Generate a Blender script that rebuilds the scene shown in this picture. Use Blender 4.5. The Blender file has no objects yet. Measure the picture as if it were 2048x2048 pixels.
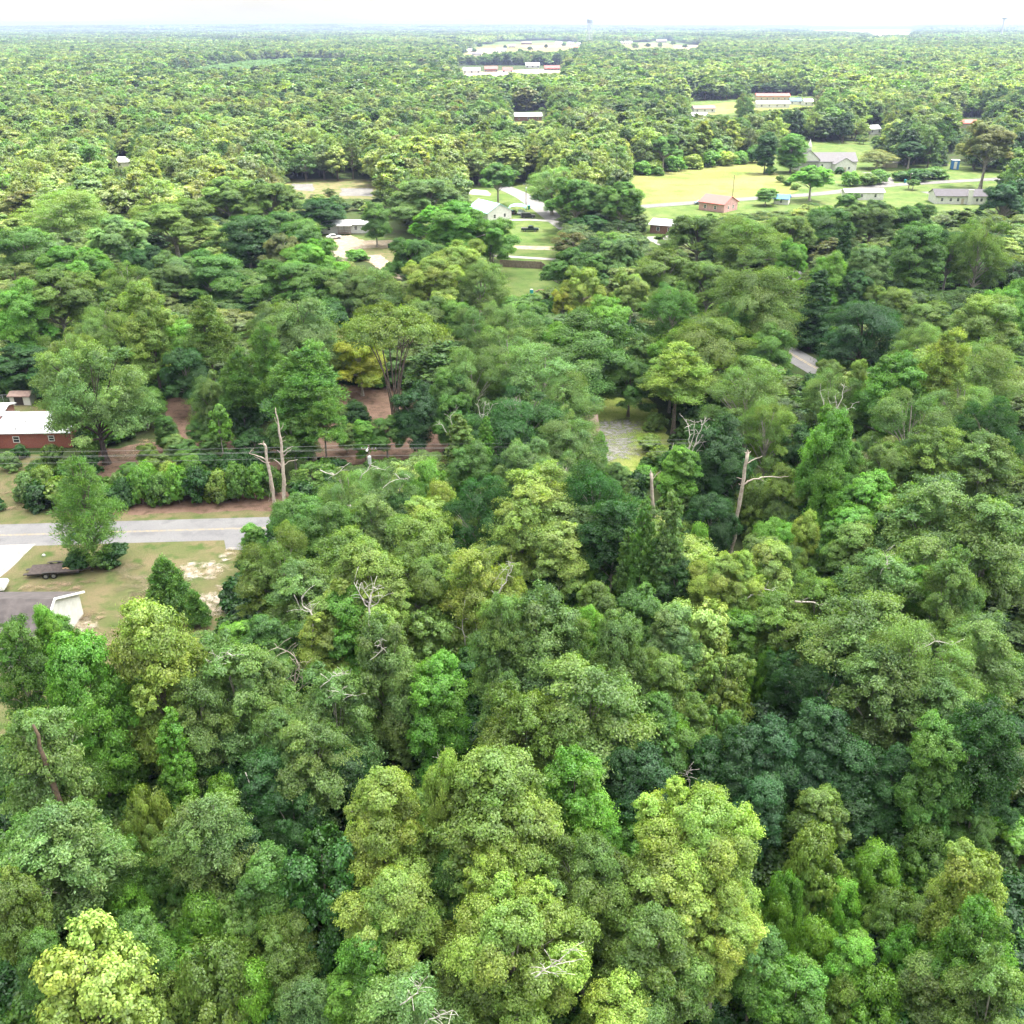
import bpy, bmesh, math, random
import numpy as np
from mathutils import Matrix, Vector

R = math.radians
HAZE = 0.00012
SC = bpy.context.scene
COL = SC.collection
rng = np.random.default_rng(7)
random.seed(7)

# ------------------------------------------------------------------ camera
CAM_H = 58.0
PITCH = R(26.46)
ROLL = R(-0.2)
FPX = 1967.0                       # focal length in 2048-pixel units
cam = bpy.data.cameras.new("camera")
cam_ob = bpy.data.objects.new("camera", cam)
COL.objects.link(cam_ob)
cam.sensor_fit = 'HORIZONTAL'
cam.sensor_width = 36.0
cam.lens = FPX / 2048 * 36.0
cam.clip_start = 0.5
cam.clip_end = 40000
CMAT = Matrix.Translation((0, 0, CAM_H)) @ Matrix.Rotation(math.pi / 2 - PITCH, 4, 'X') @ Matrix.Rotation(ROLL, 4, 'Z')
cam_ob.matrix_world = CMAT
SC.camera = cam_ob

# ------------------------------------------------------------------ light
SUN_EL, SUN_AZ = R(68), R(60)      # azimuth clockwise from +Y: ahead and to the right
world = bpy.data.worlds.new("World")
SC.world = world
world.use_nodes = True
wn = world.node_tree
wn.nodes.clear()
sky = wn.nodes.new('ShaderNodeTexSky')
sky.sky_type = 'NISHITA'
sky.sun_disc = False
sky.sun_elevation = SUN_EL
sky.sun_rotation = SUN_AZ
sky.air_density = 1.0
sky.dust_density = 4.0
sky.ozone_density = 1.0
# a bright veil of thin white cloud over the blue
wtc = wn.nodes.new('ShaderNodeTexCoord')
wmp = wn.nodes.new('ShaderNodeMapping'); wmp.inputs['Scale'].default_value = (1, 1, 3.5)
wnz = wn.nodes.new('ShaderNodeTexNoise'); wnz.inputs['Scale'].default_value = 2.2; wnz.inputs['Detail'].default_value = 6
wmr = wn.nodes.new('ShaderNodeMapRange')
wmr.inputs['From Min'].default_value = 0.3; wmr.inputs['From Max'].default_value = 0.6
wmr.inputs['To Min'].default_value = 0.62; wmr.inputs['To Max'].default_value = 1.0
wmx = wn.nodes.new('ShaderNodeMix'); wmx.data_type = 'RGBA'
# the veil is brightest round the sun
wdt = wn.nodes.new('ShaderNodeVectorMath'); wdt.operation = 'DOT_PRODUCT'
wdt.inputs[1].default_value = (math.sin(SUN_AZ) * math.cos(SUN_EL), math.cos(SUN_AZ) * math.cos(SUN_EL), math.sin(SUN_EL))
wcl = wn.nodes.new('ShaderNodeMath'); wcl.operation = 'MAXIMUM'; wcl.inputs[1].default_value = 0.0
wpw = wn.nodes.new('ShaderNodeMath'); wpw.operation = 'POWER'; wpw.inputs[1].default_value = 3.0
wma = wn.nodes.new('ShaderNodeMath'); wma.operation = 'MULTIPLY_ADD'; wma.inputs[1].default_value = 25.0; wma.inputs[2].default_value = 2.7
wvs = wn.nodes.new('ShaderNodeVectorMath'); wvs.operation = 'SCALE'; wvs.inputs[0].default_value = (1.0, 0.99, 0.92)
wn.links.new(wtc.outputs['Generated'], wdt.inputs[0]); wn.links.new(wdt.outputs['Value'], wcl.inputs[0])
wn.links.new(wcl.outputs[0], wpw.inputs[0]); wn.links.new(wpw.outputs[0], wma.inputs[0]); wn.links.new(wma.outputs[0], wvs.inputs['Scale'])
wn.links.new(wvs.outputs[0], wmx.inputs[7])
bg = wn.nodes.new('ShaderNodeBackground')
bg.inputs['Strength'].default_value = 0.13
wo = wn.nodes.new('ShaderNodeOutputWorld')
wn.links.new(wtc.outputs['Generated'], wmp.inputs[0])
wn.links.new(wmp.outputs[0], wnz.inputs['Vector'])
wn.links.new(wnz.outputs['Fac'], wmr.inputs['Value'])
wn.links.new(wmr.outputs[0], wmx.inputs[0])
wn.links.new(sky.outputs[0], wmx.inputs[6])
wn.links.new(wmx.outputs[2], bg.inputs[0])
wn.links.new(bg.outputs[0], wo.inputs[0])

sun = bpy.data.lights.new("sun", 'SUN')
sun.energy = 3.0
sun.angle = R(1.0)
sun.color = (1.0, 0.94, 0.82)
sun_ob = bpy.data.objects.new("sun", sun)
COL.objects.link(sun_ob)
SUN_DIR = Vector((math.sin(SUN_AZ) * math.cos(SUN_EL), math.cos(SUN_AZ) * math.cos(SUN_EL), math.sin(SUN_EL)))
sun_ob.rotation_euler = SUN_DIR.to_track_quat('Z', 'Y').to_euler()
sun_ob.location = (0, 0, 120)

vs = SC.view_settings
vs.view_transform = 'Standard'
vs.look = 'None'
vs.exposure = 1.84
vs.gamma = 1.0
cy = SC.cycles
cy.max_bounces = 6
cy.diffuse_bounces = 3
cy.glossy_bounces = 1
cy.transmission_bounces = 4
cy.transparent_max_bounces = 12
cy.volume_bounces = 0
cy.caustics_reflective = False
cy.caustics_refractive = False
cy.use_denoising = True
cy.sample_clamp_indirect = 4.0
cy.use_adaptive_sampling = True
cy.adaptive_threshold = 0.02

# ------------------------------------------------------------------ picture <-> place
ROT = np.array(CMAT.to_3x3())
def ray(u, v):
    return ROT @ np.array([(u - 1024) / FPX, (1024 - v) / FPX, -1.0])
def at(u, v, z=0.0):
    d = ray(u, v)
    t = (z - CAM_H) / d[2]
    return np.array([0, 0, CAM_H]) + t * d
def at_y(u, v, y):
    d = ray(u, v)
    return np.array([0, 0, CAM_H]) + (y / d[1]) * d
def proj(P):
    P = np.atleast_2d(np.asarray(P, float))
    q = (P - np.array([0, 0, CAM_H])) @ ROT
    dep = -q[:, 2]
    dep = np.where(dep < 0.1, 0.1, dep)
    return 1024 + q[:, 0] / dep * FPX, 1024 - q[:, 1] / dep * FPX, dep
def in_poly(px, py, poly):
    px = np.asarray(px, float); py = np.asarray(py, float)
    ins = np.zeros(px.shape, bool)
    n = len(poly)
    for i in range(n):
        x1, y1 = poly[i]; x2, y2 = poly[(i + 1) % n]
        c = ((y1 > py) != (y2 > py)) & (px < (x2 - x1) * (py - y1) / (y2 - y1 + 1e-12) + x1)
        ins ^= c
    return ins

# ------------------------------------------------------------------ materials
def mat(name, base, rough=0.8, noise=None, scale=1.0, base2=None, metal=0.0, bump=0.0, spec=0.3, detail=6.0):
    m = bpy.data.materials.new(name)
    m.use_nodes = True
    nt = m.node_tree
    b = nt.nodes['Principled BSDF']
    b.inputs['Roughness'].default_value = rough
    b.inputs['Metallic'].default_value = metal
    b.inputs['Specular IOR Level'].default_value = spec
    if base2 is None:
        base2 = tuple(c * 0.75 for c in base)
    if noise is None:
        noise = (0.35, 0.65)
    tc = nt.nodes.new('ShaderNodeTexCoord')
    nz = nt.nodes.new('ShaderNodeTexNoise')
    nz.inputs['Scale'].default_value = scale
    nz.inputs['Detail'].default_value = detail
    rp = nt.nodes.new('ShaderNodeValToRGB')
    rp.color_ramp.elements[0].position = noise[0]
    rp.color_ramp.elements[1].position = noise[1]
    rp.color_ramp.elements[0].color = (*base2, 1)
    rp.color_ramp.elements[1].color = (*base, 1)
    nt.links.new(tc.outputs['Object'], nz.inputs['Vector'])
    nt.links.new(nz.outputs['Fac'], rp.inputs['Fac'])
    nt.links.new(rp.outputs['Color'], b.inputs['Base Color'])
    if bump > 0:
        bp = nt.nodes.new('ShaderNodeBump')
        bp.inputs['Strength'].default_value = bump
        bp.inputs['Distance'].default_value = 0.05
        nt.links.new(nz.outputs['Fac'], bp.inputs['Height'])
        nt.links.new(bp.outputs['Normal'], b.inputs['Normal'])
    return m

def ground_mat(name, cols, scales, rough=0.95):
    """three colours blended by two scales of noise, plus fine speckle"""
    m = bpy.data.materials.new(name)
    m.use_nodes = True
    nt = m.node_tree
    b = nt.nodes['Principled BSDF']
    b.inputs['Roughness'].default_value = rough
    b.inputs['Specular IOR Level'].default_value = 0.1
    tc = nt.nodes.new('ShaderNodeTexCoord')
    def nz(s, d, lo, hi):
        n = nt.nodes.new('ShaderNodeTexNoise')
        n.inputs['Scale'].default_value = s
        n.inputs['Detail'].default_value = d
        nt.links.new(tc.outputs['Object'], n.inputs['Vector'])
        r = nt.nodes.new('ShaderNodeMapRange')
        r.inputs['From Min'].default_value = lo
        r.inputs['From Max'].default_value = hi
        nt.links.new(n.outputs['Fac'], r.inputs['Value'])
        return r.outputs[0]
    def mix(f, a, c):
        x = nt.nodes.new('ShaderNodeMix')
        x.data_type = 'RGBA'
        nt.links.new(f, x.inputs[0])
        for i, s in ((6, a), (7, c)):
            if isinstance(s, tuple): x.inputs[i].default_value = (*s, 1)
            else: nt.links.new(s, x.inputs[i])
        return x.outputs[2]
    c = mix(nz(scales[0], 5, 0.38, 0.62), cols[0], cols[1])
    c = mix(nz(scales[1], 6, 0.5, 0.68), c, cols[2])
    sp = nz(scales[2], 4, 0.3, 0.7)
    x = nt.nodes.new('ShaderNodeMix')
    x.data_type = 'RGBA'; x.blend_type = 'MULTIPLY'
    x.inputs[0].default_value = 0.5
    nt.links.new(c, x.inputs[6]); nt.links.new(sp, x.inputs[7])
    nt.links.new(x.outputs[2], b.inputs['Base Color'])
    return m

def ragged(name, cols, scales, ns=1.3):
    """ground cover that thins out raggedly towards the rim of its patch"""
    m = ground_mat(name, cols, scales)
    nt = m.node_tree
    b = nt.nodes['Principled BSDF']; out = [n for n in nt.nodes if n.type == 'OUTPUT_MATERIAL'][0]
    at_ = nt.nodes.new('ShaderNodeAttribute'); at_.attribute_name = 'inner'
    tc = nt.nodes.new('ShaderNodeTexCoord'); nz = nt.nodes.new('ShaderNodeTexNoise')
    nz.inputs['Scale'].default_value = ns; nz.inputs['Detail'].default_value = 6; nz.inputs['Roughness'].default_value = .6
    nt.links.new(tc.outputs['Object'], nz.inputs['Vector'])
    ad = nt.nodes.new('ShaderNodeMath'); ad.operation = 'MULTIPLY_ADD'; ad.inputs[1].default_value = 2.8
    nt.links.new(nz.outputs['Fac'], ad.inputs[0]); nt.links.new(at_.outputs['Fac'], ad.inputs[2])
    mr = nt.nodes.new('ShaderNodeMapRange'); mr.inputs['From Min'].default_value = 1.5; mr.inputs['From Max'].default_value = 2.7
    nt.links.new(ad.outputs[0], mr.inputs['Value'])
    tp = nt.nodes.new('ShaderNodeBsdfTransparent'); mx = nt.nodes.new('ShaderNodeMixShader')
    nt.links.new(mr.outputs[0], mx.inputs[0]); nt.links.new(tp.outputs[0], mx.inputs[1]); nt.links.new(b.outputs[0], mx.inputs[2])
    nt.links.new(mx.outputs[0], out.inputs[0])
    return m

def leaf_mat(name, source, trans=0.42, gloss=0.03, grough=0.45):
    """source 'OBJECT' -> object colour, 'INSTANCER' -> the point's own tint"""
    m = bpy.data.materials.new(name)
    m.use_nodes = True
    nt = m.node_tree
    nt.nodes.clear()
    out = nt.nodes.new('ShaderNodeOutputMaterial')
    if source == 'OBJECT':
        oi = nt.nodes.new('ShaderNodeObjectInfo'); colour = oi.outputs['Color']
    else:
        a = nt.nodes.new('ShaderNodeAttribute'); a.attribute_type = 'INSTANCER'; a.attribute_name = 'tint'
        colour = a.outputs['Color']
    lv = nt.nodes.new('ShaderNodeAttribute'); lv.attribute_name = 'lv'
    # leaves differ in brightness and a little in hue from sprig to sprig
    mul = nt.nodes.new('ShaderNodeVectorMath'); mul.operation = 'MULTIPLY'
    nt.links.new(colour, mul.inputs[0]); nt.links.new(lv.outputs['Color'], mul.inputs[1])
    df = nt.nodes.new('ShaderNodeBsdfDiffuse')
    tr = nt.nodes.new('ShaderNodeBsdfTranslucent')
    gl = nt.nodes.new('ShaderNodeBsdfGlossy'); gl.inputs['Roughness'].default_value = grough
    warm = nt.nodes.new('ShaderNodeVectorMath'); warm.operation = 'MULTIPLY'
    warm.inputs[1].default_value = (1.2, 1.3, 0.45)
    nt.links.new(mul.outputs[0], df.inputs['Color'])
    nt.links.new(mul.outputs[0], warm.inputs[0])
    nt.links.new(warm.outputs[0], tr.inputs['Color'])
    gl.inputs['Color'].default_value = (0.9, 0.95, 1.0, 1)
    m1 = nt.nodes.new('ShaderNodeMixShader'); m1.inputs[0].default_value = trans
    m2 = nt.nodes.new('ShaderNodeMixShader'); m2.inputs[0].default_value = gloss
    nt.links.new(df.outputs[0], m1.inputs[1]); nt.links.new(tr.outputs[0], m1.inputs[2])
    nt.links.new(m1.outputs[0], m2.inputs[1]); nt.links.new(gl.outputs[0], m2.inputs[2])
    nt.links.new(m2.outputs[0], out.inputs[0])
    return m

LEAF = leaf_mat("leaf", 'OBJECT')
LEAF_WAXY = leaf_mat("waxy_leaf", 'OBJECT', 0.24, 0.03, 0.35)
LEAF_STUFF = leaf_mat("leaf_mass", 'INSTANCER')
BARK = mat("bark", (0.20, 0.165, 0.14), 0.9, None, 6, (0.10, 0.08, 0.065), bump=0.3)
BARK_PALE = mat("pale_bark", (0.42, 0.39, 0.34), 0.9, None, 5, (0.22, 0.19, 0.165), bump=0.3)
BARK_DARK = mat("dark_bark", (0.09, 0.07, 0.06), 0.9, None, 6, (0.045, 0.035, 0.03), bump=0.3)
DEADWOOD = mat("dead_wood", (0.56, 0.48, 0.42), 0.85, (0.3, 0.7), 3, (0.30, 0.24, 0.205), bump=0.4)
WHITE_WOOD = mat("bleached_wood", (0.68, 0.64, 0.60), 0.85, None, 4, (0.45, 0.40, 0.36), bump=0.3)

M_FLOOR = ground_mat("forest_floor", ((0.055, 0.085, 0.026), (0.06, 0.07, 0.03), (0.045, 0.09, 0.022)), (0.05, 0.2, 3.0))
M_LAWN = ground_mat("worn_lawn", ((0.135, 0.15, 0.06), (0.205, 0.17, 0.095), (0.085, 0.13, 0.036)), (0.22, 0.5, 9.0))
M_GRASS = ground_mat("green_grass", ((0.088, 0.150, 0.034), (0.145, 0.18, 0.06), (0.07, 0.12, 0.03)), (0.12, 0.3, 6.0))
M_MEADOW = ground_mat("dry_meadow", ((0.175, 0.205, 0.055), (0.225, 0.225, 0.085), (0.12, 0.17, 0.04)), (0.03, 0.09, 1.5))
M_CLEAR = ground_mat("lit_clearing_grass", ((0.24, 0.32, 0.06), (0.30, 0.33, 0.10), (0.17, 0.26, 0.04)), (0.15, 0.4, 5.0))  # grass lightened: light put into the colour to offset the cloud's shade
M_FARFIELD = ground_mat("far_field_grass", ((0.16, 0.19, 0.05), (0.26, 0.20, 0.11), (0.12, 0.16, 0.04)), (0.006, 0.02, .3))
M_SAND = ground_mat("pale_sand", ((0.36, 0.29, 0.21), (0.43, 0.37, 0.30), (0.26, 0.20, 0.13)), (0.5, 1.2, 8.0))
R_SAND = ragged("ragged_sand", ((0.52, 0.43, 0.33), (0.62, 0.55, 0.47), (0.38, 0.30, 0.20)), (0.5, 1.2, 8.0))
R_DIRT = ragged("ragged_dirt", ((0.29, 0.21, 0.135), (0.36, 0.27, 0.19), (0.20, 0.175, 0.085)), (0.4, 0.8, 8.0))
R_GRAVEL = ragged("ragged_gravel", ((0.36, 0.345, 0.34), (0.45, 0.43, 0.42), (0.27, 0.27, 0.20)), (0.5, 1.5, 14.0))
R_TURF = ragged("ragged_worn_turf", ((0.20, 0.18, 0.10), (0.24, 0.20, 0.13), (0.13, 0.15, 0.06)), (0.4, 0.9, 8.0), .7)
M_DIRT = ground_mat("bare_dirt", ((0.32, 0.22, 0.14), (0.40, 0.29, 0.20), (0.20, 0.175, 0.085)), (0.4, 0.8, 8.0))
M_LITTER = ground_mat("leaf_litter", ((0.20, 0.125, 0.095), (0.26, 0.17, 0.13), (0.13, 0.09, 0.06)), (0.3, 0.9, 9.0))
M_GRAVEL = ground_mat("gravel", ((0.40, 0.38, 0.38), (0.50, 0.48, 0.47), (0.30, 0.30, 0.22)), (0.5, 1.5, 14.0))
M_STREET = ground_mat("pale_asphalt", ((0.17, 0.165, 0.165), (0.21, 0.205, 0.20), (0.145, 0.14, 0.14)), (0.2, 0.6, 12.0))
M_CONCRETE = ground_mat("concrete", ((0.40, 0.38, 0.36), (0.46, 0.44, 0.42), (0.34, 0.32, 0.30)), (0.2, 0.8, 10.0))

# old asphalt with cracks and patch seams
M_ASPHALT = ground_mat("old_asphalt", ((0.225, 0.22, 0.23), (0.26, 0.255, 0.26), (0.19, 0.185, 0.195)), (0.15, 0.5, 25.0), 0.9)
M_PAINT_Y = mat("worn_yellow_paint", (0.42, 0.31, 0.15), 0.8, (0.40, 0.6), 3, (0.25, 0.235, 0.21))

M_WHITE = mat("white_paint", (0.66, 0.66, 0.64), 0.6, None, 1.5, (0.55, 0.55, 0.53))
M_TRIM = mat("white_trim", (0.82, 0.82, 0.82), 0.5, None, 2, (0.75, 0.75, 0.75))
M_GLASS = mat("dark_glass", (0.03, 0.04, 0.05), 0.1, None, 1, (0.02, 0.025, 0.03), spec=0.6)
M_WOOD = mat("weathered_fence_wood", (0.25, 0.19, 0.155), 0.9, None, 2.5, (0.15, 0.115, 0.095), bump=0.3)
M_LUMBER = mat("fresh_lumber", (0.62, 0.42, 0.22), 0.8, None, 4, (0.5, 0.32, 0.16))
M_POLE = mat("pole_wood", (0.24, 0.19, 0.15), 0.9, None, 5, (0.14, 0.11, 0.09))
M_STEEL = mat("dark_steel", (0.03, 0.03, 0.032), 0.5, None, 5, (0.05, 0.035, 0.03))
M_DECK = mat("trailer_deck_wood", (0.11, 0.085, 0.08), 0.9, (0.3, 0.7), 4, (0.05, 0.04, 0.04), bump=0.3)
M_TYRE = mat("tyre_rubber", (0.02, 0.02, 0.02), 0.9)
M_RIM = mat("grey_rim", (0.30, 0.30, 0.31), 0.4, metal=0.6)
M_GALV = mat("galvanised_metal", (0.55, 0.58, 0.60), 0.4, None, 3, (0.45, 0.48, 0.50), metal=0.3)

def metal_roof(name, col, col2):
    """ribbed sheet metal: ribs run down the slope (object Y)"""
    m = bpy.data.materials.new(name)
    m.use_nodes = True
    nt = m.node_tree
    b = nt.nodes['Principled BSDF']
    b.inputs['Roughness'].default_value = 0.75
    b.inputs['Specular IOR Level'].default_value = 0.25
    tc = nt.nodes.new('ShaderNodeTexCoord')
    w = nt.nodes.new('ShaderNodeTexWave')
    w.inputs['Scale'].default_value = 1.1
    w.inputs['Distortion'].default_value = 0
    r = nt.nodes.new('ShaderNodeValToRGB')
    r.color_ramp.elements[0].position = 0.0; r.color_ramp.elements[0].color = (*col2, 1)
    r.color_ramp.elements[1].position = 0.12; r.color_ramp.elements[1].color = (*col, 1)
    nt.links.new(tc.outputs['Object'], w.inputs['Vector'])
    nt.links.new(w.outputs['Fac'], r.inputs['Fac'])
    nt.links.new(r.outputs['Color'], b.inputs['Base Color'])
    return m
M_ROOF_WHITE = metal_roof("white_metal_roof", (0.68, 0.70, 0.72), (0.48, 0.50, 0.53))
M_ROOF_TEAL = metal_roof("pale_teal_metal_roof", (0.30, 0.55, 0.53), (0.24, 0.45, 0.44))
M_ROOF_RED = metal_roof("red_metal_roof", (0.46, 0.12, 0.11), (0.36, 0.09, 0.085))
M_ROOF_GREYM = metal_roof("grey_metal_roof", (0.55, 0.56, 0.60), (0.42, 0.43, 0.47))
M_SHINGLE = mat("grey_shingle", (0.16, 0.155, 0.17), 0.9, (0.3, 0.7), 4, (0.10, 0.095, 0.105), bump=0.3)
M_SHINGLE_B = mat("brown_grey_shingle", (0.115, 0.10, 0.10), 0.9, (0.3, 0.7), 1.2, (0.065, 0.056, 0.058), bump=0.3)
M_SHINGLE_P = mat("faded_red_shingle", (0.27, 0.19, 0.165), 0.9, (0.3, 0.7), 2, (0.18, 0.125, 0.11), bump=0.3)
M_SHINGLE_D = mat("dark_shingle", (0.10, 0.095, 0.11), 0.9, (0.3, 0.7), 4, (0.065, 0.06, 0.07), bump=0.3)
M_GREEN = mat("dark_green_paint", (0.02, 0.05, 0.035), 0.7)
M_BEIGE = mat("beige_board", (0.48, 0.42, 0.32), 0.8)
M_PINK = mat("pink_paint", (0.62, 0.36, 0.36), 0.7)
M_BLUE = mat("blue_paint", (0.06, 0.20, 0.50), 0.6)
M_TEAL = mat("teal_plastic", (0.03, 0.28, 0.30), 0.5)
M_BIN = mat("dark_green_plastic", (0.02, 0.055, 0.045), 0.5)

def brick_mat(name, c1, c2, mortar):
    m = bpy.data.materials.new(name)
    m.use_nodes = True
    nt = m.node_tree
    b = nt.nodes['Principled BSDF']
    b.inputs['Roughness'].default_value = 0.9
    tc = nt.nodes.new('ShaderNodeTexCoord')
    mp = nt.nodes.new('ShaderNodeMapping')
    mp.inputs['Rotation'].default_value = (math.pi / 2, 0, 0)
    br = nt.nodes.new('ShaderNodeTexBrick')
    br.inputs['Scale'].default_value = 4.0
    br.inputs['Color1'].default_value = (*c1, 1)
    br.inputs['Color2'].default_value = (*c2, 1)
    br.inputs['Mortar'].default_value = (*mortar, 1)
    br.inputs['Mortar Size'].default_value = 0.02
    nt.links.new(tc.outputs['Object'], mp.inputs[0])
    nt.links.new(mp.outputs[0], br.inputs['Vector'])
    nt.links.new(br.outputs['Color'], b.inputs['Base Color'])
    return m
M_BRICK = brick_mat("red_brick", (0.30, 0.075, 0.05), (0.23, 0.06, 0.045), (0.32, 0.2, 0.16))
M_BRICK_B = brick_mat("brown_brick", (0.22, 0.10, 0.07), (0.16, 0.075, 0.055), (0.3, 0.22, 0.18))

# ------------------------------------------------------------------ mesh helpers
def link(o, parent=None):
    COL.objects.link(o)
    if parent is not None:
        o.parent = parent
    return o

def mesh_obj(name, verts, faces, mats, parent=None, matidx=None, smooth=False, lv=None):
    """verts Nx3 array, faces: array Mx4 / Mx3 or a list of lists"""
    me = bpy.data.meshes.new(name)
    verts = np.asarray(verts, np.float32)
    if isinstance(faces, np.ndarray):
        k = faces.shape[1]
        me.vertices.add(len(verts)); me.vertices.foreach_set('co', verts.ravel())
        me.loops.add(faces.size); me.loops.foreach_set('vertex_index', faces.astype(np.int32).ravel())
        me.polygons.add(len(faces))
        me.polygons.foreach_set('loop_start', (np.arange(len(faces)) * k).astype(np.int32))
        me.polygons.foreach_set('loop_total', np.full(len(faces), k, np.int32))
        if matidx is not None:
            me.polygons.foreach_set('material_index', np.asarray(matidx, np.int32))
        me.update(calc_edges=True)
    else:
        me.from_pydata([tuple(map(float, v)) for v in verts], [], faces)
        if matidx is not None:
            me.polygons.foreach_set('material_index', np.asarray(matidx, np.int32))
    if smooth:
        me.polygons.foreach_set('use_smooth', np.ones(len(me.polygons), bool))
    if lv is not None:
        a = me.attributes.new('lv', 'FLOAT_VECTOR', 'FACE')
        a.data.foreach_set('vector', np.asarray(lv, np.float32).ravel())
    for m in (mats if isinstance(mats, (list, tuple)) else [mats]):
        me.materials.append(m)
    return link(bpy.data.objects.new(name, me), parent)

class MB:
    """collects boxes, tubes and prisms into one mesh"""
    def __init__(s): s.v = []; s.f = []; s.mi = []
    def add(s, v, f, mi=0):
        o = len(s.v)
        s.v += [tuple(map(float, p)) for p in v]
        s.f += [[i + o for i in q] for q in f]
        s.mi += [mi] * len(f)
        return s
    def box(s, c, d, rz=0.0, mi=0, taper=1.0):
        x, y, z = d[0] / 2, d[1] / 2, d[2] / 2
        v = []
        for sz in (-1, 1):
            k = taper if sz > 0 else 1.0
            for sx, sy in ((-1, -1), (1, -1), (1, 1), (-1, 1)):
                px, py = sx * x * k, sy * y * k
                v.append((c[0] + px * math.cos(rz) - py * math.sin(rz), c[1] + px * math.sin(rz) + py * math.cos(rz), c[2] + sz * z))
        return s.add(v, [[3, 2, 1, 0], [4, 5, 6, 7], [0, 1, 5, 4], [1, 2, 6, 5], [2, 3, 7, 6], [3, 0, 4, 7]], mi)
    def tube(s, pts, rad, k=8, mi=0, cap=True):
        pts = [np.asarray(p, float) for p in pts]
        if not hasattr(rad, '__len__'): rad = [rad] * len(pts)
        v, f = tube_arrays(pts, rad, k)
        f = [list(map(int, q)) for q in f]
        n = len(pts)
        if cap:
            f.append(list(range(k))[::-1]); f.append([(n - 1) * k + i for i in range(k)])
        return s.add(v, f, mi)
    def prism(s, poly, y0, y1, mi=0):
        """poly in x,z extruded along y"""
        n = len(poly)
        v = [(p[0], y0, p[1]) for p in poly] + [(p[0], y1, p[1]) for p in poly]
        f = [list(range(n)), [n + i for i in range(n)][::-1]]
        for i in range(n):
            j = (i + 1) % n
            f.append([j, i, n + i, n + j])
        return s.add(v, f, mi)
    def build(s, name, mats, parent=None, smooth=False, bevel=0.0):
        o = mesh_obj(name, np.array(s.v), s.f, mats, parent, s.mi, smooth)
        bm = bmesh.new(); bm.from_mesh(o.data)
        bmesh.ops.recalc_face_normals(bm, faces=bm.faces)
        if bevel > 0:
            bmesh.ops.bevel(bm, geom=[e for e in bm.edges if len(e.link_faces) == 2 and e.calc_face_angle(0) > 0.6],
                            offset=bevel, segments=2, affect='EDGES', clamp_overlap=True)
        bm.to_mesh(o.data); bm.free()
        return o

def tube_arrays(pts, rad, k=6):
    pts = np.asarray(pts, float)
    n = len(pts)
    tan = np.gradient(pts, axis=0)
    tan /= np.linalg.norm(tan, axis=1, keepdims=True) + 1e-9
    up = np.where(np.abs(tan[:, 2:3]) > 0.9, np.array([[1.0, 0, 0]]), np.array([[0, 0, 1.0]]))
    a = np.cross(tan, up); a /= np.linalg.norm(a, axis=1, keepdims=True) + 1e-9
    # keep the frame from flipping along the path
    for i in range(1, n):
        a[i] = a[i - 1] - tan[i] * np.dot(a[i - 1], tan[i])
        a[i] /= np.linalg.norm(a[i]) + 1e-9
    b = np.cross(tan, a)
    th = np.arange(k) * 2 * math.pi / k
    rad = np.asarray(rad, float)[:, None, None]
    ring = pts[:, None, :] + rad * (a[:, None, :] * np.cos(th)[None, :, None] + b[:, None, :] * np.sin(th)[None, :, None])
    v = ring.reshape(-1, 3)
    i = np.arange(n - 1)[:, None] * k
    j = np.arange(k)[None, :]
    jn = (j + 1) % k
    f = np.stack([i + j, i + jn, i + k + jn, i + k + j], -1).reshape(-1, 4)
    return v, f

def empty(name, loc, rz=0.0, scale=None):
    o = bpy.data.objects.new(name, None)
    o.location = tuple(map(float, loc)); o.rotation_euler = (0, 0, rz)
    if scale is not None: o.scale = scale
    o.empty_display_size = 0.5
    return link(o)

def tag(o, label, cat, group=None):
    o['label'] = label; o['category'] = cat
    if group: o['group'] = group
    return o

def copy_tree(src, parent=None):
    c = src.copy(); COL.objects.link(c)
    if parent is not None: c.parent = parent
    for ch in list(src.children):
        copy_tree(ch, c)
    return c

# ------------------------------------------------------------------ ground and its sheets
def vnoise(x, s=1.0, seed=0):
    return (math.sin(x * 1.7 * s + seed) + 0.6 * math.sin(x * 3.9 * s + seed * 2.1) + 0.4 * math.sin(x * 8.3 * s + seed * 3.7)) / 2.0

GX0, GX1, GY0, GY1 = -15000, 15000, -400, 15500
def build_ground():
    # one sheet to the horizon: fine near, coarse far; low rise far off
    ys = np.concatenate([np.linspace(GY0, 0, 5)[:-1], np.linspace(0, 600, 25)[:-1], np.geomspace(600, GY1, 60)])
    xs = np.concatenate([-np.geomspace(15000, 300, 40), np.linspace(-280, 280, 21), np.geomspace(300, 15000, 40)])
    X, Y = np.meshgrid(xs, ys)
    Z = terrain(X, Y)
    v = np.stack([X, Y, Z], -1).reshape(-1, 3)
    nx = len(xs); ny = len(ys)
    i = np.arange(ny - 1)[:, None] * nx + np.arange(nx - 1)[None, :]
    f = np.stack([i, i + 1, i + nx + 1, i + nx], -1).reshape(-1, 4)
    o = mesh_obj("ground", v, f, M_FLOOR, smooth=True)
    o['kind'] = 'structure'
def terrain(x, y):
    x = np.asarray(x, float); y = np.asarray(y, float)
    far = np.clip((y - 7800) / 2400, 0, 1)
    far = far * far * (3 - 2 * far)
    w = np.clip((2600 - x) / 3500, 0.18, 1) * np.clip(1 - np.abs(x + 2300) / 6500, 0.12, 1)
    return far * w * 36 * (1 + 0.12 * np.sin(x / 900.0) + 0.08 * np.sin(x / 370.0 + 1))
build_ground()

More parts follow.
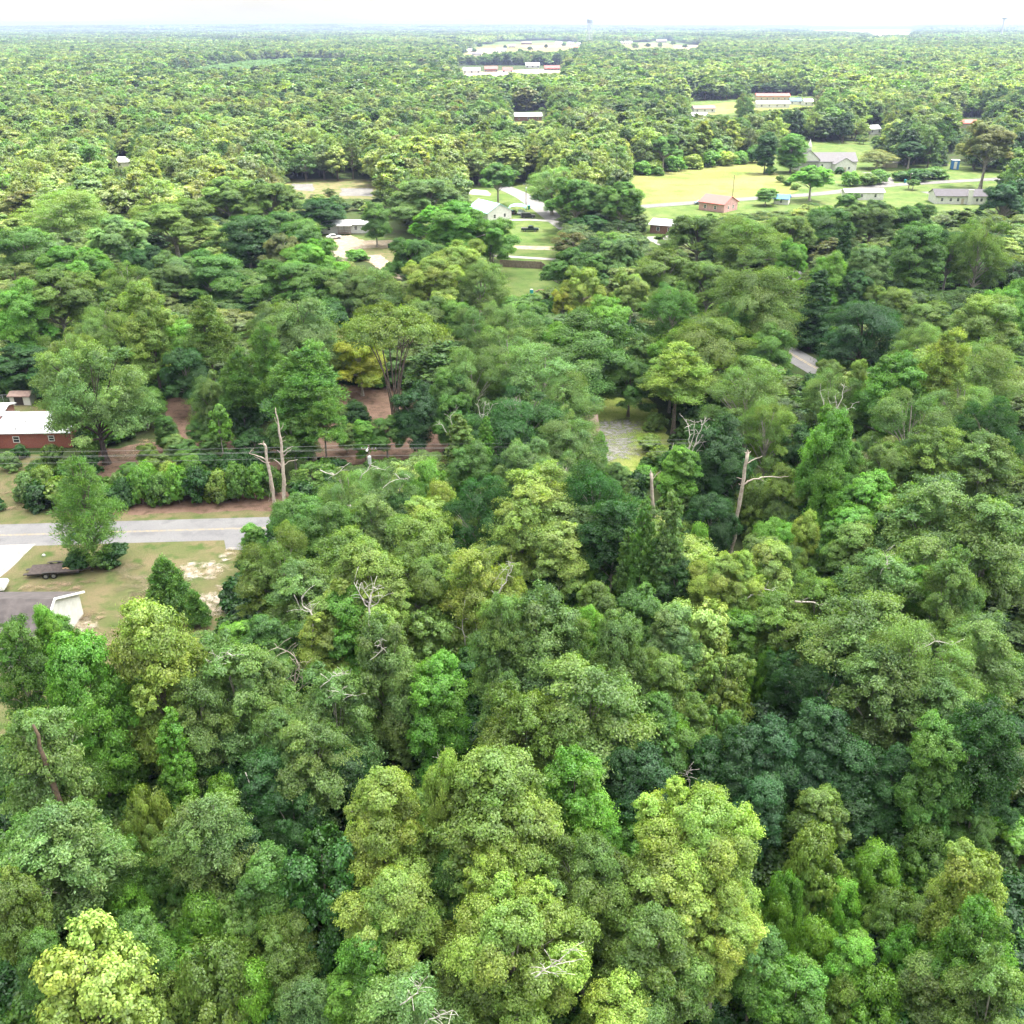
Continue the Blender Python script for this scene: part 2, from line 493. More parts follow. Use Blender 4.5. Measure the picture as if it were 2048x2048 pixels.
# a low cloud up-sun of the near woods: it shades them and leaves the far country in the sun
def build_cloud(cx, cy0, z, w, d, n, seed):
    r = np.random.default_rng(seed)
    bm = bmesh.new()
    for i in range(n):
        a = r.uniform(0, 6.283); q = math.sqrt(r.random())
        R0 = r.uniform(.16, .30) * w * (1.1 - .5 * q)
        M = Matrix.Translation((cx + q * w * .5 * math.cos(a), cy0 + q * d * .5 * math.sin(a), z + R0 * .25)) @ Matrix.Diagonal((R0, R0, R0 * .42, 1))
        bmesh.ops.create_icosphere(bm, subdivisions=3, radius=1.0, matrix=M)
    for v in bm.verts:
        p = v.co / 45.0
        v.co += v.normal * (6 * math.sin(p.x * 2.1 + p.y) + 5 * math.sin(p.y * 3.3 + p.z * 2) + 4 * math.sin(p.x * 5.1 - p.z * 3))
    me = bpy.data.meshes.new("cloud"); bm.to_mesh(me); bm.free()
    me.polygons.foreach_set('use_smooth', np.ones(len(me.polygons), bool))
    m = bpy.data.materials.new("cloud"); m.use_nodes = True
    nt = m.node_tree; nt.nodes.clear()
    o_ = nt.nodes.new('ShaderNodeOutputMaterial'); df = nt.nodes.new('ShaderNodeBsdfDiffuse'); tl = nt.nodes.new('ShaderNodeBsdfTranslucent'); tp = nt.nodes.new('ShaderNodeBsdfTransparent')
    df.inputs[0].default_value = (.9, .9, .9, 1); tl.inputs[0].default_value = (.95, .95, .95, 1)
    a = nt.nodes.new('ShaderNodeMixShader'); a.inputs[0].default_value = .75
    b = nt.nodes.new('ShaderNodeMixShader'); b.inputs[0].default_value = .66
    nt.links.new(df.outputs[0], a.inputs[1]); nt.links.new(tl.outputs[0], a.inputs[2])
    nt.links.new(a.outputs[0], b.inputs[1]); nt.links.new(tp.outputs[0], b.inputs[2])
    nt.links.new(b.outputs[0], o_.inputs[0])
    me.materials.append(m)
    o = link(bpy.data.objects.new("cloud", me)); o['kind'] = 'structure'
    return o
_ck = 800.0 / SUN_DIR.z
build_cloud(20 + SUN_DIR.x * _ck, 110 + SUN_DIR.y * _ck, 800.0, 400, 320, 22, 3)

_sheet_z = [0.0]
def sheet(name, pts, m, px=True, wob=0.25, step=1.5, label=None, z=None):
    """a thin ground sheet: polygon corners (photo pixels or metres) with a wavering edge"""
    P = [at(*p)[:2] for p in pts] if px else [np.array(p, float) for p in pts]
    out = []
    seed = len(bpy.data.objects) * 0.37
    n = len(P)
    for i in range(n):
        a, b = P[i], P[(i + 1) % n]
        L = np.linalg.norm(b - a)
        k = max(1, min(60, int(L / step)))
        d = (b - a) / (L + 1e-9)
        nrm = np.array([d[1], -d[0]])
        for j in range(k):
            t = j / k
            w = 0 if j == 0 else wob * vnoise(t * L * 0.9 + i * 13, 1.0, seed)
            out.append(a + (b - a) * t + nrm * w)
    if z is None:
        _sheet_z[0] += 0.004
        z = _sheet_z[0]
    bm = bmesh.new()
    vs_ = [bm.verts.new((p[0], p[1], z)) for p in out]
    bm.faces.new(vs_)
    bmesh.ops.triangulate(bm, faces=bm.faces)
    bmesh.ops.recalc_face_normals(bm, faces=bm.faces)
    me = bpy.data.meshes.new(name)
    bm.to_mesh(me); bm.free()
    if me.polygons and me.polygons[0].normal.z < 0: me.flip_normals()
    me.materials.append(m)
    o = link(bpy.data.objects.new(name, me))
    o['kind'] = 'structure'
    return o

def strip(name, pts, width, m, z=None, wob=0.0):
    """a band of constant width along a polyline in metres"""
    pts = np.array(pts, float)
    # resample with smooth corners
    q = [pts[0]]
    for i in range(len(pts) - 1):
        for t in np.linspace(0, 1, 9)[1:]:
            p0 = pts[max(i - 1, 0)]; p1 = pts[i]; p2 = pts[i + 1]; p3 = pts[min(i + 2, len(pts) - 1)]
            q.append(0.5 * ((2 * p1) + (p2 - p0) * t + (2 * p0 - 5 * p1 + 4 * p2 - p3) * t * t + (3 * p1 - p0 - 3 * p2 + p3) * t ** 3))
    q = np.array(q)
    tan = np.gradient(q, axis=0); tan /= np.linalg.norm(tan, axis=1, keepdims=True)
    nr = np.stack([-tan[:, 1], tan[:, 0]], 1)
    if z is None:
        _sheet_z[0] += 0.004
        z = _sheet_z[0]
    w = np.array([width / 2 + wob * vnoise(i * 0.9, 1, width) for i in range(len(q))])[:, None]
    a = q + nr * w; b = q - nr * w
    v = np.concatenate([np.c_[a, np.full(len(a), z)], np.c_[b, np.full(len(b), z)]])
    n = len(q)
    i = np.arange(n - 1)
    f = np.stack([i + n, i + n + 1, i + 1, i], -1)
    o = mesh_obj(name, v, f, m)
    o['kind'] = 'structure'
    return o

# ------------------------------------------------------------------ lawns, roads, bare patches
def patches(name, poly, m, n, r0, r1, seed):
    """one worn area as a fine grid sheet: 'inner' is 1 in the middle of its worn spots and falls to 0 at their rims"""
    r = np.random.default_rng(seed)
    a = np.array([at(*p)[:2] for p in poly]); lo, hi = a.min(0), a.max(0)
    C = []
    while len(C) < n:
        c = r.uniform(lo, hi)
        if in_poly(c[:1], c[1:], a)[0]: C.append((c[0], c[1], r.uniform(r0, r1) * (1.5 if len(C) < n * .2 else 1)))
    C = np.array(C); lo = lo - 2 * r1; hi = hi + 2 * r1
    st = max(.22, (hi - lo).max() / 70)
    xs = np.arange(lo[0], hi[0] + st, st); ys_ = np.arange(lo[1], hi[1] + st, st)
    X, Y = np.meshgrid(xs, ys_)
    d = np.sqrt(((X[..., None] - C[:, 0]) / 1.35) ** 2 + ((Y[..., None] - C[:, 1]) / .9) ** 2) / C[:, 2]
    inner = np.clip(1 - d, 0, 1).max(-1)
    nx = len(xs)
    i = (np.arange(len(ys_) - 1)[:, None] * nx + np.arange(nx - 1)[None, :])
    f = np.stack([i, i + 1, i + nx + 1, i + nx], -1).reshape(-1, 4)
    keep = inner.ravel()[f].max(1) > 0
    o = mesh_obj(name, np.stack([X, Y, np.full_like(X, .14)], -1).reshape(-1, 3), f[keep], m)
    q = o.data.attributes.new('inner', 'FLOAT', 'POINT'); q.data.foreach_set('value', inner.ravel().astype(np.float32))
    o['kind'] = 'structure'
_l0 = at(0, 1071)[:2]; _l1 = at(490, 1057)[:2]
_rd = (_l1 - _l0) / np.linalg.norm(_l1 - _l0)
_rn = np.array([-_rd[1], _rd[0]])
def along(t, off=0.0): return _l0 + _rd * t + _rn * off

sheet("verge", [tuple(along(-40, 3)), tuple(along(70, 3)), tuple(along(70, 6.2)), tuple(along(45, 6.0)), tuple(along(20, 5.6)), tuple(along(8, 7)), tuple(along(-40, 9))], M_LAWN, px=False)
sheet("leaf_litter_bank", [tuple(along(12, 5)), tuple(along(60, 5.2)), tuple(along(60, 11)), tuple(along(12, 11))], M_LITTER, px=False, wob=0.5)
sheet("bare_bank", [(0, 1022), (75, 1020), (92, 985), (60, 975), (0, 990)], M_LAWN, wob=0.4)
patches("bare_bank_soil", [(0, 1020), (80, 1018), (92, 985), (60, 975), (0, 990)], R_DIRT, 15, .6, 1.5, 9)
sheet("lawn", [tuple(along(-30, -3)), tuple(along(36, -3)), (478, 1180), (430, 1290), (300, 1400), (150, 1500), (-150, 1500), (-400, 1200)][2:] + [], M_LAWN) if False else None
_lawn = [tuple(along(-30, -2.5)), tuple(along(33.5, -2.5))] + [tuple(at(*p)[:2]) for p in ((470, 1190), (440, 1300), (330, 1420), (120, 1520), (-200, 1520))] + [(-90.0, 70.0)]
sheet("lawn", _lawn, M_LAWN, px=False)
patches("sand_patch", [(357, 1137), (400, 1122), (440, 1130), (445, 1155), (425, 1172), (412, 1160), (365, 1152)], R_SAND, 15, .5, 1.3, 1)
patches("sand_patch", [(424, 1180), (464, 1170), (468, 1215), (440, 1244), (428, 1234), (410, 1230)], R_SAND, 15, .5, 1.5, 2)
patches("sand_patch", [(426, 1108), (466, 1098), (462, 1122), (440, 1124)], R_SAND, 5, .4, .9, 3)
patches("sand_patch", [(152, 1248), (175, 1228), (184, 1250), (165, 1285), (150, 1278)], R_SAND, 7, .4, 1.0, 4)
patches("dirt_patch", [(170, 1230), (262, 1200), (300, 1190), (290, 1260), (235, 1330), (180, 1330)], R_DIRT, 20, .6, 1.6, 5)
patches("dirt_patch", [(40, 1170), (130, 1160), (180, 1165), (150, 1185), (60, 1190)], R_DIRT, 8, .5, 1.0, 6)
patches("dirt_patch", [(230, 1130), (300, 1125), (380, 1190), (330, 1215), (260, 1190)], R_TURF, 20, .8, 2.0, 7)
strip("road", [along(-60), along(0), along(35), along(52), along(60)], 6.2, M_ASPHALT)
sheet("road_apron", [(448, 1078), (500, 1078), (512, 1102), (452, 1099)], M_ASPHALT, wob=0.1)
for off in (-0.1, 0.14):
    strip("road_marking", [along(-60, off), along(0, off), along(35, off), along(52, off)], 0.1, M_PAINT_Y)
sheet("driveway", [(-30, 1092), (72, 1088), (35, 1125), (0, 1155), (-120, 1200)], M_CONCRETE, wob=0.1)

sheet("yard_grass", [(-60, 905), (120, 912), (150, 960), (60, 1010), (-60, 1020)], M_LAWN)
sheet("yard_grass", [(-60, 815), (70, 808), (110, 830), (60, 850), (-60, 850)], M_LAWN)
sheet("yard_litter", [(190, 905), (330, 880), (330, 800), (400, 790), (420, 850), (560, 900), (700, 930), (900, 930), (905, 880), (820, 780), (650, 765), (640, 800), (560, 940), (330, 990), (190, 960)], M_LITTER, wob=1.0)
patches("yard_path", [(215, 925), (270, 890), (330, 868), (325, 890), (260, 922)], R_DIRT, 14, .6, 1.3, 8)
sheet("clearing_grass", [(1170, 800), (1235, 770), (1300, 800), (1335, 860), (1340, 925), (1330, 965), (1215, 960), (1185, 850)], M_CLEAR, wob=1.0)
patches("gravel_track", [(1205, 848), (1262, 838), (1258, 862), (1246, 885), (1248, 905), (1216, 925), (1216, 890)], R_GRAVEL, 40, 1.5, 2.6, 11)

_q0 = at(1594, 715)[:2]; _q1 = at(1634, 738)[:2]
_qd = (_q1 - _q0) / np.linalg.norm(_q1 - _q0)
_qn = np.array([-_qd[1], _qd[0]])
strip("side_road", [_q0 - _qd * 40, _q0, _q1, _q1 + _qd * 40], 5.8, M_ASPHALT)
for off in (-0.2, 0.2):
    strip("side_road_marking", [_q0 - _qd * 40 + _qn * off, _q0 + _qn * off, _q1 + _qn * off, _q1 + _qd * 40 + _qn * off], 0.2, M_PAINT_Y)

# settlement in the middle distance
sheet("settlement_grass", [(900, 372), (1090, 360), (1150, 420), (1230, 420), (1262, 345), (1510, 318), (1600, 276), (1750, 285), (1770, 335), (1900, 325), (1960, 335), (2080, 340), (2080, 380), (2010, 425), (1850, 475), (1600, 435), (1400, 500), (1280, 505), (1135, 610), (985, 615), (920, 450)], M_GRASS, wob=1.5, step=5)
sheet("lot_grass", [(560, 358), (760, 358), (765, 400), (560, 396)], M_LAWN, wob=2, step=5)
sheet("far_grass", [(890, 122), (950, 84), (1100, 74), (1340, 76), (1430, 88), (1420, 112), (1300, 118), (1000, 128)], M_GRASS, wob=12, step=40)
sheet("clearing_ground", [(1375, 205), (1460, 196), (1650, 190), (1650, 226), (1480, 234), (1380, 242)], M_GRASS, wob=4, step=12)
sheet("grass_plot", [(990, 425), (1130, 425), (1135, 600), (990, 610)], M_GRASS, wob=1.0, step=3)
sheet("grass_plot", [(700, 470), (800, 478), (800, 490), (720, 490)], M_GRASS, wob=0.6)
sheet("worn_yard", [(690, 494), (800, 490), (810, 545), (770, 540), (720, 520)], M_LAWN, wob=0.8)
sheet("sand_drive", [(660, 473), (702, 471), (730, 482), (810, 480), (810, 495), (720, 498), (692, 508), (704, 526), (680, 522), (660, 500)], M_SAND, wob=0.8)
sheet("sand_yard", [(730, 512), (762, 510), (790, 535), (806, 560), (790, 556), (745, 530)], M_SAND, wob=0.6)
sheet("bare_lot", [(585, 368), (625, 368), (625, 383), (585, 380)], M_STREET, wob=1, step=4)
sheet("bare_lot", [(680, 377), (745, 377), (745, 393), (680, 392)], M_STREET, wob=1, step=4)
sheet("bare_lot", [(930, 378), (975, 382), (980, 392), (930, 388)], M_CONCRETE, wob=1, step=4)
strip("cross_street", [at(1000, 372)[:2], at(1045, 392)[:2], at(1075, 412)[:2], at(1120, 445)[:2], at(1200, 500)[:2]], 7.0, M_ASPHALT)
strip("house_drive", [at(985, 442)[:2], at(1060, 440)[:2], at(1120, 444)[:2]], 3.2, M_CONCRETE)
strip("house_drive", [at(985, 494)[:2], at(1120, 498)[:2]], 5.0, M_SAND)
strip("house_drive", [at(985, 512)[:2], at(1115, 520)[:2]], 2.4, M_CONCRETE)
sheet("meadow", [(1240, 408), (1268, 350), (1330, 345), (1400, 336), (1470, 328), (1510, 322), (1545, 340), (1600, 375), (1575, 398), (1400, 400), (1270, 414)], M_MEADOW, wob=2.0, step=5)
sheet("church_lawn", [(1545, 340), (1600, 345), (1720, 352), (1790, 330), (1900, 340), (1900, 360), (1740, 372), (1600, 382)], M_GRASS, wob=1.5, step=5)
sheet("green_lot", [(1280, 418), (1600, 398), (1700, 390), (1860, 378), (1920, 420), (1850, 470), (1600, 470), (1300, 480)], M_GRASS, wob=2, step=5)
strip("main_street", [at(1180, 422)[:2], at(1320, 411)[:2], at(1500, 398)[:2], at(1640, 388)[:2], at(1770, 372)[:2], at(1860, 366)[:2], at(2040, 356)[:2]], 6.5, M_STREET)
strip("church_drive", [at(1770, 372)[:2], at(1765, 356)[:2], at(1740, 345)[:2]], 7.0, M_STREET)
strip("white_house_drive", [at(1850, 384)[:2], at(1900, 398)[:2]], 4.0, M_STREET)
sheet("brick_house_pad", [(1285, 475), (1340, 472), (1385, 470), (1375, 490), (1320, 492)], M_CONCRETE, wob=0.5)
sheet("clay_lot", [(1850, 520), (1950, 515), (1960, 535), (1850, 540)], mat("red_clay", (0.55, 0.22, 0.13), 0.95, None, 0.3, (0.65, 0.4, 0.3)), wob=1.0)
# open land far off
sheet("far_meadow", [(905, 118), (960, 92), (1100, 86), (1320, 86), (1400, 94), (1400, 107), (1300, 114), (1150, 118), (1000, 124)], M_FARFIELD, wob=12, step=40)
sheet("far_bare_ground", [(1040, 92), (1180, 88), (1190, 91), (1060, 97)], M_DIRT, wob=8, step=30)
sheet("far_bare_ground", [(930, 100), (985, 96), (1000, 106), (940, 109)], M_SAND, wob=8, step=30)
sheet("far_sand_lot", [(905, 146), (1080, 138), (1130, 142), (1110, 152), (930, 156)], M_SAND, wob=8, step=30)
sheet("far_clay_field", [(1345, 92), (1410, 89), (1415, 97), (1350, 101)], M_DIRT, wob=8, step=30)
sheet("far_pale_field", [(1625, 60), (1815, 58.5), (1815, 62), (1740, 68), (1640, 66)], M_SAND, wob=30, step=150)
sheet("far_pale_field", [(1730, 68), (1840, 63.5), (1860, 66), (1810, 74), (1750, 77)], M_SAND, wob=20, step=100)
sheet("house_clearing", [(1385, 215), (1460, 205), (1640, 200), (1640, 222), (1480, 226), (1390, 232)], M_MEADOW, wob=4, step=12)
sheet("house_clearing", [(960, 250), (1100, 240), (1110, 252), (990, 262)], M_MEADOW, wob=3, step=12)
sheet("house_clearing", [(200, 335), (300, 330), (300, 348), (200, 352)], M_MEADOW, wob=3, step=12)

# places in the photo kept open to view (picture coordinates): nothing tall is planted in front of them
OPEN = [
    [(-50, 1012), (120, 1030), (270, 1030), (520, 1020), (500, 1085), (478, 1110), (475, 1200), (435, 1250), (390, 1240), (330, 1210), (250, 1320), (205, 1345), (165, 1260), (-50, 1215)],
    [(-50, 790), (150, 790), (152, 900), (150, 955), (-50, 960)],
    [(280, 880), (330, 800), (395, 800), (400, 850), (330, 940), (215, 950)],
    [(650, 770), (770, 770), (770, 850), (720, 910), (905, 885), (900, 925), (600, 930)],
    [(1175, 800), (1240, 780), (1320, 800), (1340, 840), (1320, 905), (1215, 925), (1195, 870)],
    [(1090, 855), (1215, 850), (1210, 890), (1100, 890)],
    [(1592, 700), (1640, 712), (1636, 745), (1592, 742)],
    [(645, 435), (730, 435), (815, 480), (812, 560), (750, 545), (665, 500)],
    [(1000, 400), (1110, 402), (1112, 590), (1000, 590), (990, 470)],
    [(945, 405), (1000, 405), (990, 445), (945, 445)],
    [(1265, 350), (1545, 320), (1600, 380), (1580, 420), (1460, 425), (1280, 420)],
    [(1300, 430), (1385, 430), (1385, 490), (1300, 490)],
    [(1405, 390), (1475, 390), (1475, 422), (1405, 422)],
    [(1605, 285), (1725, 300), (1760, 360), (1870, 350), (1990, 370), (1990, 415), (1700, 420), (1600, 385)],
    [(1555, 395), (1590, 395), (1590, 410), (1555, 410)],
    [(1895, 305), (1925, 305), (1925, 340), (1895, 340)],
    [(1560, 560), (1592, 560), (1592, 582), (1560, 582)],
    [(925, 108), (960, 90), (1030, 84), (1080, 88), (1150, 85), (1160, 94), (1110, 104), (1060, 102), (990, 106), (950, 112)], [(1240, 90), (1330, 84), (1395, 94), (1375, 99), (1300, 95), (1262, 100)],
    [(915, 130), (1125, 128), (1120, 145), (930, 148)],
    [(1380, 195), (1470, 200), (1470, 232), (1380, 232)],
    [(1505, 185), (1625, 192), (1625, 216), (1505, 218)],
    [(1025, 222), (1090, 222), (1090, 242), (1025, 244)],
    [(1915, 236), (1960, 236), (1960, 256), (1915, 256)],
    [(235, 318), (262, 318), (262, 328), (235, 328)],
    [(1620, 52), (1830, 52), (1830, 66), (1620, 64)],
    [(1735, 62), (1820, 60), (1815, 72), (1750, 74)],
    [(580, 366), (630, 366), (630, 382), (580, 382)],
    [(680, 374), (745, 374), (745, 392), (680, 392)],
    [(1735, 255), (1760, 255), (1760, 268), (1735, 268)],
    [(522, 850), (548, 880), (560, 1010), (545, 1010), (520, 930)], [(548, 815), (560, 815), (580, 1012), (562, 1012)],
    [(1484, 900), (1570, 905), (1570, 965), (1500, 965), (1475, 1120), (1452, 1120)],
    [(1294, 942), (1318, 942), (1316, 990), (1300, 990)],
]
# ground polygons (picture coordinates on the ground) where no tree stands at all
NO_TREE = [
    [(-400, 1020), (520, 1020), (520, 1085), (478, 1110), (475, 1200), (440, 1290), (320, 1380), (120, 1500), (-400, 1500)],
    [(-400, 800), (150, 800), (160, 1010), (-400, 1020)],
    [(190, 905), (330, 880), (330, 800), (400, 790), (420, 850), (600, 920), (650, 765), (820, 780), (905, 880), (900, 930), (560, 945), (330, 990), (190, 960)],
    [(1090, 860), (1170, 800), (1235, 770), (1300, 800), (1335, 860), (1330, 920), (1210, 925), (1100, 905)],
    [(1600, 690), (1660, 735), (1700, 775), (1640, 790), (1570, 720), (1560, 690)],
    [(650, 430), (810, 440), (812, 562), (740, 545), (660, 510)],
    [(920, 375), (1080, 365), (1135, 425), (1135, 600), (990, 610), (930, 450)],
    [(1220, 425), (1268, 350), (1510, 322), (1600, 280), (1740, 290), (1760, 340), (2060, 345), (2060, 370), (1990, 375), (2000, 420), (1850, 470), (1700, 425), (1600, 425), (1400, 430), (1390, 495), (1290, 500), (1280, 440)],
    [(575, 362), (750, 362), (750, 395), (575, 390)],
    [(905, 114), (950, 100), (985, 84), (1100, 80), (1165, 85), (1172, 100), (1120, 112), (1050, 108), (1000, 121)], [(1228, 88), (1330, 81), (1420, 91), (1400, 103), (1320, 97), (1262, 108)],
    [(905, 140), (1080, 132), (1130, 138), (1120, 154), (930, 158)],
    [(1620, 58), (1830, 56), (1860, 66), (1810, 76), (1640, 68)],
    [(1385, 205), (1460, 200), (1640, 195), (1640, 222), (1480, 230), (1390, 238)],
    [(1020, 240), (1095, 236), (1100, 252), (1020, 256)],
    [(215, 332), (285, 328), (285, 350), (215, 352)],
    [(1900, 250), (1965, 245), (1965, 262), (1900, 265)], [(1560, 570), (1600, 570), (1600, 600), (1560, 600)],
    [(1730, 265), (1765, 262), (1765, 275), (1730, 278)], [(1885, 330), (1935, 325), (1935, 345), (1885, 348)],
]
NO_TREE_W = [[tuple(at(*p)[:2]) for p in poly] for poly in NO_TREE]
def blocked_ground(x, y):
    x = np.asarray(x, float); y = np.asarray(y, float)
    r = np.zeros(x.shape, bool)
    for poly in NO_TREE_W: r |= in_poly(x, y, poly)
    return r
# sample points of the open views, with their ground distance
OPEN_SETS = []
for poly in OPEN:
    a = np.array(poly, float); lo = a.min(0); hi = a.max(0)
    st = 4.0 if hi[1] < 150 else (8.0 if hi[1] < 450 else max(6.0, (hi - lo).max() / 14))
    gx, gy = np.meshgrid(np.arange(lo[0], hi[0] + 1, st), np.arange(lo[1], hi[1] + 1, st / 1.5))
    k = in_poly(gx.ravel(), gy.ravel(), poly)
    pts = np.concatenate([np.c_[gx.ravel()[k], gy.ravel()[k]], a])
    d_ = ROT @ np.stack([(pts[:, 0] - 1024) / FPX, (1024 - pts[:, 1]) / FPX, -np.ones(len(pts))])
    yy = np.where(d_[2] < -1e-4, -CAM_H * d_[1] / np.minimum(d_[2], -1e-4), 1e5)
    OPEN_SETS.append((pts, yy, lo, hi))
def hides_view(x, y, h, r):
    """True where a tree at x,y of height h, crown radius r would stand in front of an open view"""
    x, y, h, r = (np.atleast_1d(np.asarray(a, float)) for a in (x, y, h, r))
    out = np.zeros(x.shape, bool)
    u0, vb, dep = proj(np.stack([x, y, np.full_like(x, 0.0)], 1))
    _, vt, _ = proj(np.stack([x, y, h], 1))
    ru = np.maximum(r / dep * FPX * 0.95, 2.0)
    for pts, yy, lo, hi in OPEN_SETS:
        c = np.where(~out & (u0 + ru > lo[0]) & (u0 - ru < hi[0]) & (vb > lo[1]) & (vt < hi[1]) & (y < yy.max()))[0]
        for b in range(0, len(c), 400):
            s = c[b:b + 400]
            du = np.abs(pts[None, :, 0] - u0[s, None]) / ru[s, None]
            tt = (pts[None, :, 1] - vt[s, None]) / np.maximum(vb[s, None] - vt[s, None], 0.5)
            hit = (du < 1) & (tt > -0.02) & (tt < 1.0) & (yy[None, :] > y[s, None] + 1.0) & (du < 0.35 + 1.4 * np.clip(tt, 0, 1))
            out[s] = hit.any(1)
    return out

# ------------------------------------------------------------------ trees: shapes
def unit(n, r):
    d = r.normal(size=(n, 3)); d /= np.linalg.norm(d, axis=1, keepdims=True) + 1e-9
    return d
def leaf_cards(P, N, A, L, W, r):
    """rhombic leaf sprigs: centre P, face normal N, long axis near A"""
    N = N / (np.linalg.norm(N, axis=1, keepdims=True) + 1e-9)
    A = A - N * (A * N).sum(1, keepdims=True)
    A = A / (np.linalg.norm(A, axis=1, keepdims=True) + 1e-9)
    B = np.cross(N, A)
    L = L[:, None]; W = W[:, None]
    k = (r.random((len(P), 1)) - 0.5) * 0.3
    bend = N * L * 0.12
    v = np.stack([P - A * L * .5 - bend, P + B * W * .5 + A * L * k * .5, P + A * L * .5 - bend, P - B * W * .5 + A * L * k * .5], 1).reshape(-1, 3)
    f = np.arange(len(P) * 4).reshape(-1, 4)
    return v, f

def lobes_round(r, R0, zb, zt, n, prof, rr=(0.34, 0.46), flat=0.85, inner=0.62):
    out = []
    for i in range(n):
        t = (i + 0.5) / n
        z = zb + (zt - zb) * (0.12 + 0.80 * t)
        Rp = R0 * prof(0.12 + 0.80 * t)
        th = i * 2.39996 + r.uniform(-.4, .4)
        lr = R0 * r.uniform(rr[0] * .8, rr[1] * 1.1) * (0.75 + 0.35 * prof(t))
        rad = max(0.0, Rp - lr * 0.7) * r.uniform(0.6, 1.22)
        z += r.uniform(-.05, .05) * (zt - zb)
        out.append((rad * math.cos(th), rad * math.sin(th), z - lr * flat * 0.5, lr, lr * flat))
    return out

def crown(r, lobes, n, L, W, cf=0.33, clumps=26, up=0.45, jit=0.7, streak=0.0, droop=0.0, core=0.12, skirt=-0.55, needle=False):
    """lobes of leaf clumps; most of the leaves sit in clumps on the lobes' skins, some fill the inside"""
    lobes = np.array(lobes, float)
    w = lobes[:, 3] ** 2; w /= w.sum()
    P, N, A, LV, S = [], [], [], [], []
    tips = []
    for i, (cx, cy_, cz, lr, lz) in enumerate(lobes):
        m = max(6, int(clumps * (lr / lobes[:, 3].mean()) ** 1.3))
        d = unit(m * 2, r)
        d = d[d[:, 2] > skirt][:m]
        d[:, 2] += 0.12
        d /= np.linalg.norm(d, axis=1, keepdims=True)
        c = np.array([cx, cy_, cz]) + d * np.array([lr, lr, lz]) * r.uniform(0.78, 1.02, (len(d), 1))
        # drop clumps buried in other lobes
        keep = np.ones(len(c), bool)
        for j, o in enumerate(lobes):
            if j == i: continue
            q = (c - o[:3]) / np.array([o[3], o[3], o[4]])
            keep &= (q ** 2).sum(1) > 0.55
        c = c[keep]; d = d[keep]
        if len(c) == 0: continue
        k = max(4, int(n * w[i] / len(c)))
        rc = cf * lr
        lb_ = r.uniform(.78, 1.2); lh = r.uniform(.90, 1.10)
        for cc, dd in zip(c, d):
            rcc = rc * r.uniform(0.7, 1.35)
            kk = max(3, int(k * (rcc / rc) ** 2))
            q = unit(kk, r) * (r.random((kk, 1)) ** 0.42)
            fz = r.random(kk) < 0.16
            q[fz] *= r.uniform(1.0, 1.75, (fz.sum(), 1))
            if streak > 0:
                ax = np.array([cc[0], cc[1], 0.0]); ax /= np.linalg.norm(ax) + 1e-6
                ax = ax + np.array([0, 0, -droop + r.uniform(-.2, .4)]); ax /= np.linalg.norm(ax)
                q = q * 0.72 + ax * (q @ ax)[:, None] * streak
            p = cc + q * np.array([rcc, rcc, rcc * 0.72])
            nn = q * 0.6 + dd * 0.4 + np.array([cc[0], cc[1], 0]) / (abs(cc[0]) + abs(cc[1]) + 1.0) * 0.3 + np.array([0, 0, up]) + r.normal(size=(kk, 3)) * jit * 0.55
            aa = r.normal(size=(kk, 3)) * (1 - 0.5 * min(streak, 1))
            if streak > 0: aa = aa + ax * streak * 1.2
            if needle:
                aa = q + dd * 0.5 + np.array([0, 0, 0.5]) + r.normal(size=(kk, 3)) * 0.25
                nn = r.normal(size=(kk, 3)) + np.array([0, 0, 0.4])
            b = lb_ * r.uniform(0.85, 1.17)
            hue = lh * r.uniform(0.96, 1.05)
            l = b * r.uniform(0.7, 1.35, kk)
            P.append(p); N.append(nn); A.append(aa)
            LV.append(np.stack([l * hue * r.uniform(.93, 1.08, kk), l, l / hue * r.uniform(.9, 1.1, kk)], 1))
            S.append(r.uniform(0.7, 1.3, kk))
            tips.append((i, cc))
        kc = int(n * w[i] * core)
        q = unit(kc, r) * (r.random((kc, 1)) ** 0.6) * 0.72
        P.append(np.array([cx, cy_, cz]) + q * np.array([lr, lr, lz])); N.append(q + r.normal(size=(kc, 3)) * 0.8); A.append(r.normal(size=(kc, 3)))
        l = r.uniform(0.8, 1.1, kc)
        LV.append(np.stack([l, l, l], 1)); S.append(r.uniform(1.5, 2.6, kc))
    P = np.concatenate(P); N = np.concatenate(N); A = np.concatenate(A); LV = np.concatenate(LV); S = np.concatenate(S)
    v, f = leaf_cards(P, N, A, L * S, W * S, r)
    return v, f, LV, tips

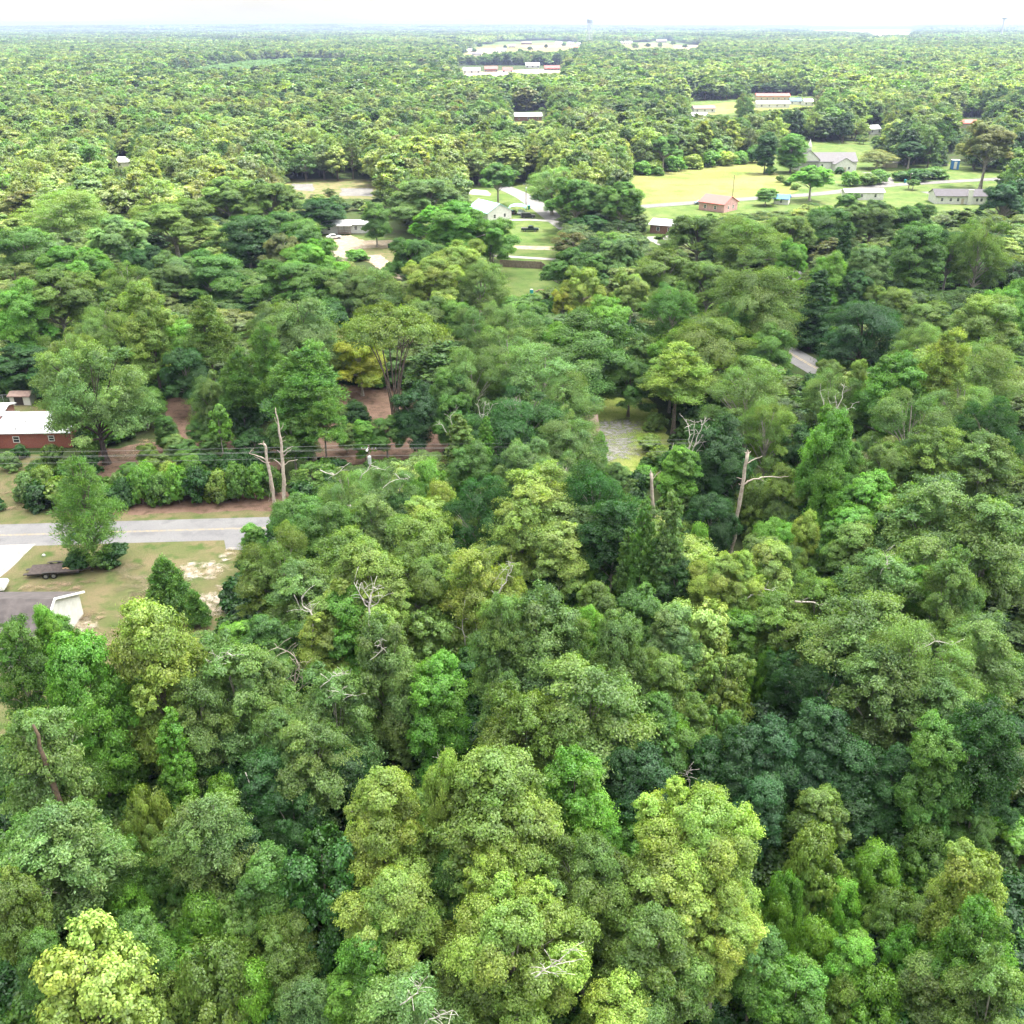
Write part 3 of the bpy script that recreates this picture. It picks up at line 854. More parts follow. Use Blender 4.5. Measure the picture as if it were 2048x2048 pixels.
def branches(r, H, lobes, tips, r0, zfork, twigs=2, out=1.0, wob=0.25, k=7, lean=(0, 0), ztop=None):
    """trunk, one limb to every lobe, twigs to some clumps"""
    V, F = [], []
    o = 0
    def put(pts, rad, kk):
        nonlocal o
        v, f = tube_arrays(pts, rad, kk)
        V.append(v); F.append(f + o); o += len(v)
    lobes = np.array(lobes, float)
    zt = ztop if ztop else lobes[:, 2].max()
    zz = np.linspace(0, zt, 9)
    ph = r.uniform(0, 6.28)
    tx = lean[0] * (zz / zt) + wob * np.sin(zz / zt * 4 + ph) * (zz / zt)
    ty = lean[1] * (zz / zt) + wob * np.cos(zz / zt * 3.3 + ph) * (zz / zt)
    tr = r0 * (1 - 0.82 * (zz / zt)); tr[0] *= 1.5
    put(np.stack([tx, ty, zz - 0.05], 1), tr, k)
    for i, (cx, cy_, cz, lr, lz) in enumerate(lobes):
        zs = min(zfork + (cz - zfork) * r.uniform(0.25, 0.6), zt * 0.92)
        zs = max(zs, min(zfork, zt * 0.9))
        q = zs / zt
        st = np.array([np.interp(zs, zz, tx), np.interp(zs, zz, ty), zs])
        en = np.array([cx, cy_, cz])
        t = np.linspace(0, 1, 6)[:, None]
        mid = (st + en) / 2 + np.array([0, 0, 0.12 * np.linalg.norm(en - st)]) + r.normal(size=3) * 0.15
        pts = (1 - t) ** 2 * st + 2 * t * (1 - t) * mid + t ** 2 * en
        rb = max(0.03, np.interp(zs, zz, tr) * 0.55)
        put(pts, np.linspace(rb, rb * 0.35, 6), 5)
        mine = [c for (a, c) in tips if a == i]
        r.shuffle(mine)
        for c in mine[:twigs]:
            e = en + (c - en) * out * r.uniform(0.85, 1.12)
            s0 = pts[int(r.integers(2, 6))]
            m = (s0 + e) / 2 + r.normal(size=3) * 0.2
            tt = np.linspace(0, 1, 4)[:, None]
            put((1 - tt) ** 2 * s0 + 2 * tt * (1 - tt) * m + tt ** 2 * e, np.linspace(rb * 0.38, 0.018, 4), 4)
    return np.concatenate(V), np.concatenate(F)

dome = lambda t: math.sqrt(max(0.0, 1 - (max(0, t - 0.35) / 0.68) ** 2)) * (0.72 + 0.28 * min(1, t / 0.35))
egg = lambda t: math.sqrt(max(0.02, 1 - (abs(t - 0.42) / 0.62) ** 2))
spread = lambda t: math.sqrt(max(0.0, 1 - (max(0, t - 0.45) / 0.6) ** 2)) * (0.6 + 0.4 * min(1, t / 0.4))
cone = lambda t: max(0.08, 1.02 - t) ** 0.8
pole_ = lambda t: 0.85 + 0.15 * math.cos(t * 9) if t < 0.8 else 0.75

# kind: nominal height H, crown radius RAD
KIND = {}
def spec(kind, q=1.0, seed=0):
    """returns crown arrays and trunk arrays at a level of detail q (1 = near)"""
    r = np.random.default_rng(hash((len(kind), ord(kind[0]), ord(kind[-1]), seed)) % 99991)
    g = q ** -0.5                              # fewer leaves, each larger
    N = lambda n: int(n * q)
    if kind == 'round':
        H, RD = 16, 5.0
        lb = lobes_round(r, RD, 3.5, 16, 20, dome, rr=(.28, .42))
        c = crown(r, lb, N(62000), .20 * g, .125 * g, cf=.34, clumps=max(7, int(34 * q ** .4)))
        t = branches(r, H, lb, c[3], .28, 4.5, 1)
    elif kind == 'bigtall':
        H, RD = 18, 3.9
        lb = []
        for i in range(38):
            t_ = (i + .5) / 38
            z_ = 1 - 1.7 * t_; th = i * 2.39996 + r.uniform(-.4, .4)
            q_ = math.sqrt(max(0, 1 - z_ * z_)); f_ = r.uniform(1.05, 1.4) if r.random() < .28 else r.uniform(.45, .95)
            lr = RD * r.uniform(.19, .36)
            lb.append(((RD - lr) * q_ * f_ * math.cos(th), (RD - lr) * q_ * f_ * math.sin(th), 11.0 + 6.0 * z_ * r.uniform(.6, 1.12), lr, lr * r.uniform(.8, 1.2)))
        c = crown(r, lb, N(105000), .165 * g, .095 * g, cf=.36, clumps=max(7, int(26 * q ** .4)), jit=.8)
        t = branches(r, H, lb, c[3], .3, 4.0, 2)
    elif kind == 'big':
        H, RD = 17, 6.0
        lb = []
        for i in range(34):
            t_ = (i + .5) / 34
            z_ = 1 - 1.25 * t_; th = i * 2.39996 + r.uniform(-.4, .4)
            q_ = math.sqrt(max(0, 1 - z_ * z_)); f_ = r.uniform(1.05, 1.35) if r.random() < .28 else r.uniform(.5, .95)
            lr = RD * r.uniform(.15, .28)
            lb.append(((RD - lr) * q_ * f_ * math.cos(th), (RD - lr) * q_ * f_ * math.sin(th), 9.8 + 6.2 * z_ * r.uniform(.6, 1.12), lr, lr * r.uniform(.8, 1.2)))
        c = crown(r, lb, N(120000), .175 * g, .10 * g, cf=.36, clumps=max(7, int(26 * q ** .4)), jit=.8)
        t = branches(r, H, lb, c[3], .34, 4.0, 2)
    elif kind == 'slim':
        H, RD = 16, 2.8
        lb = lobes_round(r, RD, 6.0, 16, 15, dome, rr=(.42, .58), flat=1.0)
        c = crown(r, lb, N(44000), .20 * g, .125 * g, cf=.34, clumps=max(7, int(26 * q ** .4)))
        t = branches(r, H, lb, c[3], .2, 5, 1)
    elif kind == 'slimoak':
        H, RD = 15, 3.2
        lb = lobes_round(r, RD, 5.0, 15, 17, dome, rr=(.36, .5), flat=.85)
        c = crown(r, lb, N(36000), .19 * g, .095 * g, cf=.40, clumps=max(7, int(20 * q ** .4)), jit=1.0, streak=.5, droop=.1, core=.1)
        t = branches(r, H, lb, c[3], .22, 4, 4, 1.08, wob=.4)
    elif kind == 'poplar':
        H, RD = 19, 3.8
        lb = lobes_round(r, RD, 3.0, 19, 20, egg, rr=(.34, .5), flat=1.15)
        c = crown(r, lb, N(60000), .21 * g, .13 * g, cf=.34, clumps=max(7, int(28 * q ** .4)), up=.35)
        t = branches(r, H, lb, c[3], .25, 4, 1)
    elif kind == 'oak':
        H, RD = 15, 6.0
        lb = lobes_round(r, RD, 4.0, 15, 19, spread, rr=(.24, .38), flat=.85)
        c = crown(r, lb, N(56000), .19 * g, .085 * g, cf=.40, clumps=max(7, int(24 * q ** .4)), jit=1.0, streak=.5, droop=.1, core=.08)
        t = branches(r, H, lb, c[3], .36, 3.2, 5, 1.08, wob=.5)
    elif kind == 'feather':
        H, RD = 15, 6.0
        lb = lobes_round(r, RD, 2.5, 15, 20, dome, rr=(.26, .4), flat=.8)
        c = crown(r, lb, N(56000), .25 * g, .09 * g, cf=.40, clumps=max(7, int(24 * q ** .4)), jit=.6, streak=1.1, droop=.35, core=.1)
        t = branches(r, H, lb, c[3], .34, 3.2, 2)
    elif kind == 'magnolia':
        H, RD = 13, 4.3
        lb = lobes_round(r, RD, 1.0, 13, 18, egg, rr=(.3, .42), flat=.95)
        c = crown(r, lb, N(34000), .27 * g, .165 * g, cf=.28, clumps=max(8, int(30 * q ** .4)), up=.6, jit=.6)
        t = branches(r, H, lb, c[3], .25, 2.5, 1)
    elif kind == 'pine':
        H, RD = 20, 4.6
        lb = []
        nl = 9
        for i in range(nl):
            tt = i / (nl - 1)
            z = 9.5 + 10 * tt
            for b in range(4 if tt < .85 else 2):
                th = i * 1.1 + b * 1.571 + r.uniform(-.4, .4)
                Lb = RD * (1.0 - .72 * tt ** 1.4) * r.uniform(.55, 1.05)
                lb.append((Lb * .72 * math.cos(th), Lb * .72 * math.sin(th), z + .12 * Lb + r.uniform(-.3, .3), .95 + .22 * Lb, .72 + .10 * Lb))
        c = crown(r, lb, N(21000), .46 * g, .10 * g if q > .5 else .2 * g, cf=.42, clumps=max(5, int(11 * q ** .4)), jit=1.0, core=.1, needle=True)
        t = branches(r, H, lb, c[3], .27, 9, 1, wob=.25, ztop=19.4)
    elif kind == 'roadpine':
        H, RD = 13, 5.2
        lb = []
        nl = 9
        for i in range(nl):
            tt = i / (nl - 1)
            z = 2.6 + 10 * tt
            for b in range(5 if tt < .8 else 3):
                th = i * 1.1 + b * 1.256 + r.uniform(-.4, .4)
                Lb = RD * (1.0 - .85 * tt ** 1.8) * (.72 + .28 * min(1, tt / .3)) * r.uniform(.6, 1.05)
                lb.append((Lb * .68 * math.cos(th), Lb * .68 * math.sin(th), z + .12 * Lb, .9 + .24 * Lb, .7 + .12 * Lb))
        c = crown(r, lb, N(19000), .40 * g, .075 * g if q > .5 else .2 * g, cf=.42, clumps=max(5, int(10 * q ** .4)), jit=1.0, core=.05, needle=True)
        t = branches(r, H, lb, c[3], .24, 2.2, 2, wob=.5, ztop=12)
    elif kind == 'youngpine':
        H, RD = 8, 3.2
        lb = [(0, 0, 7.3, .7, .8)]
        for i in range(7):
            tt = i / 6
            for b in range(5):
                th = i * .8 + b * 1.256 + r.uniform(-.3, .3)
                Lb = RD * (1 - .78 * tt) * r.uniform(.8, 1.05)
                lb.append((Lb * .62 * math.cos(th), Lb * .62 * math.sin(th), 1.0 + 5.6 * tt + .1 * Lb, .55 + .22 * Lb, .5 + .2 * Lb))
        c = crown(r, lb, N(17000), .36 * g, .08 * g if q > .5 else .18 * g, cf=.42, clumps=max(5, int(12 * q ** .4)), jit=1.0, core=.15, needle=True)
        t = branches(r, H, lb, c[3], .14, 1, 0, wob=.1)
    elif kind == 'column':
        H, RD = 17, 2.7
        lb = []
        for i in range(22):
            tt = i / 21
            z = 1.0 + 15.2 * tt
            rr_ = RD * (1.0 - .35 * tt) * (1 if tt < .9 else .7)
            th = i * 2.4
            lb.append((rr_ * .42 * math.cos(th), rr_ * .42 * math.sin(th), z, rr_ * r.uniform(.5, .7), rr_ * .75))
        c = crown(r, lb, N(46000), .21 * g, .14 * g, cf=.30, clumps=max(7, int(24 * q ** .4)), up=.25, skirt=-.8)
        t = branches(r, H, lb, c[3], .22, 5, 0)
    elif kind == 'vine':
        H, RD = 7, 4.2
        lb = [(0, 0, 3.9, 2.7, 3.0)]
        for i in range(12):
            th = i * 2.4; rr_ = RD * (.35 + .3 * r.random())
            lb.append((rr_ * math.cos(th), rr_ * math.sin(th), 1.4 + 2.6 * r.random(), RD * r.uniform(.3, .42), RD * r.uniform(.36, .5)))
        c = crown(r, lb, N(34000), .21 * g, .15 * g, cf=.27, clumps=max(8, int(32 * q ** .4)), up=.3, skirt=-.9, jit=.5)
        t = branches(r, H, lb, c[3], .15, 1, 1)
    elif kind == 'shrub':
        H, RD = 4, 2.4
        lb = [(0, 0, 2.5, 1.4, 1.3)]
        for i in range(9):
            th = i * 2.4; rr_ = RD * (.35 + .35 * r.random())
            lb.append((rr_ * math.cos(th), rr_ * math.sin(th), .7 + 2.0 * r.random(), RD * r.uniform(.28, .42), RD * r.uniform(.28, .42)))
        c = crown(r, lb, N(10000), .24 * g, .15 * g, cf=.36, clumps=max(7, int(20 * q ** .4)), skirt=-.8)
        t = branches(r, H, lb, c[3], .08, .4, 2)
    elif kind == 'thin':
        H, RD = 10, 1.7
        lb = lobes_round(r, RD, 4.5, 10.2, 9, egg, rr=(.36, .5), flat=1.2)
        c = crown(r, lb, N(6000), .32 * g, .22 * g, cf=.4, clumps=14)
        t = branches(r, H, lb, c[3], .11, 4.5, 1, wob=.15)
    elif kind == 'vase':
        H, RD = 17, 7.6
        lb = []
        for i in range(20):
            th = i * 2.4; q_ = math.sqrt((i + .5) / 20)
            lb.append((RD * .82 * q_ * math.cos(th), RD * .82 * q_ * math.sin(th), 14.6 - 2.2 * q_ ** 2 + r.uniform(-.7, .7), RD * r.uniform(.2, .3), RD * .15))
        c = crown(r, lb, N(21000), .30 * g, .15 * g, cf=.42, clumps=22, jit=1.0, streak=.5, core=.06)
        V, F, o = [], [], 0
        for i in range(8):
            th = i * .785 + r.uniform(-.2, .2); top = lb[(i * 2 + 3) % 20]
            t_ = np.linspace(0, 1, 9)[:, None]
            st = np.array([.35 * math.cos(th), .35 * math.sin(th), 0]); en = np.array([top[0] * .9, top[1] * .9, top[2]])
            mid = np.array([en[0] * .22, en[1] * .22, 8.5])
            pts = (1 - t_) ** 2 * st + 2 * t_ * (1 - t_) * mid + t_ ** 2 * en
            v, f = tube_arrays(pts, np.linspace(.15, .05, 9), 6); V.append(v); F.append(f + o); o += len(v)
            for (a, cc) in [c[3][j] for j in r.integers(0, len(c[3]), 9)]:
                if np.hypot(cc[0] - en[0], cc[1] - en[1]) > 4: continue
                s0 = pts[int(r.integers(5, 9))]
                tt = np.linspace(0, 1, 4)[:, None]; m = (s0 + cc) / 2 + r.normal(size=3) * .3
                v, f = tube_arrays((1 - tt) ** 2 * s0 + 2 * tt * (1 - tt) * m + tt ** 2 * cc, np.linspace(.07, .02, 4), 4)
                V.append(v); F.append(f + o); o += len(v)
        t = (np.concatenate(V), np.concatenate(F))
    elif kind == 'openoak':
        H, RD = 17, 7.5
        lb = lobes_round(r, RD, 4.6, 17, 26, egg, rr=(.22, .34), flat=.85)
        c = crown(r, lb, N(52000), .25 * g, .13 * g, cf=.40, clumps=28, jit=.9, streak=.4, core=.1)
        t = branches(r, H, lb, c[3], .5, 2.6, 4, .9, wob=.3, k=9, ztop=9.0)
    KIND[kind] = (H, RD)
    return c, t

BARK_OF = {'bigtall': BARK_PALE, 'big': BARK_PALE, 'slimoak': BARK_PALE, 'oak': BARK_PALE, 'vase': BARK, 'thin': BARK_PALE, 'round': BARK_PALE, 'openoak': BARK_DARK, 'roadpine': BARK, 'pine': BARK}
NEAR_VARIANTS = {'bigtall': 3, 'big': 2, 'slim': 4, 'slimoak': 3, 'round': 4, 'poplar': 3, 'oak': 4, 'feather': 3, 'magnolia': 2, 'pine': 3, 'youngpine': 2, 'column': 3, 'vine': 3, 'shrub': 3, 'thin': 1, 'vase': 1, 'openoak': 1, 'roadpine': 1}
_cache = {}
def tree_meshes(kind, var):
    """crown and trunk mesh data of one near-detail variant (made once)"""
    key = (kind, var)
    if key not in _cache:
        c, t = spec(kind, 1.0, var)
        lm = LEAF_WAXY if kind in ('magnolia',) else LEAF
        oc = mesh_obj("crown", c[0], c[1], lm, lv=c[2])
        ot = mesh_obj("trunk", t[0], t[1], BARK_OF.get(kind, BARK), smooth=True)
        _cache[key] = (oc.data, ot.data)
        bpy.data.objects.remove(oc); bpy.data.objects.remove(ot)
    return _cache[key]

# leaf colours (real leaves, linear), by the look each kind has
TINT = {
    'Y': (0.262, 0.350, 0.082),     # yellow-green
    'P': (0.255, 0.335, 0.095),     # pale yellow-green
    'L': (0.128, 0.290, 0.040),     # fresh light green
    'G': (0.088, 0.195, 0.040),     # mid green
    'S': (0.138, 0.222, 0.086),     # sage grey-green
    'D': (0.034, 0.112, 0.024),     # dark green
    'T': (0.036, 0.112, 0.038),     # dark blue-green
    'O': (0.140, 0.218, 0.050),     # olive
    'B': (0.190, 0.190, 0.085),     # brownish
    'W': (0.310, 0.340, 0.030),     # yellow turning
}
_avg = np.mean([TINT[k] for k in 'YLGSO'], axis=0)
for k_ in TINT: TINT[k_] = tuple((np.array(TINT[k_]) * .84 + _avg * .16 * (.3 if k_ in 'DT' else 1)) * (np.array([1.08, 1.11, .95]) if k_ not in 'SB' else np.array([1.10, 1.14, .92])))
COLNAME = {'Y': 'yellow-green', 'P': 'pale yellow', 'L': 'fresh bright green', 'G': 'mid green', 'S': 'grey-green', 'D': 'dark green', 'T': 'dark blue-green', 'O': 'olive', 'B': 'brownish', 'W': 'yellowing'}
KINDNAME = {'bigtall': 'big billowing broadleaf tree', 'big': 'big billowing broadleaf tree', 'slim': 'slim broadleaf tree', 'slimoak': 'slim oak', 'round': 'lobed broadleaf tree', 'poplar': 'tall broadleaf tree', 'oak': 'twiggy oak', 'feather': 'feathery spreading tree', 'magnolia': 'glossy evergreen tree', 'pine': 'pine', 'youngpine': 'young pine', 'column': 'vine-clad column', 'vine': 'vine-draped mound', 'shrub': 'shrub', 'thin': 'slender white-stemmed tree', 'vase': 'many-stemmed tree', 'openoak': 'oak', 'roadpine': 'pine'}
OBNAME = {'bigtall': 'broadleaf_tree', 'big': 'broadleaf_tree', 'slim': 'broadleaf_tree', 'slimoak': 'oak_tree', 'round': 'broadleaf_tree', 'poplar': 'tall_broadleaf_tree', 'oak': 'oak_tree', 'feather': 'spreading_tree', 'magnolia': 'evergreen_tree', 'pine': 'pine_tree', 'youngpine': 'young_pine_tree', 'column': 'vine_clad_tree', 'vine': 'vine_covered_tree', 'shrub': 'shrub', 'thin': 'slender_tree', 'vase': 'many_stemmed_tree', 'openoak': 'shade_oak_tree', 'roadpine': 'pine_tree'}
DEF_H = {'round': 16, 'poplar': 18, 'oak': 15, 'feather': 15, 'magnolia': 12, 'pine': 19, 'youngpine': 7, 'column': 16, 'vine': 8, 'shrub': 4, 'thin': 10, 'vase': 17, 'openoak': 16, 'roadpine': 13}
NOM = {'bigtall': (18, 3.9), 'big': (17, 6.0), 'slim': (16, 2.8), 'slimoak': (15, 3.2), 'round': (16, 5.0), 'poplar': (19, 3.8), 'oak': (15, 6.0), 'feather': (15, 6.0), 'magnolia': (13, 4.3), 'pine': (20, 4.6), 'roadpine': (13, 5.2), 'youngpine': (8, 3.2), 'column': (17, 2.7), 'vine': (7, 4.2), 'shrub': (4, 2.4), 'thin': (10, 1.7), 'vase': (17, 7.6), 'openoak': (17, 7.5)}

TREES = []          # dicts: kind, x, y, h, r, col
def T(u, v, w, kind, col, h=None, base=None):
    """a tree seen in the photo: crown top at pixel u,v and crown width w; its foot from its height, or at a pixel"""
    h = h or DEF_H[kind]
    if base is not None:
        x, y, _ = at(*base)
        h = max(2.0, at_y(u, v, y)[2])
        dep = proj([[x, y, h * .7]])[2][0]
    else:
        x, y, _ = at(u, v, h)
        dep = proj([[x, y, h * .7]])[2][0]
    if base is None and kind not in ('pine', 'column'): w = w * 1.12
    rr0 = w / 2 * dep / FPX
    if kind == 'round' and y < 85 and rr0 > 2.3: kind = 'big' if rr0 / h > .27 else 'bigtall'
    if kind in ('round', 'oak') and y > 185 and rr0 / h > .27 and len(TREES) % 3: kind = 'big'
    if kind == 'round' and rr0 / h < .245: kind = 'slim'
    if kind in ('oak', 'feather') and rr0 / h < .27: kind = 'slimoak'
    TREES.append(dict(kind=kind, x=float(x), y=float(y), h=float(h), r=float(w / 2 * dep / FPX), col=col))

# ------------------------------------------------------------------ the trees one can tell apart in the photo
# --- bottom of the picture
T(160, 1865, 215, 'magnolia', 'Y', 13); T(15, 1740, 90, 'round', 'O', 13); T(60, 1870, 80, 'round', 'G', 10)
T(415, 1885, 190, 'vine', 'O', 9); T(605, 1950, 110, 'oak', 'S', 9); T(265, 1825, 90, 'round', 'G', 10)
T(640, 1660, 170, 'magnolia', 'D', 14); T(525, 1700, 110, 'round', 'G', 11); T(740, 1850, 120, 'poplar', 'L', 12)
T(800, 1955, 190, 'oak', 'S', 13); T(775, 1745, 190, 'round', 'Y', 14); T(1030, 1800, 300, 'round', 'Y', 16); T(930, 1880, 170, 'round', 'O', 13)
T(1180, 1680, 240, 'round', 'O', 15); T(765, 1552, 190, 'round', 'Y', 17); T(883, 1482, 85, 'poplar', 'Y', 19); T(850, 1590, 170, 'oak', 'O', 14)
T(990, 1508, 250, 'round', 'Y', 19); T(1000, 1650, 180, 'round', 'Y', 16); T(905, 1700, 150, 'round', 'G', 12)
T(1155, 1500, 145, 'poplar', 'L', 15); T(1195, 1600, 130, 'round', 'L', 11); T(1268, 1605, 100, 'round', 'L', 9)
T(1405, 1588, 280, 'round', 'Y', 17); T(1345, 1700, 230, 'round', 'Y', 15); T(1450, 1780, 150, 'round', 'Y', 13); T(1310, 1830, 190, 'round', 'O', 14); T(1240, 1962, 140, 'poplar', 'Y', 12)
T(1960, 1680, 105, 'round', 'Y', 14); T(1985, 1800, 130, 'poplar', 'L', 14); T(2010, 1912, 130, 'oak', 'S', 13)
T(1650, 1572, 95, 'round', 'O', 9); T(1640, 1660, 140, 'vine', 'O', 9); T(1575, 1740, 95, 'vine', 'L', 8)
T(1715, 1870, 80, 'round', 'L', 8); T(1520, 1860, 110, 'round', 'G', 10); T(1600, 1930, 110, 'round', 'L', 9)
T(1760, 1690, 120, 'vine', 'L', 6); T(1860, 1660, 110, 'vine', 'G', 6); T(1800, 1780, 120, 'vine', 'O', 6)
T(1900, 1770, 90, 'round', 'O', 8); T(1760, 1950, 140, 'vine', 'L', 7); T(1880, 1930, 110, 'round', 'O', 8)
T(1690, 1760, 100, 'vine', 'L', 6); T(1640, 1840, 110, 'vine', 'L', 7); T(1830, 1860, 110, 'vine', 'L', 6); T(1700, 1960, 100, 'vine', 'O', 6); T(1560, 1800, 80, 'vine', 'L', 7)
# --- lower left
T(60, 1400, 150, 'oak', 'S', 17); T(100, 1615, 190, 'feather', 'S', 14); T(185, 1650, 120, 'feather', 'G', 11); T(35, 1640, 110, 'round', 'G', 12)
T(140, 1255, 130, 'poplar', 'L', 19); T(105, 1235, 100, 'round', 'L', 13); T(87, 1198, 62, 'poplar', 'L', 15); T(288, 1190, 165, 'poplar', 'Y', 20)
T(20, 1230, 90, 'oak', 'G', 15)
T(282, 1568, 105, 'vine', 'Y', 10); T(393, 1582, 150, 'oak', 'S', 13); T(440, 1555, 95, 'vine', 'L', 9)
T(455, 1272, 150, 'oak', 'S', 16); T(520, 1302, 120, 'oak', 'S', 14); T(385, 1350, 110, 'oak', 'S', 14); T(660, 1328, 130, 'oak', 'S', 15)
T(560, 1400, 110, 'oak', 'S', 13); T(620, 1440, 130, 'feather', 'S', 13); T(520, 1510, 100, 'round', 'D', 10); T(330, 1420, 90, 'column', 'L', 14)
T(430, 1450, 100, 'round', 'D', 9); T(580, 1580, 110, 'round', 'D', 9); T(690, 1500, 90, 'round', 'D', 10); T(470, 1640, 100, 'round', 'D', 9)
T(330, 1700, 130, 'vine', 'G', 7); T(240, 1750, 110, 'vine', 'L', 7); T(400, 1790, 130, 'vine', 'L', 7); T(570, 1830, 130, 'round', 'O', 9)
T(500, 1930, 120, 'vine', 'L', 7); T(690, 1950, 90, 'round', 'L', 9); T(330, 1960, 130, 'vine', 'Y', 7); T(480, 1790, 90, 'magnolia', 'O', 8)
# --- centre
T(728, 1090, 165, 'round', 'Y', 17); T(690, 1170, 90, 'round', 'L', 14); T(840, 1100, 150, 'round', 'O', 14); T(953, 1084, 115, 'oak', 'P', 16); T(1010, 1120, 70, 'oak', 'P', 14)
T(643, 1214, 85, 'round', 'Y', 12); T(764, 1217, 120, 'poplar', 'S', 18); T(869, 1306, 120, 'poplar', 'L', 15); T(945, 1292, 85, 'magnolia', 'D', 9)
T(850, 1200, 110, 'magnolia', 'O', 11)
T(555, 1056, 135, 'oak', 'O', 13); T(600, 1115, 120, 'oak', 'S', 13); T(680, 1062, 120, 'oak', 'O', 13); T(520, 1110, 95, 'oak', 'O', 11); T(505, 1048, 45, 'round', 'L', 7)
T(525, 1235, 110, 'round', 'G', 11); T(590, 1240, 70, 'round', 'G', 10); T(470, 1240, 70, 'round', 'L', 9)
T(833, 1030, 150, 'round', 'O', 14); T(655, 1000, 115, 'round', 'G', 12); T(600, 985, 110, 'round', 'G', 11); T(742, 978, 95, 'oak', 'S', 13); T(800, 985, 70, 'round', 'D', 9); T(735, 1045, 70, 'oak', 'S', 10)
T(690, 935, 110, 'oak', 'S', 13); T(770, 925, 110, 'oak', 'S', 12); T(855, 920, 90, 'vine', 'L', 9, ); T(880, 960, 85, 'vine', 'Y', 10); T(850, 985, 80, 'round', 'Y', 12)
T(965, 960, 130, 'oak', 'D', 14); T(985, 965, 80, 'oak', 'S', 13)
T(1070, 930, 140, 'oak', 'P', 16); T(1040, 985, 110, 'oak', 'P', 14); T(1120, 1040, 90, 'round', 'P', 13); T(1010, 1010, 80, 'round', 'S', 12)
T(1195, 928, 150, 'oak', 'D', 16); T(1120, 905, 130, 'oak', 'S', 13); T(1230, 990, 110, 'oak', 'D', 15); T(1160, 1000, 110, 'oak', 'S', 13)
T(1173, 1098, 68, 'vine', 'L', 9); T(1193, 1153, 95, 'round', 'O', 12); T(1285, 1170, 85, 'round', 'G', 13); T(1120, 1110, 80, 'round', 'D', 9)
T(1290, 1000, 62, 'column', 'G', 17); T(1348, 985, 82, 'column', 'S', 18); T(1320, 1080, 80, 'column', 'G', 13); T(1365, 1110, 90, 'round', 'D', 12); T(1260, 1060, 70, 'column', 'G', 13)
T(1075, 1166, 150, 'poplar', 'S', 19); T(1000, 1170, 105, 'oak', 'S', 19); T(1242, 1214, 100, 'poplar', 'S', 18); T(1180, 1325, 200, 'feather', 'S', 17); T(1050, 1372, 150, 'feather', 'O', 16); T(1120, 1400, 140, 'feather', 'O', 15)
T(1150, 1240, 85, 'oak', 'S', 15); T(1183, 1200, 58, 'poplar', 'L', 12); T(1005, 1330, 85, 'oak', 'S', 15)
T(1446, 1108, 150, 'round', 'Y', 13); T(1545, 1087, 80, 'round', 'P', 13); T(1490, 1110, 90, 'round', 'Y', 13)
T(1400, 1190, 140, 'magnolia', 'P', 13); T(1458, 1292, 105, 'magnolia', 'O', 12); T(1350, 1215, 90, 'round', 'S', 13); T(1340, 1300, 95, 'round', 'O', 14); T(1395, 1385, 70, 'round', 'O', 12); T(1325, 1400, 130, 'round', 'G', 13)
T(1290, 1290, 70, 'oak', 'S', 13); T(1542, 1286, 68, 'vine', 'L', 8); T(1480, 1220, 80, 'round', 'L', 10); T(1440, 1400, 90, 'magnolia', 'G', 11)
T(1250, 1485, 125, 'round', 'T', 13); T(1300, 1495, 110, 'round', 'T', 13); T(1355, 1442, 85, 'vine', 'L', 11); T(1210, 1430, 90, 'round', 'D', 10); T(1240, 1370, 60, 'round', 'G', 11)
T(1555, 1440, 105, 'round', 'T', 12); T(1495, 1450, 90, 'round', 'T', 12); T(1650, 1400, 100, 'round', 'T', 13); T(1530, 1550, 90, 'round', 'T', 10); T(1640, 1490, 80, 'round', 'T', 10); T(1420, 1480, 90, 'round', 'D', 10)
T(1480, 1540, 80, 'round', 'L', 8); T(1700, 1480, 100, 'round', 'D', 10)
# --- right
T(1745, 937, 100, 'round', 'L', 15); T(1705, 1003, 90, 'round', 'L', 13); T(1617, 1018, 55, 'poplar', 'Y', 13); T(1712, 1042, 85, 'round', 'O', 13); T(1785, 1020, 90, 'round', 'G', 12); T(1560, 1035, 90, 'round', 'L', 10); T(1630, 1060, 90, 'round', 'G', 10)
T(1885, 945, 160, 'feather', 'S', 18); T(2000, 985, 160, 'oak', 'S', 18); T(1830, 985, 95, 'oak', 'S', 14); T(1870, 1060, 130, 'feather', 'S', 15)
T(1775, 1095, 135, 'oak', 'S', 16); T(1850, 1140, 90, 'round', 'L', 13); T(1735, 1190, 175, 'oak', 'S', 16); T(1850, 1245, 210, 'oak', 'S', 16); T(1780, 1290, 150, 'oak', 'S', 15); T(1975, 1225, 130, 'oak', 'S', 14); T(1920, 1100, 100, 'oak', 'S', 17); T(1900, 1340, 130, 'oak', 'S', 14)
T(1580, 1085, 60, 'oak', 'S', 12); T(1640, 1143, 95, 'oak', 'O', 13); T(1570, 1180, 115, 'oak', 'O', 12); T(1620, 1240, 110, 'oak', 'O', 11); T(1660, 1290, 140, 'oak', 'T', 12); T(1580, 1300, 100, 'round', 'D', 9); T(1720, 1350, 110, 'round', 'D', 10)
T(1890, 1430, 110, 'poplar', 'G', 14); T(1800, 1490, 110, 'round', 'D', 10); T(1985, 1400, 130, 'oak', 'D', 15); T(1770, 1570, 120, 'vine', 'D', 6); T(1870, 1560, 120, 'vine', 'G', 6); T(1980, 1530, 110, 'round', 'D', 8); T(1950, 1600, 90, 'round', 'G', 7); T(1720, 1580, 80, 'round', 'D', 7)
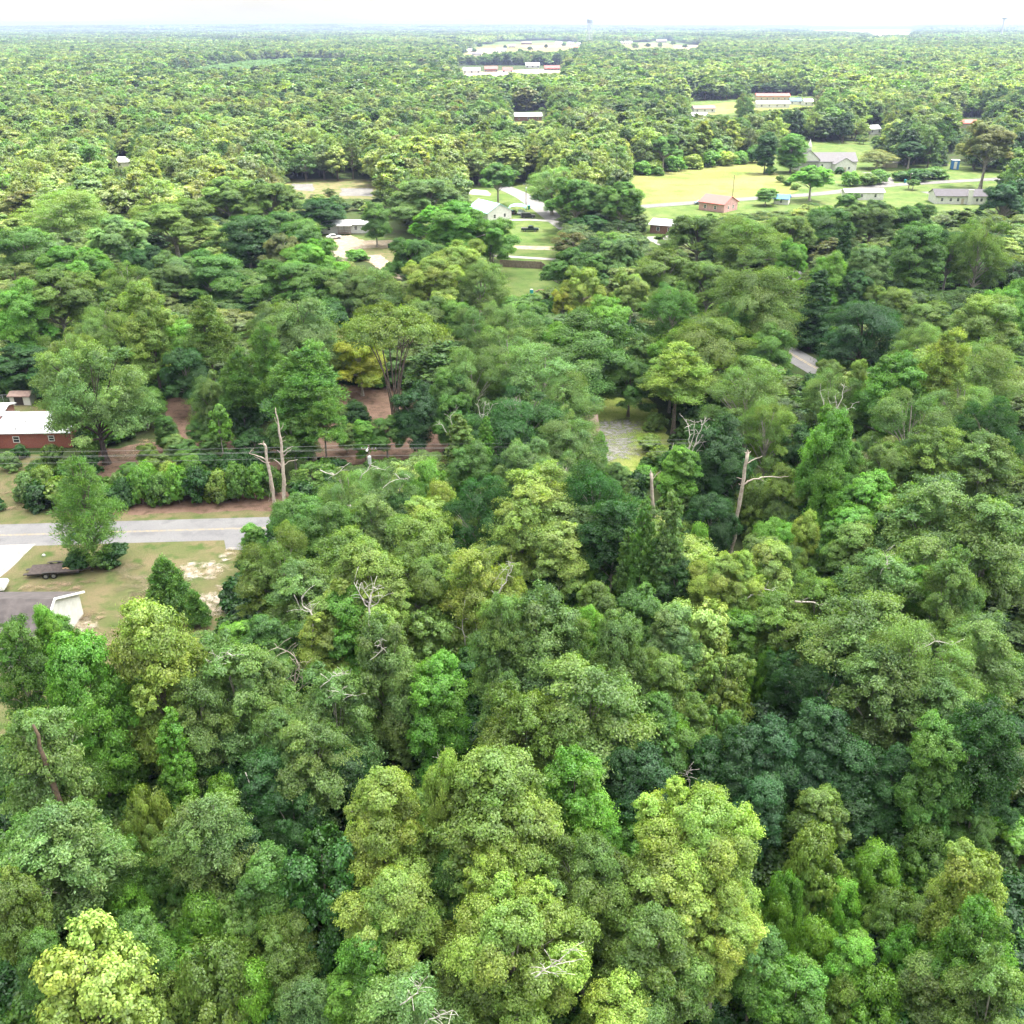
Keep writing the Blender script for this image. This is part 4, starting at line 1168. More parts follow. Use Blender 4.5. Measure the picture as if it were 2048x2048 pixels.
T(1532, 1066, 80, 'round', 'O', 11); T(1523, 948, 95, 'vine', 'O', 9); T(1580, 930, 90, 'round', 'O', 12); T(1430, 985, 90, 'round', 'D', 10); T(1600, 985, 70, 'feather', 'T', 9); T(1400, 1046, 60, 'vine', 'L', 8)
T(1672, 795, 92, 'poplar', 'L', 21); T(1700, 860, 70, 'poplar', 'G', 17); T(1905, 662, 115, 'pine', 'P', 19); T(1795, 695, 105, 'poplar', 'L', 17); T(1850, 690, 70, 'round', 'Y', 15); T(1722, 712, 36, 'poplar', 'Y', 13)
T(1735, 598, 145, 'feather', 'T', 15); T(1640, 540, 78, 'column', 'D', 15.5); T(1665, 500, 70, 'round', 'L', 16); T(1590, 478, 75, 'round', 'L', 15); T(1520, 535, 165, 'feather', 'O', 19); T(1470, 600, 90, 'feather', 'G', 14); T(1548, 648, 80, 'round', 'G', 12)
T(1672, 738, 100, 'oak', 'S', 13); T(1505, 735, 140, 'oak', 'S', 15); T(1545, 800, 110, 'oak', 'O', 14); T(1440, 830, 120, 'round', 'D', 14); T(1480, 900, 80, 'round', 'D', 11); T(1610, 850, 90, 'round', 'D', 11); T(1830, 780, 150, 'oak', 'S', 16); T(1965, 680, 160, 'oak', 'S', 17); T(1930, 760, 130, 'oak', 'S', 14); T(1990, 800, 110, 'oak', 'D', 14)
T(1990, 590, 130, 'round', 'O', 16); T(2030, 560, 90, 'round', 'L', 15); T(1975, 430, 100, 'oak', 'O', 21); T(1842, 440, 95, 'poplar', 'G', 20); T(1910, 455, 90, 'round', 'D', 17); T(1695, 445, 42, 'column', 'D', 18); T(1740, 485, 75, 'poplar', 'S', 16); T(1715, 540, 80, 'round', 'D', 12); T(1795, 575, 75, 'round', 'O', 11); T(1745, 562, 60, 'round', 'O', 10); T(1865, 600, 95, 'round', 'O', 11); T(1845, 645, 90, 'oak', 'S', 14)
T(1985, 858, 110, 'oak', 'S', 15); T(1880, 850, 105, 'oak', 'O', 14); T(1780, 880, 90, 'round', 'O', 12)
# --- middle band
T(1085, 690, 190, 'oak', 'S', 16); T(1020, 655, 140, 'oak', 'S', 16); T(1130, 745, 110, 'oak', 'S', 14); T(1045, 780, 170, 'oak', 'D', 13); T(940, 700, 110, 'oak', 'S', 15); T(905, 735, 90, 'round', 'G', 13); T(1140, 832, 140, 'oak', 'S', 12); T(1000, 830, 120, 'oak', 'D', 11)
T(1020, 610, 115, 'oak', 'S', 16); T(960, 600, 90, 'oak', 'S', 15); T(1180, 622, 165, 'round', 'G', 17); T(1120, 640, 80, 'round', 'L', 14); T(1290, 662, 60, 'oak', 'S', 13); T(1420, 630, 170, 'feather', 'O', 17); T(1350, 660, 90, 'round', 'L', 14)
T(1350, 695, 155, 'pine', 'Y', base=(1346, 868)); T(1262, 716, 92, 'feather', 'G', 10); T(1092, 597, 46, 'shrub', 'D', 6); T(1128, 572, 56, 'round', 'W', 10); T(1060, 600, 70, 'round', 'G', 11)
T(1165, 528, 70, 'round', 'Y', 14); T(1265, 540, 80, 'round', 'P', 14); T(1215, 590, 90, 'round', 'L', 12); T(1345, 560, 95, 'oak', 'G', 15); T(1150, 495, 120, 'round', 'G', 15); T(1240, 470, 100, 'round', 'S', 14); T(1330, 500, 110, 'round', 'O', 14); T(1420, 520, 110, 'round', 'O', 15)
T(1366, 888, 66, 'round', 'L', 12); T(1203, 862, 36, 'column', 'L', 8); T(1132, 848, 30, 'column', 'Y', 9); T(1150, 912, 44, 'vine', 'Y', 5); T(1052, 872, 95, 'round', 'S', 12); T(1238, 918, 54, 'oak', 'S', 9)
T(790, 598, 215, 'vase', 'O', base=(792, 851)); T(705, 668, 105, 'round', 'W', base=(725, 792)); T(590, 590, 150, 'feather', 'S', 17); T(540, 600, 90, 'feather', 'S', 15); T(830, 765, 85, 'round', 'T', 12); T(905, 780, 70, 'round', 'G', 11)
T(918, 832, 78, 'column', 'O', 12); T(973, 832, 42, 'column', 'L', 12); T(940, 880, 90, 'round', 'G', 10); T(770, 830, 62, 'round', 'G', 7); T(725, 838, 44, 'poplar', 'L', 7); T(605, 690, 165, 'pine', 'G', 18); T(530, 655, 95, 'pine', 'G', 19); T(640, 780, 90, 'pine', 'G', 13); T(708, 802, 62, 'vine', 'D', 4.5); T(580, 830, 90, 'round', 'G', 9)
T(740, 530, 120, 'oak', 'S', 15); T(590, 515, 160, 'round', 'G', 16); T(690, 540, 100, 'oak', 'S', 14); T(650, 600, 90, 'round', 'D', 12); T(860, 510, 130, 'round', 'Y', 17); T(920, 480, 120, 'round', 'Y', 17); T(960, 520, 90, 'oak', 'S', 15); T(830, 470, 110, 'round', 'G', 17); T(910, 400, 150, 'round', 'L', 19); T(980, 430, 90, 'round', 'L', 15); T(850, 590, 90, 'round', 'O', 13); T(905, 600, 70, 'round', 'G', 12)
T(196, 685, 212, 'openoak', 'S', base=(214, 928)); T(125, 655, 100, 'oak', 'O', 15); T(285, 545, 100, 'poplar', 'Y', base=(325, 800)); T(422, 600, 110, 'pine', 'O', base=(437, 808)); T(105, 535, 165, 'oak', 'O', 17); T(200, 600, 95, 'oak', 'O', 15); T(40, 690, 110, 'round', 'D', 8.5); T(90, 730, 90, 'round', 'D', 6)
T(290, 770, 80, 'round', 'G', base=(296, 858)); T(365, 690, 80, 'round', 'D', 12); T(415, 745, 80, 'feather', 'S', 12); T(350, 640, 90, 'round', 'L', 13); T(440, 808, 42, 'thin', 'L', base=(453, 950)); T(470, 700, 80, 'pine', 'G', 16); T(360, 880, 70, 'round', 'G', base=(375, 935)); T(420, 870, 60, 'round', 'G', base=(430, 935)); T(510, 860, 80, 'round', 'D', base=(515, 950))
T(180, 925, 165, 'roadpine', 'G', base=(194, 1130)); T(330, 1112, 120, 'youngpine', 'G', base=(345, 1232)); T(392, 1180, 60, 'youngpine', 'G', base=(398, 1250))
T(30, 560, 110, 'round', 'L', 16); T(250, 520, 90, 'oak', 'O', 15); T(170, 640, 90, 'oak', 'S', 14); T(480, 760, 80, 'round', 'D', 11)
# --- beyond, to the settlement
T(122, 377, 150, 'oak', 'O', 18); T(340, 398, 170, 'oak', 'O', 18); T(450, 352, 120, 'round', 'O', 17); T(490, 430, 110, 'round', 'D', 16); T(560, 465, 80, 'oak', 'B', 14); T(620, 478, 110, 'round', 'L', 15); T(410, 500, 130, 'round', 'G', 15); T(345, 505, 120, 'round', 'S', 15); T(130, 490, 150, 'round', 'L', 17); T(40, 450, 120, 'round', 'G', 16); T(230, 430, 130, 'oak', 'S', 17); T(280, 490, 90, 'round', 'D', 14)
T(742, 403, 62, 'round', 'G', base=(755, 494)); T(850, 352, 150, 'oak', 'S', 18); T(1000, 325, 82, 'round', 'G', base=(996, 412)); T(598, 440, 90, 'round', 'G', 15); T(560, 420, 110, 'round', 'G', 16); T(540, 360, 110, 'oak', 'O', 17); T(640, 395, 90, 'round', 'D', 10)
T(1145, 352, 105, 'round', 'G', base=(1150, 478)); T(1245, 362, 110, 'oak', 'G', base=(1240, 480)); T(1105, 330, 90, 'oak', 'S', 16); T(1180, 430, 80, 'round', 'D', 9)
T(1400, 425, 130, 'oak', 'O', 16); T(1500, 432, 140, 'oak', 'O', 17); T(1580, 425, 110, 'round', 'O', 16); T(1620, 330, 88, 'round', 'L', base=(1618, 402)); T(1535, 376, 50, 'round', 'G', base=(1530, 412)); T(1750, 398, 110, 'round', 'S', 16); T(1830, 405, 90, 'round', 'G', 15); T(1660, 410, 90, 'round', 'G', 15); T(1942, 240, 112, 'oak', 'B', base=(1960, 378)); T(1815, 282, 62, 'round', 'D', base=(1815, 338)); T(1535, 262, 44, 'poplar', 'D', base=(1528, 348)); T(1585, 264, 58, 'poplar', 'L', base=(1580, 346)); T(1330, 268, 70, 'round', 'G', base=(1325, 345)); T(1750, 300, 80, 'oak', 'B', base=(1752, 338)); T(2020, 360, 80, 'round', 'T', 17); T(1825, 358, 34, 'round', 'G', base=(1825, 380))
for u, v0, v1, w, kd, c in ((960, 84, 97, 14, 'round', 'G'), (1040, 97, 112, 13, 'round', 'G'), (1092, 88, 101, 9, 'round', 'D'), (1128, 84, 95, 10, 'round', 'G'), (1205, 82, 99, 24, 'round', 'G'), (1228, 86, 104, 15, 'round', 'D'), (1270, 84, 101, 15, 'oak', 'S'), (1345, 82, 94, 12, 'round', 'G'), (1178, 98, 116, 14, 'pine', 'G'), (1120, 98, 120, 12, 'pine', 'G'), (1080, 100, 118, 16, 'round', 'S'), (990, 102, 119, 16, 'round', 'G'), (1010, 90, 103, 9, 'round', 'D'), (1060, 92, 106, 12, 'round', 'G'), (1150, 94, 107, 12, 'round', 'S'), (1220, 92, 107, 14, 'round', 'G'), (1245, 90, 104, 10, 'pine', 'G'), (1295, 86, 99, 12, 'round', 'D'), (1320, 84, 97, 10, 'round', 'G'), (948, 96, 110, 12, 'round', 'G'), (970, 104, 120, 14, 'round', 'O'), (1035, 102, 118, 14, 'round', 'G'), (1165, 82, 93, 9, 'round', 'D'), (1370, 88, 100, 12, 'round', 'G')):
    T(u, v0, w, kd, c, base=(u, v1))
for u, v, w, kd, c, h in ((985, 455, 60, 'round', 'G', 9), (940, 470, 60, 'round', 'L', 11), (1700, 385, 46, 'round', 'G', 9), (395, 838, 46, 'round', 'G', 5), (345, 872, 50, 'round', 'S', 5), (310, 905, 44, 'round', 'O', 4.5), (255, 925, 44, 'round', 'G', 4), (325, 830, 40, 'poplar', 'G', 6), (690, 850, 50, 'round', 'O', 4.5), (850, 900, 60, 'round', 'S', 5), (1664, 716, 56, 'round', 'O', 9), (1640, 752, 60, 'round', 'G', 8), (290, 890, 44, 'round', 'O', 4), (370, 900, 50, 'round', 'L', 4), (410, 905, 50, 'round', 'D', 4.5), (680, 810, 40, 'round', 'O', 4)):
    T(u, v, w, kd, c, h)
NHAND = len(TREES)

_hv = hides_view([t['x'] for t in TREES], [t['y'] for t in TREES], [t['h'] for t in TREES], [t['r'] for t in TREES])
for t, q in zip(TREES, _hv):
    if q:
        u, v, _ = proj([[t['x'], t['y'], t['h']]])
        print("HIDES", t['kind'], t['col'], round(u[0]), round(v[0]), 'h', t['h'], 'r', round(t['r'], 1))

# shrubs along the far side of the road and in the yards (picture foot pixel, width, colour, height)
SHRUBS = []
def SH(u, v, w, col, h):
    x, y, _ = at(u, v)
    SHRUBS.append((x, y, h, w / 2 * proj([[x, y, h / 2]])[2][0] / FPX, col))
for u, v, w, col, h in ((255, 1012, 55, 'D', 4.5), (285, 1008, 60, 'L', 5.5), (325, 1008, 60, 'G', 5), (360, 1006, 55, 'L', 6), (400, 1006, 62, 'D', 5.5), (440, 1004, 60, 'O', 5), (478, 1002, 60, 'G', 6), (515, 1000, 56, 'L', 5.5), (300, 985, 50, 'L', 5), (345, 985, 50, 'Y', 5), (470, 978, 55, 'D', 6), (395, 975, 50, 'G', 5), (500, 975, 55, 'D', 6), (545, 995, 50, 'G', 5),
                       (95, 995, 60, 'O', 5), (60, 1000, 55, 'S', 4.5), (140, 985, 55, 'G', 5), (125, 1005, 45, 'L', 4), (43, 917, 34, 'D', 2.4), (110, 945, 52, 'O', 4.5), (146, 940, 30, 'D', 1.8), (20, 940, 50, 'S', 3), (80, 965, 45, 'G', 3.5), (240, 990, 40, 'S', 3.5),
                       (160, 1138, 60, 'D', 2.6), (232, 1130, 62, 'D', 3.0), (205, 1138, 50, 'G', 2.4),
                       (1316, 352, 24, 'G', 4), (1105, 600, 60, 'O', 3), (1130, 612, 60, 'L', 3.5), (1060, 618, 70, 'G', 3.5), (1190, 795, 60, 'D', 4), (1250, 785, 60, 'G', 3.5), (1310, 860, 50, 'O', 3), (1300, 905, 60, 'Y', 3), (1322, 930, 60, 'O', 3), (1290, 968, 60, 'L', 3.0), (1330, 945, 50, 'G', 3), (715, 520, 50, 'L', 3), (1650, 730, 40, 'D', 3), (1660, 700, 50, 'D', 4),
                       (1700, 372, 40, 'L', 6), (1755, 368, 46, 'G', 6), (1735, 372, 40, 'O', 5), (1830, 362, 60, 'D', 5), (1865, 358, 60, 'G', 5), (1800, 362, 40, 'G', 4), (1678, 348, 22, 'D', 3),
                       (1285, 350, 40, 'L', 6), (1310, 348, 40, 'Y', 6), (1350, 342, 44, 'L', 7), (1385, 338, 44, 'Y', 6.5), (1420, 334, 44, 'L', 7), (1450, 331, 44, 'Y', 6.5), (1480, 328, 40, 'L', 6), (1510, 326, 44, 'G', 8), (1540, 350, 24, 'G', 4), (1560, 365, 20, 'O', 3), (1575, 372, 20, 'G', 2.5), (1590, 380, 20, 'O', 2.5), (1640, 352, 26, 'L', 4)):
    SH(u, v, w, col, h)

_rank = {}
def jitter(col, r, a=0.14):
    f = r.uniform(1 - a, 1 + a); h = r.uniform(-.05, .05)
    return (col[0] * f * (1 + h), col[1] * f, col[2] * f * (1 - h), 1.0)
_tr = np.random.default_rng(11)

# landmarks for the labels (picture position, words)
MARKS = [((1130, 95), 'the far meadow houses'), ((110, 1140), 'the flatbed trailer'), ((60, 1200), 'the grey-roofed house'), ((70, 860), 'the white-roofed brick house'), ((180, 1030), 'the roadside pine'), ((568, 930), 'the tall spiked snag'), ((535, 960), 'the broken bent snag'), ((1475, 1010), 'the leaning snag'), ((1305, 1000), 'the short mossy snag'), ((790, 750), 'the many-stemmed tree'), ((1050, 530), 'the plank fence'), ((1660, 310), 'the white church'), ((737, 925), 'the power pole'), ((1235, 860), 'the gravel track'), ((1612, 725), 'the side road'), ((1345, 460), 'the brown brick house'), ((1440, 405), 'the pink house'), ((1920, 395), 'the white bungalow'), ((960, 425), 'the teal-roofed house'), ((690, 455), 'the porch mobile home'), ((1390, 360), 'the dry meadow'), ((410, 1040), 'the grey main road'), ((430, 1200), 'the pale sand patch'), ((1150, 870), 'the green-gabled cottage'), ((1350, 780), 'the tall bare-trunked pine'), ((160, 1880), 'the pale corner evergreen'), ((610, 1200), 'the thin white dead stem'), ((500, 1560), 'the bare curved branch'), ((1070, 1930), 'the bottom edge'), ((1980, 1740), 'the lower right edge'), ((1400, 1640), 'the big yellow-green dome'), ((870, 1570), 'the white-branched yellow-green tree'), ((1780, 1250), 'the broad grey oaks'), ((1735, 660), 'the drooping teal tree'), ((1905, 700), 'the flat-topped pine'), ((188, 790), 'the big shade oak'), ((1180, 1400), 'the feathery grey-green dome'), ((440, 860), 'the slender white stem'), ((1400, 880), 'the bleached dead tree'), ((1255, 1545), 'the dark blue-green hollow'), ((1672, 850), 'the dead-tipped bright tree'), ((290, 1300), 'the tall yellow-green tree'), ((60, 1560), 'the leaning brown trunk'), ((1050, 760), 'the dark oak grove'), ((1640, 1750), 'the low vine thicket')]
def describe(px, py, lead):
    """say where a tree stands from the landmark closest to it in the picture"""
    best = min(MARKS, key=lambda m: (m[0][0] - px) ** 2 + (1.25 * (m[0][1] - py)) ** 2)
    dx, dy = px - best[0][0], py - best[0][1]
    d = math.hypot(dx, dy)
    if d < 26: rel = 'right beside'
    else:
        a = math.degrees(math.atan2(-dy, dx)) % 360
        rel = ['right of', 'above right of', 'above', 'above left of', 'left of', 'below left of', 'below', 'below right of'][int((a + 22.5) // 45) % 8]
        if d > 150: rel = 'well ' + rel 
    return (rel + ' ' + best[1]), d

def size_word(t):
    H, RD = NOM[t['kind']]
    s = t['r'] / t['h']
    if t['h'] > 17.5: return 'tall '
    if t['h'] < 9.5: return 'low '
    if s > .42: return 'broad '
    if s < .25: return 'narrow '
    return ''
_labels = {}
_made = []
def plant(t, seq):
    kind = t['kind']; H, RD = NOM[kind]
    var = seq % NEAR_VARIANTS[kind]
    crown_me, trunk_me = tree_meshes(kind, var)
    e = empty(OBNAME[kind], (t['x'], t['y'], 0), _tr.uniform(0, 6.28), (t['r'] / RD, t['r'] / RD, t['h'] / H))
    oc = link(bpy.data.objects.new("crown", crown_me), e)
    oc.color = jitter(TINT[t['col']], _tr)
    ot = link(bpy.data.objects.new("trunk", trunk_me), e)
    u, v, _ = proj([[t['x'], t['y'], t['h'] * .7]])
    rel, d = describe(u[0], v[0], kind)
    lab = f"{size_word(t)}{COLNAME[t['col']]} {KINDNAME[kind]} {rel}"
    cat = 'shrub' if kind == 'shrub' else ('pine tree' if 'pine' in kind else ('oak tree' if 'oak' in kind else 'tree'))
    tag(e, lab, cat, {'shrub': 'shrubs', 'pine tree': 'pines standing among the woods', 'oak tree': 'grey-green oaks of the woods'}.get(cat, 'broadleaf trees of the woods'))
    _labels.setdefault(lab, []).append((d, e, (u[0], v[0])))
    return e
for i, t in enumerate(TREES):
    plant(t, i)
for i, (x, y, h, r_, col) in enumerate(SHRUBS):
    plant(dict(kind='shrub', x=x, y=y, h=h, r=max(r_, h * .3), col=col), i)
ORD = ['', 'second ', 'third ', 'fourth ', 'fifth ', 'sixth ', 'seventh ', 'eighth ', 'ninth ', 'tenth ', 'eleventh ', 'twelfth ']
for lab, L in _labels.items():
    if len(L) > 1:
        L.sort(key=lambda q: q[0])
        for k, (d, e, _) in enumerate(L):
            pre = 'first ' if k == 0 else ORD[min(k, 11)]
            e['label'] = pre + lab

# ------------------------------------------------------------------ masses nobody could count
def variant_obj(kind, seed, q):
    c, t = spec(kind, q, 100 + seed)
    v = np.concatenate([c[0], t[0]]); f = np.concatenate([c[1], t[1] + len(c[0])])
    lv = np.concatenate([c[2], np.ones((len(t[1]), 3))])
    mi = np.concatenate([np.zeros(len(c[1]), int), np.ones(len(t[1]), int)])
    H, RD = NOM[kind]
    v = v / np.array([RD, RD, H])          # unit radius, unit height
    o = mesh_obj("tree_variant", v, f, [LEAF_STUFF, BARK], lv=lv, matidx=mi)
    COL.objects.unlink(o)
    return o
def scatter(name, pts, var, rot, scl, tint, variants, kind='stuff'):
    me = bpy.data.meshes.new(name)
    n = len(pts)
    me.vertices.add(n); me.vertices.foreach_set('co', np.asarray(pts, np.float32).ravel())
    a = me.attributes.new('var', 'INT', 'POINT'); a.data.foreach_set('value', np.asarray(var, np.int32))
    a = me.attributes.new('rotz', 'FLOAT', 'POINT'); a.data.foreach_set('value', np.asarray(rot, np.float32))
    a = me.attributes.new('scl', 'FLOAT_VECTOR', 'POINT'); a.data.foreach_set('vector', np.asarray(scl, np.float32).ravel())
    a = me.attributes.new('tint', 'FLOAT_VECTOR', 'POINT'); a.data.foreach_set('vector', np.asarray(tint, np.float32).ravel())
    o = link(bpy.data.objects.new(name, me))
    o['kind'] = kind
    g = bpy.data.node_groups.new(name, 'GeometryNodeTree')
    g.interface.new_socket('Geometry', in_out='INPUT', socket_type='NodeSocketGeometry')
    g.interface.new_socket('Geometry', in_out='OUTPUT', socket_type='NodeSocketGeometry')
    N = g.nodes; Lk = g.links
    gi = N.new('NodeGroupInput'); go = N.new('NodeGroupOutput')
    iop = N.new('GeometryNodeInstanceOnPoints')
    jn = N.new('GeometryNodeJoinGeometry')
    for vo in reversed(variants):
        oi = N.new('GeometryNodeObjectInfo'); oi.inputs['Object'].default_value = vo
        oi.inputs['As Instance'].default_value = False
        gt = N.new('GeometryNodeGeometryToInstance')
        Lk.new(oi.outputs['Geometry'], gt.inputs[0]); Lk.new(gt.outputs[0], jn.inputs[0])
    def na(nm, dt):
        q = N.new('GeometryNodeInputNamedAttribute'); q.data_type = dt; q.inputs['Name'].default_value = nm
        return q.outputs[0]
    cx = N.new('ShaderNodeCombineXYZ')
    Lk.new(na('rotz', 'FLOAT'), cx.inputs[2])
    Lk.new(gi.outputs[0], iop.inputs['Points']); Lk.new(jn.outputs[0], iop.inputs['Instance'])
    iop.inputs['Pick Instance'].default_value = True
    Lk.new(na('var', 'INT'), iop.inputs['Instance Index'])
    Lk.new(cx.outputs[0], iop.inputs['Rotation']); Lk.new(na('scl', 'FLOAT_VECTOR'), iop.inputs['Scale'])
    Lk.new(iop.outputs[0], go.inputs[0])
    md = o.modifiers.new('scatter', 'NODES'); md.node_group = g
    return o

def patchy(x, y, s):
    return np.sin(x / s + 1.3) * np.cos(y / s * .8 + .4) + .6 * np.sin((x + y) / s * 2.1) + .5 * np.cos((x - 1.7 * y) / s * 1.3 + 2)
def mass_tints(x, y, r, far=False):
    """every tree its own leaf colour; kinds grow in patches"""
    n = len(x)
    pal = np.array([TINT[k] for k in 'YPLGSDTOB'])
    p = patchy(x, y, 60.0) + 1.2 * patchy(x * .2 + 40, y * .12, 60.0) + r.normal(size=n) * 1.0
    order = np.argsort(np.argsort(p)) / max(1, n - 1)
    seq = np.array([5, 3, 4, 7, 3, 4, 7, 2, 0, 0, 1])     # dark .. pale
    base = pal[seq[np.minimum((order * len(seq)).astype(int), len(seq) - 1)]]
    rnd = r.random(n) < .25
    base[rnd] = pal[r.integers(0, 9, rnd.sum())]
    base = base * .68 + base.mean(1, keepdims=True) * np.array([.30, .31, .21])
    return base * r.uniform(.72, 1.22, (n, 1)) * r.uniform(.94, 1.06, (n, 3))

HX = np.array([t['x'] for t in TREES] + [s[0] for s in SHRUBS]); HY = np.array([t['y'] for t in TREES] + [s[1] for s in SHRUBS])
HR = np.array([t['r'] for t in TREES] + [s[3] for s in SHRUBS])
sr = np.random.default_rng(5)
def poisson(y0, y1, gap, margin=12.0):
    """jittered grid over the wedge the camera sees"""
    ny = int((y1 - y0) / gap)
    P = []
    for j in range(ny):
        y = y0 + (j + .5) * gap
        w = y * .62 + margin
        nx = int(2 * w / gap)
        xs = -w + (np.arange(nx) + .5 + (j % 2) * .5) * gap
        P.append(np.stack([xs + sr.uniform(-.42, .42, nx) * gap, y + sr.uniform(-.42, .42, nx) * gap], 1))
    return np.concatenate(P)

# undergrowth: low thicket over the woodland floor
P = poisson(14, 215, 2.3)
k = ~blocked_ground(P[:, 0], P[:, 1])
_ra = np.abs((P - _l0) @ _rn) < 7.5
k &= ~(_ra & (((P - _l0) @ _rd) < 36))
_rb = np.abs((P - _q0) @ _qn) < 4.5
k &= ~(_rb & (np.abs((P - _q0) @ _qd) < 12))
P = P[k]
hh = sr.uniform(1.2, 4.6, len(P)); rr_ = hh * sr.uniform(.42, .7, len(P)) + .35
k = ~hides_view(P[:, 0], P[:, 1], hh, rr_)
P, hh, rr_ = P[k], hh[k], rr_[k]
pal = np.array([TINT[c] for c in 'GDOLDGDG'])
tt = pal[sr.integers(0, 8, len(P))] * sr.uniform(.55, 1.1, (len(P), 1))  # leaf colour darkened to paint deeper shade between the crowns
for nm, q, k in (("undergrowth", .85, P[:, 1] < 80), ("undergrowth", .3, P[:, 1] >= 80)):
    n = int(k.sum())
    scatter(nm, np.c_[P[k], np.zeros(n)], sr.integers(0, 5, n), sr.uniform(0, 6.28, n), np.stack([rr_, rr_, hh], 1)[k], tt[k], [variant_obj('shrub', i, q) for i in range(5)])

YOUNG_W = [tuple(at(*q)[:2]) for q in ((290, 168), (400, 140), (500, 126), (600, 121), (700, 124), (700, 140), (600, 152), (540, 166), (420, 172))]
# woodland filling the gaps and going on to the settlement and past it
def wood(name, y0, y1, gap, q, nvar, hlo, hhi, tall=None, kinds=('round', 'oak', 'poplar', 'round', 'feather', 'pine', 'round', 'oak')):
    P = poisson(y0, y1, gap)
    k = ~blocked_ground(P[:, 0], P[:, 1])
    P = P[k]
    h = sr.uniform(hlo, hhi, len(P)); r_ = gap * sr.uniform(.62, 1.02, len(P))
    if y0 < 420:
        _a = np.abs((P - _l0) @ _rn) < 9
        k = ~(_a & (((P - _l0) @ _rd) < 40))
        k &= ~((np.abs((P - _q0) @ _qn) < 6) & (np.abs((P - _q0) @ _qd) < 14))
        for c in range(len(P)):
            d2 = (HX - P[c, 0]) ** 2 + (HY - P[c, 1]) ** 2
            if (d2 < (.62 * (HR + r_[c])) ** 2).any(): k[c] = False
        P, h, r_ = P[k], h[k], r_[k]
    k = ~hides_view(P[:, 0], P[:, 1], h, r_)
    # where a full tree would block an open view try a low one
    low = ~k
    h[low] = sr.uniform(2.5, 5, low.sum()); r_[low] = np.minimum(r_[low], 2.4)
    k2 = ~hides_view(P[:, 0], P[:, 1], h, r_)
    P, h, r_ = P[k2], h[k2], r_[k2]
    vs_ = [variant_obj(kinds[i % len(kinds)], i + 20, q) for i in range(nvar)]
    tn = mass_tints(P[:, 0], P[:, 1], sr)
    yp = in_poly(P[:, 0], P[:, 1], YOUNG_W)            # a young plantation: low, even, one green
    h[yp] = sr.uniform(4.5, 6, yp.sum()); r_[yp] = sr.uniform(3.6, 4.8, yp.sum())
    tn[yp] = np.array([.17, .29, .13]) * sr.uniform(.92, 1.08, (yp.sum(), 1))
    z = terrain(P[:, 0], P[:, 1])
    scatter(name, np.c_[P, z - .1], sr.integers(0, nvar, len(P)), sr.uniform(0, 6.28, len(P)), np.stack([r_, r_, h], 1), tn, vs_)
    return len(P)
n1 = wood("woodland", 78, 330, 6.2, .36, 10, 4.5, 9.5)
n2 = wood("woodland_beyond", 300, 760, 7.0, .17, 10, 11, 19)
n3 = wood("distant_woodland", 760, 2700, 9.0, .022, 8, 11, 19)

# far forest: each patch of canopy holds a few dozen small crowns
def patch_variant(seed):
    r = np.random.default_rng(seed)
    vs_, fs_, lv_ = [], [], []
    o = 0
    for i in range(36):
        x, y = r.uniform(-.5, .5, 2)
        h = r.uniform(8, 19); rad = r.uniform(.045, .085)
        n = 16
        d = unit(n, r); d[:, 2] = np.abs(d[:, 2]) * .9 - .15
        p = np.array([x, y, h - 4]) + d * np.array([rad, rad, 4.0])
        v, f = leaf_cards(p * np.array([60, 60, 1]), d * np.array([1, 1, .6]) + r.normal(size=(n, 3)) * .5 + np.array([0, 0, .4]), r.normal(size=(n, 3)), r.uniform(3.2, 5.5, n), r.uniform(2.6, 4.4, n), r)
        b = r.uniform(.75, 1.25)
        l = b * r.uniform(.8, 1.2, n)
        vs_.append(v / np.array([60, 60, 1])); fs_.append(f + o); o += len(v)
        lv_.append(np.stack([l * r.uniform(.9, 1.1), l, l], 1))
    v = np.concatenate(vs_); f = np.concatenate(fs_)
    # the closed floor of leaves under the crowns
    v = np.concatenate([v, [[-.55, -.55, 6], [.55, -.55, 6], [.55, .55, 6], [-.55, .55, 6]]])
    f = np.concatenate([f, [[o, o + 1, o + 2, o + 3]]])
    lv = np.concatenate(lv_ + [np.full((1, 3), .6)])
    ob = mesh_obj("canopy_variant", v, f, [LEAF_STUFF], lv=lv)
    COL.objects.unlink(ob)
    return ob
pv = [patch_variant(i) for i in range(5)]
PP = []
for y0, y1, g in ((2680, 5000, 55), (5000, 8500, 85), (8500, 14500, 150)):
    P = poisson(y0, y1, g, 200)
    PP.append(np.c_[P, np.full(len(P), g)])
P = np.concatenate(PP)
k = ~blocked_ground(P[:, 0], P[:, 1])
P = P[k]
g_ = P[:, 2] * 1.2
hs = sr.uniform(.8, 1.15, len(P))
k = ~hides_view(P[:, 0], P[:, 1], hs * 14, g_ * .5)
P, g_, hs = P[k], g_[k], hs[k]
scatter("far_forest", np.c_[P[:, :2], terrain(P[:, 0], P[:, 1])], sr.integers(0, 5, len(P)), sr.integers(0, 4, len(P)) * 1.5708 + sr.uniform(-.3, .3, len(P)), np.stack([g_, g_, hs], 1), mass_tints(P[:, 0], P[:, 1], sr) * .9, pv)
print("scattered", n1, n2, n3, len(P), "hand", NHAND, len(SHRUBS))

